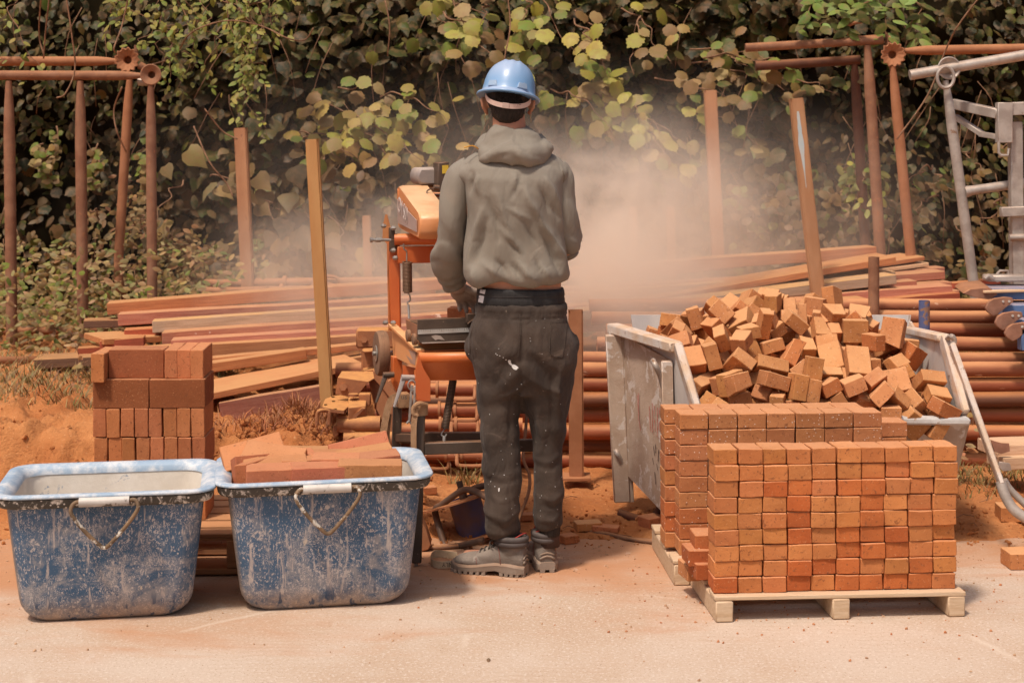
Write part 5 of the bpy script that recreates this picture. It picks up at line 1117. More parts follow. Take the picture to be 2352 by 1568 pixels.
for i in range(60):
    x=random.uniform(-.3,2.5); y=random.uniform(5.85,6.7); z=max(0,gh(x,y))+.006; a=random.uniform(0,3.1); l=random.uniform(.02,.09)
    if i==0: gtw=G()
    gtw.tube([V((x,y,z)),V((x+math.cos(a)*l*.5,y+math.sin(a)*l*.5,z+random.uniform(0,.012))),V((x+math.cos(a+.4)*l,y+math.sin(a+.4)*l,z))],.0016,4)
tag(gtw.build('twig_litter',TW),'dry twigs and root bits scattered on the red dirt','litter',kind='stuff')
# webbing strap with writing on the ground
WEB=mat('webbing',(.60,.46,.31),(.50,.37,.24),rough=.9,vs=40,bump=.6,bs=260)
INK=mat('ink',(.08,.06,.05),(.14,.11,.09),rough=.9)
strap=thing('webbing_strap',P(1030,1300,5.49),'looped beige webbing strap printed ONLY lying by the left boot toe','strap')
q=curve([P(x,y,Y) for x,y,Y in ((1050,1276,5.60),(1020,1273,5.62),(998,1276,5.62),(989,1284,5.56),(992,1292,5.50),(1010,1297,5.47),(1040,1295,5.47),(1075,1292,5.47))],5)
g=G(); wd=.0125
a=[[p+V((0,0,-wd)),p+V((0,0,wd)),p+V((0,.003,wd)),p+V((0,.003,-wd))] for p in q]
for r_ in a:
    lo=min(v.z for v in r_)
    if lo<.001:
        for v in r_: v.z+=.001-lo
g.loft(a); g.build('band',WEB,strap,60)
def text(txt,size,mx,m,name,parent=None,ext=.0006):
    cu=bpy.data.curves.new('t','FONT'); cu.body=txt; cu.size=size; cu.extrude=ext; cu.resolution_u=2; cu.align_x='CENTER'; cu.align_y='CENTER'
    o=bpy.data.objects.new('t',cu); sc.collection.objects.link(o); dg=bpy.context.evaluated_depsgraph_get(); dg.update()
    me=bpy.data.meshes.new_from_object(o.evaluated_get(dg)); bpy.data.objects.remove(o); me.transform(mx); me.materials.clear(); return finish(name,me,m,parent)
def frame(o,x,y,flip=False):
    x=V(x).normalized(); y=V(y); y=(y-x*y.dot(x)).normalized(); z=x.cross(y); return Matrix.Translation(V(o))@Matrix((x,y,z)).transposed().to_4x4()
c=P(1034,1296,5.465); text('ONLY',.021,frame(c+V((0,-.0012,.001)),(-1,-.02,0.02),(0,0,-1)),INK,'printed_word',strap)
g=G(); tag
# cable reel
RSM=mat('reel_steel',(.075,.052,.042),(.12,.07,.05),rough=.55,vs=12,dust=.2)
RFL=mat('reel_flange',(.36,.14,.07),(.28,.10,.05),rough=.8,vs=8,dust=.7,side=.2)
RBL=mat('reel_drum_blue',(.07,.09,.22),(.14,.09,.10),rough=.5,vs=9,dust=.3,side=.06,chip=(.25,.12,.08),chipt=.60,chips=14)
D=5.95; reel=thing('cable_reel',P(1090,1240,D),'tipped cable reel with blue drum, rusty round flanges and bent tube frame','reel')
ax=(P(1062,1128,D)-P(1092,1232,D)).normalized(); c0=P(1092,1232,D); c1=P(1066,1146,D)
def disc(g,c,r,h,ax,n=36):
    a=ax.orthogonal().normalized(); b=ax.cross(a); g.loft([[c+ax*o_+(a*math.cos(2*PI*k/n)+b*math.sin(2*PI*k/n))*r for k in range(n)] for o_ in (-h/2,h/2)])
vd=(c1-V((0,0,CH))).normalized(); axt=(ax-vd*(ax.dot(vd)+.05)).normalized()
g=G(); disc(g,c0,.165,.006,axt); g.build('flange',RFL,reel)
g=G(); disc(g,c1,.165,.006,axt); g.build('flange',RFL,reel)
g=G(); g.tube([c0,c1],PXM(38,D),30,caps=False); g.build('drum',RBL,reel,180)
g=G(); g.tube([c1,c1+axt*.045],.016,14); g.tube([c1+axt*.04,c1+axt*.07],.012,12); g.build('hub',RSM,reel)
g=G(); g.tube(curve([P(1130,1148,D-.25),P(1085,1126,D-.14),P(1058,1128,D-.1),P(1015,1158,D-.05),P(1002,1166,D-.04),P(1000,1180,D-.04),P(1010,1215,D-.08),P(1022,1252,D-.12),P(1032,1257,D-.14),P(1060,1252,D-.2),P(1110,1240,D-.25)],6),.0125,12); g.build('frame_tube',RSM,reel,180)
g=G(); g.tube(curve([P(1080,1130,D-.02),P(1092,1120,D),P(1130,1112,D+.05)],5),.0125,12); g.build('frame_tube',RSM,reel,180)
g=G(); g.prism([P(x,y,6.15) for x,y in ((1190,1180),(1250,1205),(1205,1240),(1188,1236))],(0,.006,.004)); tag(g.build('rusty_plate',RFL),'triangular rusty plate leaning behind the boots','plate')
g=G(); g.prism([P(x,y,5.7) for x,y in ((962,1180),(978,1215),(990,1250),(984,1262),(962,1268))],(0,.07,0),bev=.003); tag(g.build('curved_shard',RUSTO),'curved orange shard standing on the ground behind the saw leg','shard')
# ================= MASONRY SAW =================
ORG=mat('saw_orange',(.62,.13,.022),(.50,.085,.015),rough=.42,vs=4,dust=.6,side=.12,dcol=(.72,.38,.16),chip=(.30,.10,.04),chipt=.70,chips=22,bump=.15,spec=.45)
ORGD=mat('saw_orange_dusty',(.66,.24,.08),(.60,.19,.06),rough=.6,vs=5,dust=.9,side=.4,dcol=(.74,.45,.22),bump=.2)
BLK=mat('saw_black',(.035,.033,.03),(.06,.052,.045),rough=.5,vs=9,dust=.3,side=.08,chip=(.30,.24,.19),chipt=.66,chips=30,spec=.4)
GRY=mat('saw_grey_plastic',(.22,.20,.20),(.30,.26,.24),rough=.6,vs=6,dust=.6,side=.12,dcol=(.55,.42,.34))
STL=mat('saw_steel',(.45,.42,.39),(.30,.27,.24),rough=.35,metal=.6,vs=20,chip=(.25,.14,.09),chipt=.6,chips=30)
RUB=mat('rubber',(.16,.09,.06),(.10,.06,.045),rough=.85,vs=12,dust=.6,side=.35,dcol=(.40,.22,.12))
SX,SY,SA=-.325,5.52,R(15); sc_,ss_=math.cos(SA),math.sin(SA)
def MP(px,py,ly):
    """photo point on the machine's plane at depth ly (machine frame turned by 15 degrees)"""
    k=px-CX; lx=(k*(SY+ly*sc_)-F*(SX-ly*ss_))/(F*sc_-k*ss_); X=SX+lx*sc_-ly*ss_; Y=SY+lx*ss_+ly*sc_
    return V((X,Y,CH-(py-HY)*Y/F))
UX=V((sc_,ss_,0)); UY=V((-ss_,sc_,0)); UZ=V((0,0,1))
saw=thing('masonry_saw',(SX,SY,0),'orange petrol masonry saw with black sliding table and belt guard in front of the worker','saw')
def sp(nm,m,f,parent=None,sm=40):
    g=G(); f(g); return g.build(nm,m,parent or saw,sm)
def qp(pts): return [MP(*p) for p in pts]
# legs
def leg(a,b,s=.034):
    def f(g): g.beam(MP(*b),MP(*a),s,s,.004,up=(1,0,0))
    return f
sp('leg',BLK,leg((966,925,.0),(957,1291,.0)))
sp('leg',BLK,leg((913,930,.46),(905,1215,.5)))
sp('leg',BLK,leg((1258,930,0.02),(1266,1285,.0)))
sp('leg',BLK,leg((1172,930,.62),(1186,1186,.66),.020))
for x,y,ly in ((956,1300,.0),):
    sp('leveling_foot',STL,lambda g:(g.tube([MP(x,y-12,ly),MP(x,y+2,ly)],.007,10),g.tube([MP(x,y+2,ly),MP(x,y+6,ly)],.014,12)))
sp('cross_bar',BLK,lambda g:g.beam(MP(972,1029,.0),MP(1262,1020,.0),.03,.042,.003))
sp('cross_bar',BLK,lambda g:g.beam(MP(915,1005,.46),MP(1180,1003,.5),.03,.040,.003))
sp('side_bar',BLK,lambda g:g.beam(MP(966,1005,.02),MP(912,1005,.45),.02,.03,.003))
# body: side panels, apron, tank
sp('side_panel',ORGD,lambda g:g.prism(qp([(899,748,.52),(966,810,.02),(960,847,.02),(903,819,.52)]),UX*.006,bev=.001))
lab=sp('side_label',mat('label_grey',(.32,.23,.20),(.40,.28,.23),rough=.6,dust=.3,side=.25),lambda g:g.prism([p-UX*.0015 for p in qp([(909,788,.46),(955,809.5,.07),(954,838,.07),(912,820,.46)])],UX*.003))
sp('top_rail',ORGD,lambda g:(g.beam(MP(900,746,.5),MP(966,806,.02),.03,.012,.002),))
sp('apron',ORG,lambda g:(g.prism(qp([(963,786,.10),(1100,783,.10),(1100,812,.06),(963,812,.06)]),UY*.006),
   g.prism(qp([(960,828,.0),(1268,821,.0),(1268,871,.03),(958,874,.03)]),UY*.006,bev=.001)))
sp('front_roll',ORG,lambda g:g.tube([MP(962,822,.015),MP(1100,820,.015),MP(1268,817,.015)],.020,18),sm=180)
sp('leg_socket',ORG,lambda g:g.prism(qp([(955,846,-.022),(962,812,-.022),(972,846,-.022),(989,872,-.022),(989,921,-.022),(958,921,-.022),(955,900,-.022)]),UY*.006,bev=.001))
sp('leg_socket',ORG,lambda g:g.prism([p+UX*.002 for p in qp([(956,846,-.02),(955,918,-.02),(950,912,.02),(950,850,.02)])],UX*.004))
sp('back_socket',ORG,lambda g:g.prism(qp([(903,820,.44),(924,822,.44),(922,905,.44),(914,902,.44),(903,880,.44)]),UY*.05,bev=.001))
sp('cross_panel',ORG,lambda g:g.prism(qp([(925,838,.30),(958,846,.28),(958,880,.28),(925,880,.30)]),UY*.005))
def tank(g):
    a=MP(965,806,.03); b=a+UX*.42
    g.prism([a+UY*.0,b,b+UY*.5,a+UY*.5],(0,0,-.004)); g.prism([a+UY*.5,b+UY*.5,b+UY*.5-UZ*.09,a+UY*.5-UZ*.09],UY*.004); g.prism([b,b+UY*.5,b+UY*.5-UZ*.09,b-UZ*.09],UX*.004)
sp('water_tray',ORG,tank)
# table
def table(g):
    g.prism(qp([(959,734,.0),(1120,728,.0),(1120,783,.0),(966,788,.0),(959,780,.0)]),UY*.008,bev=.001)
sp('table_front',BLK,table)
sp('table_side',mat('table_side',(.22,.11,.08),(.14,.075,.055),rough=.6,dust=.6,side=.3),lambda g:g.prism(qp([(932,733,.26),(958,747,.01),(958,774,.01),(934,756,.26)]),UX*.006))
sp('table_top',BLK,lambda g:g.prism(qp([(960,742,.01),(1120,737,.01),(1108,722,.34),(932,735,.27)]),(0,0,-.006)))
RUL=mat('ruler',(.55,.54,.52),(.48,.44,.40),rough=.4,metal=.3,vs=20,chip=(.3,.22,.17),chipt=.68,chips=40)
rul=sp('ruler',RUL,lambda g:g.prism(qp([(960,757.5,-.003),(1120,751.5,-.003),(1120,760.5,-.003),(960,767.5,-.003)]),UY*.002))
g=G()
for k in range(30):
    x=962+5.2*k; h=5 if k%5==0 else 3; q=qp([(x,757.6-.0375*(x-960),-.0045),(x+.9,757.6-.0375*(x-960),-.0045),(x+.9,757.6+h-.0375*(x-960),-.0045),(x,757.6+h-.0375*(x-960),-.0045)]); g.poly(q)
g.build('scale_marks',INK,rul,0)
sp('stop_block',BLK,lambda g:(g.box(MP(1086,730,-.012),(.05,.03,.034),(0,0,SA),.002),g.tube([MP(1074,744,-.03),MP(1092,730,-.03)],.0025,8)))
for x,y,ly in ((938,770,.17),(952,779,.05)):
    sp('roller',RUB,lambda g:g.tube([MP(x,y,ly)-UX*.008,MP(x,y,ly)-UX*.006,MP(x,y,ly)+UX*.006,MP(x,y,ly)+UX*.008],[.017,.021,.021,.017],22))
sp('table_pale_patches',mat('table_pale',(.50,.42,.36),(.30,.22,.18),rough=.4),lambda g:(g.poly(qp([(990,772,-.0012),(1000,769,-.0012),(1012,771,-.0012),(1022,781,-.0012),(1006,779,-.0012),(1000,781,-.0012)])),g.poly(qp([(968,786,-.0012),(1100,781,-.0012),(1100,784,-.0012),(970,789,-.0012)]))),sm=0)  # paler flat patches on the table front and along its lower edge
for px,py,ly,sz,l,c in ((1068,720,.26,(.16,.075,.045),'brown brick lying on the black saw table under the gloved hand',(.75,.6,.55)),(1094,708,.32,(.17,.08,.045),'orange brick lying on the brown one on the saw table',(1.1,.9,.8))):
    me=brickmesh(*sz,.001,0,int(px)); p=MP(px,py,ly)+UX*.02; p.z+=.0; o=inst(me,BRL,p,(0,0,SA+R(-25)),c); tag(o,l,'brick')
# wheel
def wheel(g):
    c=MP(876,811,.60); a=UX; 
    prof=[(-.018,.030),(-.022,.075),(-.020,.083),(-.012,.087),(.012,.087),(.020,.083),(.022,.075),(.018,.030)]
    n=36; g.loft([[c+a*o_+(UY*math.cos(2*PI*k/n)+UZ*math.sin(2*PI*k/n))*r for k in range(n)] for o_,r in prof])
    for o_ in (-.007,0,.007): 
        g.tube([c+a*o_+(UY*math.cos(2*PI*k/36)+UZ*math.sin(2*PI*k/36))*.0865 for k in range(36)],.0018,5,closed=True)
wh=sp('wheel',RUB,wheel)
sp('hub',STL,lambda g:(g.tube([MP(876,811,.60)-UX*.035,MP(876,811,.60)+UX*.05],.009,10),g.tube([MP(876,811,.60)-UX*.024,MP(876,811,.60)-UX*.02],.032,20)),wh)
# upright frame
sp('side_plate',ORGD,lambda g:g.prism([p for p in qp([(878,548,.50),(879,520,.50),(884,492,.50),(890,520,.50),(897,530,.50),(899,760,.52),(891,760,.52),(889,560,.50)])],UX*.012+UY*.01,bev=.001))
sp('upright',ORG,lambda g:g.beam(MP(909,752,.50),MP(906,545,.50),.05,.040,.003,up=(1,0,0)))
sp('hinge_block',BLK,lambda g:(g.box(MP(900,535,.47),(.02,.03,.045),(0,0,SA),.003),g.box(MP(901,563,.47),(.02,.03,.05),(0,0,SA),.003)))
for x,y in ((881,519),(903,524),(903,575),(908,592),(885,741),(903,741)): sp('bolt',STL,lambda g:(g.tube([MP(x,y,.45)-UX*.006,MP(x,y,.45)+UX*.006],.0095,6),g.tube([MP(x,y,.45)-UX*.010,MP(x,y,.45)+UX*.010],.005,8)))
sp('pivot_tube',ORG,lambda g:g.tube([MP(906,550,.46),MP(1075,549,.40)],.022,20),sm=60)
sp('cross_beam',ORG,lambda g:g.beam(MP(912,585,.46),MP(1085,582,.44),.035,.064,.003))
sp('adjusting_rod',STL,lambda g:(g.tube([MP(850,551,.46),MP(856,551,.46)],.010,10),g.tube([MP(856,551,.46),MP(898,551,.46)],.006,10),g.tube([MP(862,551,.46),MP(874,551,.46)],.010,6)))
# springs
sp('tension_spring',mat('spring_brown',(.11,.075,.05),(.16,.10,.07),rough=.5,metal=.3,dust=.3),lambda g:(g.tube(spring(MP(935,601,.40),MP(936,671,.40),.0165,22,0,14),.0028,6),),sm=180)
sp('spring_hook',STL,lambda g:g.tube(curve([MP(927,560,.40),MP(928,572,.40),MP(934,578,.40),MP(934,600,.40)],4),.003,8))
sp('spring_hook',STL,lambda g:(g.tube(curve([MP(936,671,.40),MP(941,678,.40),MP(942,690,.40),MP(936,694,.40),MP(938,702,.40)],4),.003,8),g.tube([MP(938,700,.38),MP(940,732,.36)],.0045,8)))
sp('return_spring',BLK,lambda g:g.tube(spring(MP(1041,872,.10),MP(1022,984,.05),.0125,34,0,12),.0026,5),sm=180)
sp('spring_bolt',STL,lambda g:(g.tube(curve([MP(1022,984,.05),MP(1016,992,.04),MP(1014,999,.03),MP(1022,1002,.02),MP(1026,996,.02)],4),.0025,8),g.tube([MP(1020,1002,.02),MP(1020,1021,.01)],.0065,10),g.tube([MP(1020,1014,.01),MP(1020,1019,.01)],.0115,6)))
# belt guard: a long rounded housing, the back end higher
def guard(g):
    q=qp([(909,432,.60),(919,425,.62),(960,484,.16),(965,500,.12),(964,536,.12),(962,550,.15),(918,526,.60),(911,512,.62)])
    g.prism(q,UX*.115,bev=.008)
gd=sp('belt_guard',mat('guard_orange',(.64,.17,.035),(.60,.19,.05),rough=.4,vs=3,dust=.92,side=.3,dcol=(.76,.50,.28),chip=(.46,.36,.30),chipt=.70,chips=9,spec=.45),guard)
sp('guard_label',mat('label_silver',(.36,.30,.30),(.42,.33,.30),rough=.4,side=.15,dust=.3),lambda g:g.prism([p-UX*.0015 for p in qp([(913,458,.56),(957,506,.17),(957,533,.17),(914,512,.56)])],UX*.003),gd)
def sidetext(txt,size,px,py,ly,parent,squash=1.,slope=0):
    c=MP(px,py,ly)-UX*.0035; m=frame(c,-UY+UZ*slope,UZ)
    return text(txt,size,m@Matrix.Diagonal((squash,1,1,1)),mat('white_letters',(.62,.60,.60),(.50,.46,.44),rough=.6,side=.2,dust=.3),'lettering',parent,.0008)
sidetext('CM 501',.088,927,484,.43,gd,.72,-.22)
sidetext('CM 501',.045,918,806,.40,lab,.8,-.30)
# motor group behind the guard
sp('motor_housing',GRY,lambda g:(g.prism(qp([(965,386,.60),(1012,385,.60),(1012,426,.60),(963,424,.60),(958,404,.60)]),UY*.16,bev=.008),))
sp('motor_casting',ORGD,lambda g:(g.prism(qp([(962,428,.62),(1000,424,.62),(1004,440,.62),(980,455,.62),(966,440,.62)]),UY*.12,bev=.004)))
def fins(g):
    for k in range(6): g.box(MP(992,446+k*8,.50),(.09,.10,.007),(0,0,SA),.002)
    g.box(MP(996,470,.55),(.06,.08,.10),(0,0,SA),.004)
sp('cooling_fins',BLK,fins)
sp('control_box',BLK,lambda g:g.prism(qp([(1007,374,.52),(1032,372,.52),(1032,442,.52),(1007,442,.52)]),UY*.10,bev=.003))
sp('warning_label',mat('yellow_label',(.70,.52,.06),(.60,.42,.05),rough=.5,dust=.3,side=.1),lambda g:g.prism(qp([(1016,380,.517),(1030,379,.517),(1030,398,.517),(1016,399,.517)]),UY*.002))
sp('fuel_bracket',ORG,lambda g:(g.prism(qp([(997,443,.46),(1030,442,.46),(1030,468,.46),(997,468,.46)]),UY*.06,bev=.002),g.prism(qp([(1000,482,.40),(1060,482,.40),(1060,560,.40),(1004,560,.40),(998,520,.40)]),UY*.05,bev=.003)))
sp('fuel_hose',BLK,lambda g:(g.tube(curve([MP(998,432,.48),MP(984,436,.47),MP(981,444,.46),MP(996,452,.45)],5),.003,8),g.tube([MP(996,431,.5),MP(1008,432,.5)],.011,12)))
sp('blade_cover',ORG,lambda g:g.tube([MP(1075,560,.34),MP(1090,560,.34)],.13,36))
# lock levers, wrenches and strap at the legs
for a,b,c,ly,nm in (((880,861),(905,860),(864,924),.42,1),((922,867),(954,868),(905,934),.02,2)):
    sp('lock_lever',BLK if nm==1 else GRY,lambda g:(g.tube([MP(*a,ly),MP(*b,ly)],.011,14),g.tube([MP(a[0]+6,a[1],ly),MP((a[0]*.5+c[0]*.5)+3,(a[1]+c[1])/2,ly-.01),MP(*c,ly-.02)],[.0105,.007,.0045],8,flat=.6)))
sp('wrench',STL,lambda g:(g.beam(MP(946,884,-.01),MP(940,968,-.01),.004,.009,.001,up=(1,0,0)),g.tube(curve([MP(934,972,-.01),MP(940,966,-.01),MP(945,974,-.01)],3),.004,6),g.tube([MP(946+9*math.cos(t),884+11*math.sin(t),-.01) for t in [2*PI*k/14 for k in range(14)]],.003,6,closed=True)))
sp('wrench',STL,lambda g:(g.beam(MP(953,886,-.015),MP(949,975,-.015),.004,.008,.001,up=(1,0,0)),g.tube(curve([MP(945,980,-.015),MP(949,974,-.015),MP(954,981,-.015)],3),.004,6)))
def ribbon(g,pts,wd,th=.003):
    q=curve(pts,5); 
    rings=[]
    for i,p in enumerate(q):
        t=(q[min(i+1,len(q)-1)]-q[max(i-1,0)]).normalized(); s_=t.cross(V((0,1,0))).normalized()
        rings.append([p-s_*wd-V((0,th,0)),p+s_*wd-V((0,th,0)),p+s_*wd+V((0,th,0)),p-s_*wd+V((0,th,0))])
    g.loft(rings)
st=thing('ratchet_strap',MP(885,1020,.4),'beige webbing strap looped round the saw legs and hanging down','strap')
WEBT=mat('webbing_tan',(.42,.25,.14),(.34,.19,.10),rough=.9,vs=40,bump=.7,bs=300,dust=.3)
g=G(); ribbon(g,[MP(924,912,.40),MP(905,912,.40),MP(893,930,.40),MP(885,965,.40),MP(880,1000,.40),MP(877,1040,.40)],.013); g.build('band',WEBT,st)
g=G(); ribbon(g,[MP(893,950,.41),MP(888,1000,.41),MP(893,1045,.41)],.012); g.build('band',WEBT,st)
g=G(); ribbon(g,[MP(956,935,-.03),MP(951,970,-.03),MP(950,1010,-.03),MP(951,1058,-.03)],.010); g.build('band',WEBT,st)
g=G(); g.tube([MP(966,926,0),MP(966,952,0)],.026,20); g.tube(curve([MP(980,930,-.02),MP(962,926,-.04),MP(950,936,-.03),MP(950,950,-.03),MP(960,954,-.03)],5),.008,8); g.build('loop',WEBT,st)
g=G(); g.box(MP(925,918,.42),(.045,.05,.055),(0,0,SA),.003); lb=g.build('tag_block',WEBT,st)
text('sn',.028,frame(MP(928,915,.38)+V((0,0,.002)),(-1,0,0),(0,0,-1)),INK,'printed_letters',lb)
# ================= WORKER =================
PY=5.47
def B(px,py,dy=0.): return P(px,py,PY+dy)
def ering(c,rx,ry,n=28,p=2.3,tx=0.,tz=0.):
    """superellipse ring in the horizontal plane, tz: height change per metre forward, tx: per metre sideways"""
    out=[]
    for k in range(n):
        a=2*PI*k/n; ca,sa=math.cos(a),math.sin(a); x=math.copysign(abs(ca)**(2/p),ca)*rx; y=math.copysign(abs(sa)**(2/p),sa)*ry
        out.append(V((c.x+x,c.y+y,c.z+tz*y+tx*x)))
    return out
def lim(g,pts,r,n=16): g.tube(curve([V(p) for p in pts],4),[lerp(r[min(len(r)-1,i//4)],r[min(len(r)-1,i//4+1)],(i%4)/4) for i in range(4*(len(pts)-1)+1)],n)
worker=thing('person',(.01,PY,0),'worker in olive hooded jacket and blue hard hat, back turned, working at the saw','person')
SKIN=mat('skin',(.48,.24,.15),(.42,.19,.115),rough=.5,vs=12,bump=.15,bs=200,spec=.4)
SKIN.node_tree.nodes['Principled BSDF'].inputs['Subsurface Weight'].default_value=.08
SKIN.node_tree.nodes['Principled BSDF'].inputs['Subsurface Radius'].default_value=(.02,.008,.004)
# joints
shL,elL,wrL=B(1068,398),B(1033,572,.05),B(1050,658,.20)
shR,elR,wrR=B(1272,398),B(1300,560,.04),B(1235,640,.30)
HC=B(1167,232,.02)      # head centre
# --- body: one continuous skin ---
g=G()
g.ell(HC+V((0,.0,.025)),(.074,.094,.088)); g.ell(HC+V((0,.045,-.055)),(.055,.055,.060)); g.ell(HC+V((0,.062,-.095)),(.028,.025,.022))
g.ell(HC+V((0,.103,-.030)),(.011,.018,.018)); g.tube([HC+V((0,.090,.005)),HC+V((0,.112,-.038))],[.007,.012],10)
for s in(-1,1):
    g.ell(HC+V((s*.026,.088,.008)),(.013,.010,.009)); g.ell(HC+V((s*.028,.092,.022)),(.018,.008,.005))
    g.tube(curve([HC+V((s*.076,.012,-.005)),HC+V((s*.086,-.006,.010)),HC+V((s*.092,-.020,.002)),HC+V((s*.088,-.018,-.022)),HC+V((s*.078,-.002,-.038)),HC+V((s*.072,.008,-.045))],4),[.007]*8+[.0065]*8+[.008]*5,10)
    g.ell(HC+V((s*.080,-.002,-.016)),(.008,.016,.024))
g.ell(HC+V((0,.098,-.068)),(.020,.010,.006)); g.ell(HC+V((0,.097,-.077)),(.017,.010,.006))
lim(g,[B(1172,330,.0),B(1170,300,.0),B(1168,262,.01)],[.075,.060,.056])
tors=[(1196,690,.135,.10),(1196,655,.142,.105),(1190,600,.142,.105),(1175,520,.155,.115),(1177,450,.165,.12),(1177,400,.16,.11),(1175,360,.12,.09),(1172,335,.07,.07)]
g.loft([ering(B(x,y),rx,ry) for x,y,rx,ry in tors])
lim(g,[shL,shL.lerp(elL,.5),elL],[.042,.040,.036]); lim(g,[elL,elL.lerp(wrL,.4),wrL],[.040,.037,.026])
lim(g,[shR,shR.lerp(elR,.5),elR],[.040,.036,.034]); lim(g,[elR,elR.lerp(wrR,.4),wrR],[.040,.037,.026])
hipL,hipR=B(1152,790),B(1248,790); knL,knR=B(1145,1010,-.02),B(1258,1000,-.01); anL,anR=B(1158,1228,-.03),B(1262,1214,-.01)
g.loft([ering(B(1201,790),.14,.105),ering(B(1198,740),.14,.11),ering(B(1196,690),.135,.10)])
lim(g,[hipL,hipL.lerp(knL,.5),knL],[.070,.066,.048]); lim(g,[knL,knL.lerp(anL,.35),anL],[.048,.046,.033])
lim(g,[hipR,hipR.lerp(knR,.5),knR],[.070,.066,.048]); lim(g,[knR,knR.lerp(anR,.35),anR],[.048,.046,.033])
def hand(g,w,fwd,side,up,s=1.,fat=1.,curl=.5):
    """palm and five fingers: w wrist, fwd towards the fingertips, side towards the thumb, up the back of the hand"""
    fwd=V(fwd).normalized(); side=V(side); side=(side-fwd*side.dot(fwd)).normalized(); up=side.cross(fwd); up=up if up.dot(V((0,0,1)))>0 or True else -up
    L=.085*s
    g.loft([[w+fwd*t*L+side*math.cos(a)*wx*fat+up*math.sin(a)*th*fat for a in [2*PI*k/14 for k in range(14)]] for t,wx,th in ((-.25,.026,.020),(.05,.028,.019),(.35,.035,.018),(.7,.041,.017),(1.0,.040,.015),(1.08,.034,.010))])
    for i,(o_,ln) in enumerate(((.030,.070),(.010,.078),(-.011,.073),(-.030,.058))):
        b=w+fwd*L*.98+side*o_; d=(fwd+side*o_*4).normalized(); ang=curl*(.8+.15*i); p=b; pts=[b-d*.012]; r=[.0098*fat]
        for seg,fr in enumerate((.44,.32,.24)):
            d2=(d*math.cos(ang*(seg*.75+.3))-up*math.sin(ang*(seg*.75+.3))).normalized(); pts.append(p); r.append(.0095*fat*(1-.08*seg)); p=p+d2*ln*fr*s
        pts.append(p); r.append(.0068*fat)
        g.tube(curve(pts,3),[lerp(r[min(k//3,len(r)-1)],r[min(k//3+1,len(r)-1)],(k%3)/3) for k in range(3*(len(pts)-1)+1)],10); g.ell(p,.0068*fat,u=10,v=8)
    b=w+fwd*L*.22+side*.026; t1=b+(fwd*.6+side*.75).normalized()*.036*s-up*.006; t2=t1+(fwd*.9+side*.2).normalized()*.030*s-up*.006
    g.tube(curve([b-side*.012,b,t1,t2],3),[.013*fat]*4+[.0115*fat]*3+[.009*fat]*3,10); g.ell(t2,.009*fat,u=10,v=8)
# left hand reaches down over the brick, right hand holds it from the other side
hfL=(.30,.70,-.50); hsL=(.90,-.30,.10)
hfR=(-.55,.45,-.55); hsR=(-.7,.2,.6)
hand(g,wrL,hfL,hsL,None,.95,.9,.45); hand(g,wrR,hfR,(.2,.8,.4),None,.95,.9,.7)
for an,d in ((anL,V((-.9,.36,0))),(anR,V((-.08,1,0)))):
    d=d.normalized(); g.loft([[an+d*t+V((0,0,-.07-abs(t)*.12))+V((-d.y,d.x,0))*math.cos(a)*.026+V((0,0,1))*math.sin(a)*.022 for a in [2*PI*k/14 for k in range(14)]] for t in (.0,.03,.08,.12,.15)])
me=remesh(g,.0065,3,.5); body=finish('body',me,SKIN,worker,180)
# --- hair ---
HAIR=mat('hair',(.018,.013,.011),(.035,.024,.018),rough=.55,vs=60,bump=.9,bs=420,stretch=(3,3,.5))
g=G(); g.ell(HC+V((0,-.004,.030)),(.081,.100,.090)); g.ell(HC+V((0,-.040,-.030)),(.061,.062,.052)); g.ell(HC+V((0,-.054,-.056)),(.044,.040,.028))
me=remesh(g,.006,4); displace(me,lambda c,n: .003*fn(c.x,c.y,c.z,60,2)+.0015*fn(c.x,c.y,c.z,180,2) if c.y<HC.y+.04 else -.02)
finish('hair',me,HAIR,worker,180)
g=G()
random.seed(5)
for k in range(420):   # curls showing through the strap opening
    a=random.uniform(-.55,.6); z=random.uniform(.0,.045); p=HC+V((math.sin(a)*.082,-math.cos(a)*.098-.002,z-.012)); t=V((math.cos(a),math.sin(a),0))
    d=(t*random.uniform(-1,1)+V((0,-.3,random.uniform(-1,.4)))).normalized()*random.uniform(.008,.014); q=V((0,-.005,-.003))
    g.tube([p,p+d*.5+q,p+d+q*.2],[.0011,.0010,.0004],4)
g.build('hair_curls',HAIR,worker,180)
# --- hard hat, tipped a little to the right ---
HATM=mat('hat_blue',(.15,.33,.60),(.18,.38,.65),rough=.32,vs=3,dust=.42,side=.03,dcol=(.60,.55,.58),bump=.06,bs=60,spec=.5,chip=(.42,.44,.50),chipt=.66,chips=26)
hm=Matrix.Translation(B(1168,219,.03))@Matrix.Rotation(R(7),4,'Y')@Matrix.Rotation(R(-9),4,'X')
g=G(); rings=[]
n=64
def hatr(t,dr=0.):
    a=t*PI/2; return (math.cos(a)**.72*(.0925+dr),math.cos(a)**.74*(.118+dr),math.sin(a)**1.0*.112)
outer=[(0.,.0)]
prof=[(.110,.137,-.0125),(.1125,.140,-.0085),(.111,.1385,-.0045),(.098,.124,.0),(.0945,.1205,.010)]
for rx,ry,z in prof: rings.append([hm@V((math.cos(2*PI*k/n)*rx,math.sin(2*PI*k/n)*ry,z)) for k in range(n)])
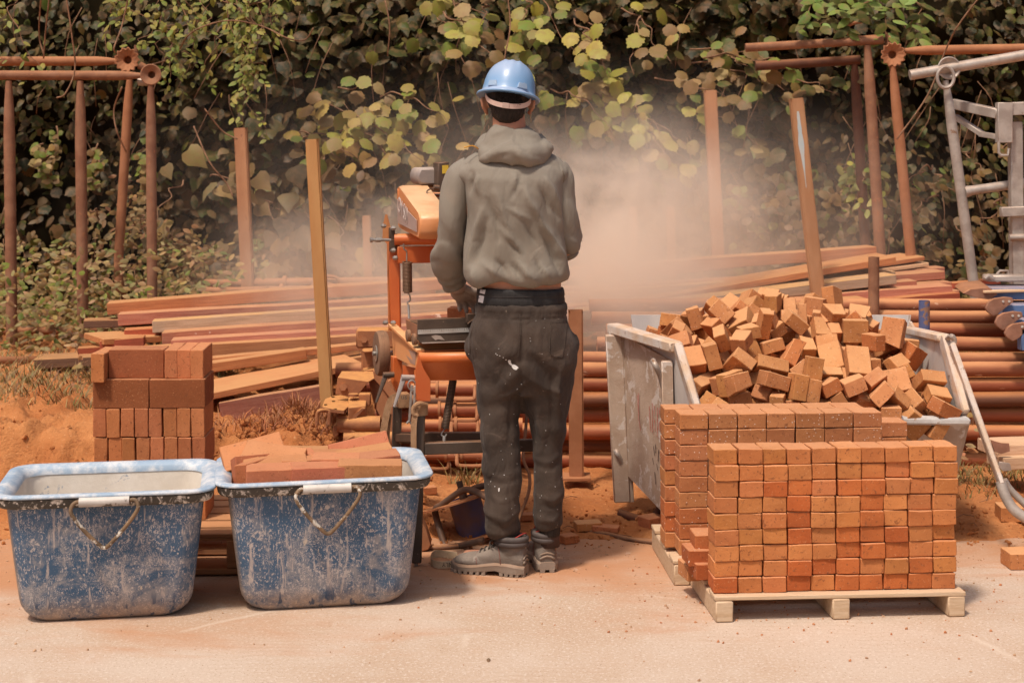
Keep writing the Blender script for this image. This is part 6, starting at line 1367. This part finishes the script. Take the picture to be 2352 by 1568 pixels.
for t in (.10,.2,.32,.45,.58,.70,.80,.88,.94,.98):
    rx,ry,z=hatr(t); row=[]
    for k in range(n):
        a=2*PI*k/n; x=math.cos(a)*rx; y=math.sin(a)*ry
        rid=math.exp(-((abs(x)-.0)/.010)**2)*.0035+math.exp(-((abs(x)-.026)/.007)**2)*.0045*(1 if y<.09 else .3)
        rid*=ss(.30,.62,t)
        row.append(hm@V((x,y,z+.008+rid)))
    rings.append(row)
g.loft(rings); 
inn=[[hm@V((math.cos(2*PI*k/n)*rx,math.sin(2*PI*k/n)*ry,z)) for k in range(n)] for rx,ry,z in ((.110,.137,-.0125),(.0925,.118,-.008),(.089,.115,.02),(.07,.09,.07),(.02,.03,.10))]
g.loft(inn)
hat=g.build('hard_hat',HATM,worker,60)
g=G()
for a in (-128,-62):
    a=R(a); c=V((math.cos(a)*.095,math.sin(a)*.121,.018)); t=V((-math.sin(a),math.cos(a),0))
    g.loft([[hm@(c+t*x*.020*k+V((0,0,z))+c.normalized()*o_) for x,z in ((-1,-.008),(1,-.008),(.75,.010),(-.75,.010))] for o_,k in ((-.006,1),(.0015,1),(.003,.85))])
g.build('accessory_slot',mat('hat_slot',(.30,.45,.66),(.36,.48,.64),rough=.4),hat,30)
BAND_=mat('hat_strap',(.62,.46,.40),(.55,.38,.32),rough=.6,vs=14,dust=.1,bump=.1)
g=G(); q=[]
for k in range(25):
    a=R(lerp(-152,-28,k/24)); u=1-((k-12)/12)**2; q.append(hm@V((math.cos(a)*.088,math.sin(a)*.110,-.018-.040*u**.7)))
rg=[]
for i,p in enumerate(q):
    t=(q[min(i+1,24)]-q[max(i-1,0)]).normalized(); o_=V((p.x-HC.x,p.y-HC.y,0)).normalized(); b=V((0,0,1)); h=.0085
    rg.append([p-b*h,p+b*h,p+b*h+o_*.0025,p-b*h+o_*.0025])
g.loft(rg); g.build('headband',BAND_,hat,60)
g=G()
for k in range(7,18):
    a=R(lerp(-152,-28,k/24)); u=1-((k-12)/12)**2; p=hm@V((math.cos(a)*.0905,math.sin(a)*.1115,-.020-.040*u**.7)); g.box(p,(.0035,.002,.0012))
g.box(hm@V((-.004,-.1125,-.058)),(.024,.004,.019),(0,R(7),0),.001)
g.build('adjuster',mat('strap_detail',(.42,.29,.25),(.50,.36,.31),rough=.6),hat)
GOLD=mat('earring_metal',(.60,.42,.22),(.5,.34,.16),rough=.3,metal=1.)
for s in(-1,1):
    g=G(); c=HC+V((s*.080,-.006,-.052)); g.tube([c+V((math.sin(t)*.003,math.cos(t)*.007,math.sin(t)*.009)) for t in [2*PI*k/16 for k in range(16)]],.0011,6,closed=True); g.tube([c+V((0,-.002,-.009)),c+V((0,-.002,-.022))],.0011,6); g.build('earring',GOLD,worker,180)
# --- jacket ---
SLV_=[[([B(1086,386),B(1062,408),B(1048,450),B(1042,500),B(1038,545,.02),elL+V((0,0,-.005))],[.050,.056,.054,.055,.058,.059]),
 ([elL,B(1030,610,.11),B(1043,646,.20)],[.060,.057,.047])],
 [([B(1272,384),B(1286,408),B(1290,450),B(1295,500),B(1299,540,.02),B(1302,560,.05)],[.050,.052,.050,.053,.059,.060]),
 ([B(1302,560,.05),B(1275,580,.15),B(1240,630,.27)],[.058,.050,.042])]]
def cloth(name,a,b_,dust,dc,bs,bump,vs=3,weave=True,splash=None):
    b=NB(name); co=b.co(False); c=b.mix(b.ramp(b.noise(co,vs,5,.6),.35,.65),a,b_)
    c=b.mix(b.math('MULTIPLY',b.ramp(b.noise(co,4.5,7,.72,.8),.55,.74),dust),c,dc)
    if splash: c=b.mix(b.math('MULTIPLY',b.ramp(b.noise(co,22,6,.7,.5),.66,.72),splash),c,(.34,.27,.22))
    h=b.math('ADD',b.math('MULTIPLY',b.noise(co,bs,3,.6),.6),b.math('MULTIPLY',b.noise(co,14,4,.5,.8),.8))
    mp=b.nd('ShaderNodeMapping'); mp.inputs['Scale'].default_value=(1.6,1.6,.7); mp.inputs['Rotation'].default_value=(0,.5,0); b.link(co,mp.inputs[0])
    mq=b.nd('ShaderNodeMapping'); mq.inputs['Scale'].default_value=(1.5,1.5,.8); mq.inputs['Rotation'].default_value=(0,-.7,0); b.link(co,mq.inputs[0])
    for m_,s_,k_ in ((mp,4.5,2.2),(mq,6.5,1.6),(mp,13,.7)):
        r_=b.math('ABSOLUTE',b.math('SUBTRACT',b.noise(m_.outputs[0],s_,2,.5,.5),.5)); h=b.math('ADD',h,b.math('MULTIPLY',b.math('MINIMUM',r_,.07),k_*7))
    b.bs.inputs['Sheen Weight'].default_value=.05
    return b.done(c,.85,b.bump(h,bump,.004))
JM=cloth('jacket_cloth',(.245,.215,.178),(.215,.186,.150),.3,(.29,.21,.15),500,.35)
TM=cloth('trouser_cloth',(.072,.050,.038),(.040,.028,.022),.8,(.18,.13,.10),350,.5,vs=5,splash=.55)
g=G()
J=[(1188,648,.168,.118,.0),(1190,640,.182,.130,0),(1190,622,.184,.134,0),(1188,590,.177,.134,0),(1186,540,.174,.135,0),(1184,490,.173,.138,-.003),(1182,445,.173,.142,-.006),(1180,410,.172,.138,-.008),(1178,385,.165,.122,-.006),(1176,366,.135,.098,0),(1175,350,.095,.082,.0),(1174,338,.072,.070,.0)]
g.loft([ering(B(x,y,dy),rx,ry,40,2.5,tz=.0,tx=(-.045 if y>600 else -.02)) for x,y,rx,ry,dy in J])
g.ell(B(1078,400),(.050,.074,.044)); g.ell(B(1278,400),(.046,.074,.044)); g.ell(B(1108,372),(.085,.075,.040),(0,R(-22),0)); g.ell(B(1248,372),(.085,.075,.040),(0,R(22),0))
me=remesh(g,.0075,5,.6)
JC=B(1182,500)
def crease(u,k=2.2):
    """soft ridges with narrow valleys"""
    a=abs(u); return (a**.6)*(1 if u>0 else -.7)
def segs(L_):
    out=[]
    for s_ in L_:
        pts=[B(x,y) for x,y in s_[:-2]]
        out.append(([(p.x,p.z) for p in pts],s_[-2],s_[-1]))
    return out
def folds(x,z,S):
    h=0.
    for pts,w_,a in S:
        best=9.;bt_=0.;n_=len(pts)-1
        for i in range(n_):
            ax_,az=pts[i]; bx_,bz=pts[i+1]; dx,dz=bx_-ax_,bz-az; t=max(0.,min(1.,((x-ax_)*dx+(z-az)*dz)/(dx*dx+dz*dz)))
            d=math.hypot(x-ax_-dx*t,z-az-dz*t)
            if d<best: best=d; bt_=(i+t)/n_
        if best<w_*3: h+=a*math.exp(-(best/w_)**1.6)*(.35+.65*math.sin(PI*min(1,max(0,bt_))))
    return h
JF=segs([((1205,430),(1222,468),(1262,535),(1290,590),(1302,628),.013,.013),((1247,530),(1268,580),(1282,618),.009,-.009),((1140,440),(1160,490),(1172,540),.012,.009),((1120,455),(1140,500),(1146,548),.008,-.007),
 ((1182,398),(1190,440),.008,.007),((1196,398),(1188,425),(1176,452),.007,-.006),((1108,480),(1092,550),(1084,612),.011,.010),((1120,500),(1104,560),(1098,600),.008,-.008),((1190,592),(1210,620),(1232,640),.011,.010),((1175,600),(1195,630),.007,-.008),
 ((1118,598),(1150,632),.010,.009),((1140,590),(1165,622),.006,-.006),((1255,410),(1278,460),(1288,520),.010,.009),((1240,430),(1262,480),.008,-.007),((1085,398),(1082,440),.007,-.008),((1098,402),(1104,440),.008,.007),((1145,520),(1190,560),(1215,600),.009,.006),
 ((1165,545),(1200,580),.006,-.006),((1240,600),(1262,636),.008,.008),((1228,590),(1246,625),.006,-.006),((1095,610),(1105,640),.007,.007),((1160,470),(1215,500),.007,.004),((1200,500),(1235,560),.008,-.006),((1270,470),(1283,500),.006,-.005)])
TF=segs([((1290,825),(1278,880),(1288,950),.010,.009),((1270,840),(1262,900),(1272,960),.009,-.006),((1212,862),(1175,892),(1150,905),.009,.007),((1217,858),(1250,880),(1285,890),.009,.007),((1205,880),(1180,915),.007,-.006),((1222,878),(1250,905),.007,-.006),
 ((1112,1072),(1150,1082),(1185,1070),.008,.006),((1112,1088),(1150,1098),(1188,1086),.006,-.006),((1225,1048),(1262,1052),(1298,1036),.008,.006),((1228,1064),(1265,1068),(1298,1052),.006,-.006),
 ((1120,1160),(1160,1178),(1188,1160),.009,.009),((1122,1178),(1160,1194),(1190,1180),.006,-.008),((1124,1200),(1160,1210),(1188,1198),.008,.008),((1118,1118),(1150,1135),(1190,1122),.009,.006),
 ((1232,1130),(1268,1140),(1300,1122),.009,.007),((1234,1150),(1270,1158),(1300,1142),.006,-.007),((1236,1180),(1268,1186),(1298,1172),.009,.008),((1100,940),(1120,1000),(1128,1050),.012,.006),((1180,900),(1178,960),(1170,1020),.010,-.006),
 ((1235,930),(1240,990),(1236,1040),.010,.006),((1095,860),(1110,920),.012,.005),((1215,940),(1225,1000),.007,-.005),((1120,740),(1130,790),.010,.004),((1150,735),(1160,780),.009,-.004),((1240,735),(1236,790),.009,.004)])
def jfold(c,n):
    x=(c.x-JC.x); z=c.z; back=ss(.35,-.35,n.y); h=0.
    d1=fn(x+z*.50,0,z*.10,5.5,2); d2=fn(x-z*.62,4,z*.10,5.2,2); d3=fn(x*1.0,7,z*.14,6.5,2)
    h+=.030*d1*ss(1.44,1.22,z)*ss(-.16,.10,-x)+.028*d2*ss(1.42,1.2,z)*ss(-.10,.12,x)+.014*d3
    h+=.020*fn(x,9,z*.30,10,2)*ss(1.16,1.03,z)
    h+=.007*math.exp(-((z-1.035)/.03)**2)
    return h*(.4+.6*back)+(folds(c.x+.006*fn(x,z,0,14,2),z,JF)*1.9 if n.y<.25 else 0)
def sfold(c,n):
    h=.012*fn(c.x*1.3,c.y,c.z*.45,9,2)
    for e in (elL,elR):
        d=(c-e-V((0,.0,.02))).length; h+=.0075*math.exp(-(d/.10)**2)*crease(math.sin(c.z*62+c.x*38+c.y*40+3*fn(c.x,c.y,c.z,7,2)))
    for w_ in (wrL,wrR):
        d=(c-w_).length; h+=.006*math.exp(-((d-.06)/.05)**2)*crease(math.sin(d*150+3*fn(c.x,c.y,c.z,14,2)))
    return h
displace(me,jfold)
jacket=finish('jacket',me,JM,worker,180)
for w_ in range(2):
    g=G()
    for ln in SLV_[w_]: lim(g,*ln)
    me=remesh(g,.007,6,.6); displace(me,sfold); finish('sleeve',me,JM,jacket,180)
# hood lying on the back
g=G()
ring=[]
nk=B(1176,350,.0)
g.tube(curve([nk+V((-.085,.06,.045)),nk+V((-.098,.0,.020)),nk+V((-.092,-.055,-.004)),nk+V((-.05,-.100,-.012)),nk+V((.008,-.112,-.010)),nk+V((.065,-.098,-.008)),nk+V((.108,-.050,.000)),nk+V((.108,.0,.018)),nk+V((.088,.06,.045))],5),[.026]*10+[.034]*22+[.028]*9,16)
g.loft([ering(nk+V((.004,-.040+dy,dz)),rx,ry,32,2.1,tz=tz,tx=-.05) for rx,ry,dy,dz,tz in ((.060,.050,.02,.095,.25),(.074,.062,.01,.072,.25),(.092,.076,-.004,.045,.25),(.112,.085,-.008,.015,.2),(.116,.084,-.006,-.012,.15),(.090,.070,.0,-.034,.1),(.04,.04,.01,-.045,.1))])
me=remesh(g,.0065,5,.6)
def hfold(c,n):
    x=c.x-nk.x; z=c.z-nk.z; r=math.atan2(x,-(c.y-nk.y)+.02)
    h=.0075*crease(math.sin((z+abs(x)*.6)*72+2.*fn(x,0,z,8,2)))*ss(.02,-.04,c.y-nk.y)*ss(.095,.05,z)
    h+=.010*fn(x*1.0,c.y,z*1.2,9,2)
    h-=.004*math.exp(-((x-.012)/.003)**2)*ss(-.03,.0,z)
    return h
displace(me,hfold); finish('hood',me,JM,jacket,180)
# projection helper: lay things on the cloth as seen from behind
def bvh(o):
    me=o.data; off=WL[o] if o.parent is None else WL[o.parent] if False else WL[o]
    return BVHTree.FromPolygons([v.co+off for v in me.vertices],[tuple(p.vertices) for p in me.polygons])
bj=bvh(jacket)
def onto(t,px,py,lift=.0008):
    o_=V((0,0,CH)); d=(P(px,py,1.)-o_).normalized(); h=t.ray_cast(o_,d,20)
    return (h[0]-d*lift,h[1]) if h[0] is not None else (None,None)
def stitch(t,pts,r,name,m,parent,dens=3,dash=False):
    g=G(); q=[]
    for i in range(len(pts)-1):
        for k in range(dens): 
            f=k/dens; a=onto(t,lerp(pts[i][0],pts[i+1][0],f),lerp(pts[i][1],pts[i+1][1],f))[0]
            if a is not None: q.append(a)
    if dash:
        for i in range(0,len(q)-1,2): g.tube([q[i],q[i+1]],r,5)
    elif len(q)>1: g.tube(q,r,6)
    return g.build(name,m,parent,180)
SEAM=mat('seam_thread',(.155,.125,.09),(.20,.16,.12),rough=.9,vs=200)
stitch(bj,[(1036,395),(1048,402),(1058,415),(1065,435),(1067,455)],.0016,'shoulder_seam',SEAM,jacket,5)
stitch(bj,[(1186,292),(1187,310),(1184,335),(1182,352)],.0013,'hood_seam',SEAM,jacket,5)
stitch(bj,[(1292,392),(1296,405),(1294,425),(1292,445)],.0016,'shoulder_seam',SEAM,jacket,5)
g=G(); g.tube(curve([B(1104,350,-.02),B(1096,340,-.06),B(1084,335,-.07),B(1066,339,-.08)],5),.0021,8); g.build('ear_plug_cord',mat('cord_yellow',(.72,.36,.04),(.65,.30,.03),rough=.5),jacket,180)
# --- trousers ---
g=G()
T=[(1196,905,.150,.105),(1200,870,.172,.125),(1202,830,.184,.135),(1201,790,.188,.140),(1199,760,.180,.138),(1197,735,.166,.130),(1197,722,.160,.125),(1197,706,.162,.124),(1196,695,.158,.120)]
g.loft([ering(B(x,y,-.005),rx,ry,36,2.5) for x,y,rx,ry in T])
def legl(pts):
    g.loft([ering(B(x,y,dy),rx,ry,28,2.2) for x,y,rx,ry,dy in pts])
legl([(1162,1228,.040,.047,-.03),(1160,1216,.055,.060,-.03),(1156,1190,.056,.066,-.035),(1152,1150,.055,.066,-.035),(1150,1100,.060,.068,-.03),(1147,1050,.066,.074,-.025),(1145,1000,.074,.082,-.02),(1143,950,.082,.094,-.01),(1143,905,.087,.108,0),(1148,860,.088,.118,0),(1152,820,.088,.12,0)])
legl([(1262,1212,.040,.047,-.01),(1262,1200,.050,.056,-.01),(1264,1165,.056,.064,-.015),(1264,1110,.059,.068,-.015),(1261,1060,.062,.073,-.012),(1258,1010,.068,.080,-.008),(1256,960,.078,.092,0),(1257,910,.088,.108,0),(1256,865,.094,.120,0),(1250,820,.092,.12,0)])
g.ell(B(1083,800,.02),(.020,.05,.045)); g.ell(B(1322,786,.02),(.018,.05,.035))
me=remesh(g,.0075,6,.6)
def tfold(c,n):
    x,z=c.x-B(1197,0).x,c.z; s=1 if x>0 else -1; h=0.
    h+=.020*fn(x*1.0+s*z*.35,2,z*.22,6.5,2)*ss(1.0,.75,z)
    h+=.010*fn(x*.8,6,z*1.2,7,2)
    kn=math.exp(-((z-.47)/.12)**2); h+=.0022*kn*crease(math.sin(z*60+x*26*s+4*fn(x,c.y,z,6,2)))
    lo=ss(.36,.16,z); h+=.0030*lo*crease(math.sin(z*62+x*20*s+3.5*fn(x,c.y,z,7,2)+s))
    cr=math.exp(-((z-.70)/.11)**2)*math.exp(-(x/.13)**2); h+=.0075*cr*crease(math.sin((z+abs(x)*.8)*55+2*fn(x,0,z,8,2)))
    h-=.006*math.exp(-(x/.007)**2)*ss(.62,.70,z)*ss(.93,.88,z)
    if n.y<.3: h+=folds(c.x+.008*fn(x,z,0,14,2),z,TF)*(.75+.7*ss(.35,.6,z))
    if z>.885: h+=.0022*math.sin(math.atan2(c.y-PY,x)*90)*ss(.885,.9,z)-.003*math.exp(-((z-.905)/.004)**2)-.004*math.exp(-((z-.885)/.005)**2)
    return h
displace(me,tfold); trousers=finish('trousers',me,TM,worker,180); bt_=bvh(trousers)
RIB=mat('rib_knit',(.030,.022,.019),(.045,.034,.028),rough=.9,vs=20,stretch=(6,6,.3),bump=.8,bs=200)
for (x0,x1,y0,y1,dy) in ((1131,1184,1222,1240,-.032),(1238,1286,1208,1226,-.012)):
    g=G(); n=72; cx=(x0+x1)/2; rr=(x1-x0)/2*PY/F
    g.loft([[B(cx,y,dy)+V((math.cos(2*PI*k/n)*(rr*sc2+.0014*(k%4<2)),math.sin(2*PI*k/n)*(rr*1.1*sc2+.0014*(k%4<2)),0)) for k in range(n)] for y,sc2 in ((y0-8,1.0),(y0,1.02),((y0+y1)/2,1.0),(y1,.97),(y1+3,.88))]); g.build('ankle_cuff',RIB,trousers,180)
TSE=mat('trouser_seam',(.035,.026,.022),(.09,.065,.05),rough=.95,vs=300)
pk=[(1266,742),(1302,738),(1299,770),(1296,800),(1290,821),(1268,818),(1262,806),(1264,775),(1266,742)]
stitch(bt_,pk,.0019,'pocket_edge',TSE,trousers,6)
def patch(t,poly,lift,name,m,parent,res=7):
    """a cloth patch draped on the surface: poly is a photo quad (4 corners)"""
    g=G(); a,b,c,d=poly; G_=[]
    for i in range(res+1):
        row=[]
        for j in range(res+1):
            u,v_=i/res,j/res; x=lerp(lerp(a[0],b[0],u),lerp(d[0],c[0],u),v_); y=lerp(lerp(a[1],b[1],u),lerp(d[1],c[1],u),v_); p,_=onto(t,x,y,lift); row.append(p)
        G_.append(row)
    for i in range(res):
        for j in range(res):
            q=[G_[i][j],G_[i+1][j],G_[i+1][j+1],G_[i][j+1]]
            if all(p is not None for p in q): g.poly(q)
    bmesh.ops.remove_doubles(g.b,verts=g.b.verts,dist=.0002); 
    return g.build(name,m,parent,180)
patch(bt_,[(1266,742),(1302,738),(1293,820),(1265,816)],.0022,'back_pocket',TM,trousers)
stitch(bt_,[(1194,722),(1196,760),(1193,800),(1188,830)],.0012,'centre_seam',TSE,trousers,5)
stitch(bt_,[(1308,735),(1322,760),(1327,785)],.0016,'pocket_opening',TSE,trousers,5)
stitch(bt_,[(1088,745),(1080,775),(1080,810),(1086,832)],.0022,'pocket_opening',TSE,trousers,5)
WP=mat('white_paint',(.66,.64,.62),(.55,.52,.50),rough=.6)
def splat(px,py,rx,ry,rot=0,n=12):
    pts=[]
    for k in range(n):
        a=2*PI*k/n; r=1+random.uniform(-.25,.25); x=math.cos(a)*rx*r; y=math.sin(a)*ry*r
        p,_=onto(bt_,px+x*math.cos(rot)-y*math.sin(rot),py+x*math.sin(rot)+y*math.cos(rot),.0015); pts.append(p)
    if all(p is not None for p in pts): gs.poly(pts)
gs=G()
for a in ((1183,843,8,4.5,.5),(1172,834,6,3,.9),(1170,829,3.5,3,0),(1162,826,1.5,1.2,0),(1142,815,1.5,1,0),(1148,817,1.2,1,0),(1156,821,1.3,1,0),(1139,812,1,1,0),(1146,1124,2,5,.1)): splat(*a)
for k in range(60): splat(random.gauss(1190,60),random.uniform(720,1190),random.uniform(.5,1.2),random.uniform(.5,1.3),0,6)
gs.build('paint_splash',WP,trousers,0)
# dusty rubbed patches on the legs
# drawstring waistband, shorts with white stripe
SH=mat('shorts_black',(.018,.017,.018),(.028,.026,.026),rough=.6,vs=20,stretch=(4,4,1),bump=.5)
g=G(); g.loft([ering(B(1196,y,-.002),rx,ry,44,2.5,tx=-.02) for y,rx,ry in ((702,.150,.112),(694,.155,.118),(682,.154,.117),(678,.1515,.1155),(674,.154,.117),(664,.152,.115),(659,.149,.112))])
sh=g.build('undershorts',SH,worker,180); bsx=bvh(sh)
patch(bsx,[(1104,657),(1117,658),(1109,696),(1098,693)],.001,'side_stripe',mat('stripe_white',(.68,.66,.66),(.56,.54,.55),rough=.7),sh,5)
stitch(bsx,[(1098,679),(1150,683),(1200,682),(1250,681),(1294,676)],.0008,'waist_seam',mat('shorts_seam',(.05,.045,.045),(.06,.05,.05),rough=.8),sh,4)
# --- gloves ---
GLV=mat('glove_knit',(.44,.35,.29),(.36,.28,.23),rough=.9,vs=16,bump=.7,bs=340,dust=.3,dcol=(.42,.28,.2))
GLC=mat('glove_cuff',(.52,.38,.31),(.45,.32,.26),rough=.9,vs=30,bump=.6,bs=300)
for w_,f_,s_,cu in ((wrL,hfL,hsL,.45),(wrR,hfR,(.2,.8,.4),.7)):
    g=G(); hand(g,w_,f_,s_,None,.97,1.16,cu); me=remesh(g,.0038,2,.5); gl=finish('work_glove',me,GLV,worker,180)
    e=elL if w_ is wrL else elR; d=(e-w_).normalized(); g=G(); g.tube([w_+d*-.012,w_+d*.01,w_+d*.045],[.031,.033,.034],20); g.build('glove_cuff',GLC,gl,180)
# --- boots ---
LEA=mat('boot_leather',(.12,.10,.085),(.17,.14,.12),rough=.85,vs=12,dust=.55,side=.22,dcol=(.34,.27,.22),bump=.5,bs=160,chip=(.27,.23,.20),chipt=.60,chips=30)
COL_=mat('boot_collar',(.050,.040,.040),(.075,.06,.058),rough=.7,vs=14,dust=.3,side=.06,dcol=(.25,.2,.17))
SOL=mat('boot_sole',(.27,.235,.20),(.21,.18,.15),rough=.85,vs=10,dust=.3,side=.1,chip=(.42,.34,.26),chipt=.62,chips=24)
REDT=mat('boot_red_trim',(.38,.045,.035),(.28,.035,.03),rough=.6)
LAC=mat('boot_lace',(.035,.03,.028),(.07,.055,.045),rough=.8)
def boot(heel,ang,L,name):
    d=V((math.cos(ang),math.sin(ang),0)); s=V((-d.y,d.x,0)); h0=V((heel.x,heel.y,0))
    bt=bpy.data.objects.new(name,None); sc.collection.objects.link(bt); bt.parent=worker; bt.location=h0-WL[worker]; WL[bt]=h0
    def Q(t,x,z): return h0+d*(t*L)+s*x+V((0,0,z*.86))
    # outline half widths and upper heights along the foot (0 heel, 1 toe)
    W=[(0,.022),(.03,.030),(.10,.036),(.22,.037),(.38,.036),(.52,.040),(.68,.047),(.82,.046),(.92,.038),(.98,.024),(1.0,.012)]
    TZ=[(0,.105),(.03,.115),(.10,.125),(.22,.128),(.38,.122),(.52,.104),(.68,.080),(.82,.073),(.92,.064),(.98,.05),(1.0,.04)]
    g=G(); rings=[]
    for (t,w_),(_,tz) in zip(W,TZ):
        z0=.022; rg=[]
        for k in range(20):
            a=2*PI*k/20; ca,sa=math.cos(a),math.sin(a); hh=(tz-z0)/2
            rg.append(Q(t,math.copysign(abs(ca)**.8,ca)*w_*(1.0 if sa<0 else 1-.28*sa),z0+hh+math.copysign(abs(sa)**.75,sa)*hh))
        rings.append(rg)
    g.loft(rings); g.tube([Q(.2,0,.09),Q(.19,0,.125),Q(.18,0,.14)],[.040,.041,.042],20)
    me=remesh(g,.0045,4,.5); displace(me,lambda c,n:.0018*fn(c.x,c.y,c.z,34,3)+.0012*math.sin(c.z*220)*math.exp(-((((c-h0).dot(d))/L-.55)/.10)**2))
    up=finish('upper',me,LEA,bt,180)
    g=G()   # padded collar
    for z,r in ((.128,.0425),(.146,.0440)): g.tube([Q(.19,0,0)+d*math.cos(2*PI*k/30)*.050+s*math.sin(2*PI*k/30)*.040+V((0,0,z*.86)) for k in range(30)],.0115,12,closed=True)
    g.tube([Q(.19,0,.12),Q(.19,0,.158)],[.040,.042],24,caps=False)
    col=g.build('collar',COL_,bt,180)
    g=G(); g.tube([Q(.19,0,0)+d*math.cos(a)*.050+s*math.sin(a)*.041+V((0,0,.139+.006*math.cos(2*a)+.004*math.sin(3*a))) for a in [2*PI*k/40 for k in range(40)]],.0022,8,closed=True); g.build('red_trim',REDT,bt,180)
    # sole with heel block, waist gap and lugs
    g=G()
    def outline(off,z,ts=None):
        P1=[];P2=[]
        for t,w_ in W:
            tt=t*(1+.0)+(-.012 if t==0 else .012 if t==1 else 0); P1.append(Q(tt,w_+off,z(tt))); P2.append(Q(tt,-w_-off,z(tt)))
        return P1+P2[::-1]
    wave=lambda t: .036+.008*math.sin((t-.05)*2*PI)
    g.loft([outline(.004,lambda t:.012+.010*ss(.30,.40,t)*ss(.56,.46,t)),outline(.0055,lambda t:.020+.006*ss(.3,.4,t)*ss(.56,.46,t)),outline(.0045,lambda t:wave(t)-.006),outline(.006,lambda t:wave(t)),outline(.002,lambda t:wave(t)+.005),outline(-.003,lambda t:wave(t)+.010)])
    so_=g.build('sole',SOL,bt,50)
    g=G()
    for t0 in (.0,.07,.14,.21,.28,.52,.60,.68,.76,.84,.91,.965):
        w_=[lerp(W[i][1],W[i+1][1],(t0-W[i][0])/(W[i+1][0]-W[i][0])) for i in range(len(W)-1) if W[i][0]<=t0<=W[i+1][0]][0]
        z=0
        for sd in(-1,1): g.box(Q(t0+.012,sd*(w_*.62+.003),.0075),(L*.052,max(.012,w_*.82),.0135),(0,0,ang),.0015)
    g.build('lugs',SOL,bt,30)
    g=G(); g.tube([Q(-.006,x,.055+.012*math.cos(x*60)) for x in (-.026,-.013,0,.013,.026)],.0035,8); g.tube([Q(-.002,x,.070+.010*math.cos(x*60)) for x in (-.024,-.012,0,.012,.024)],.003,8); g.build('heel_ridge',SOL,bt,180)
    g=G()
    for i,t in enumerate((.36,.42,.48,.54,.60)):
        z=[.128,.119,.109,.099,.090][i]; g.tube(curve([Q(t,-.024,z-.006),Q(t+.01,0,z+.004),Q(t,.024,z-.006)],4),.0026,6)
        g.tube([Q(t,-.024,z-.006),Q(t+.05,.022,z-.014)],.0022,6)
    g.tube(curve([Q(.36,0,.132),Q(.40,.02,.145),Q(.46,.028,.128),Q(.42,.034,.112)],4),.0024,6); g.tube(curve([Q(.36,0,.132),Q(.42,-.015,.15),Q(.50,-.026,.13)],4),.0024,6)
    g.build('laces',LAC,bt,180)
    g=G()
    for sd in(-1,1): g.tube(curve([Q(.30,sd*.0385,.045),Q(.31,sd*.0375,.080),Q(.34,sd*.030,.115)],4),.0012,6)
    g.tube(curve([Q(.62,-.046,.045),Q(.64,-.035,.07),Q(.66,0,.083),Q(.64,.035,.07),Q(.62,.046,.045)],4),.0012,6); g.build('red_stitching',mat('stitch_red',(.30,.13,.10),(.24,.10,.08),rough=.8),bt,180)
    return bt
boot(P(1207,1329,5.395),R(163),.262,'boot')
boot(P(1257,1319,5.43),R(97),.262,'boot')
for an in (anL,anR): G().tube([an+V((0,0,.03)),an+V((.0,0,-.06))],.036,18).build('sock',mat('sock_dark',(.05,.035,.032),(.09,.05,.04),rough=.9,bump=.6),worker,180)
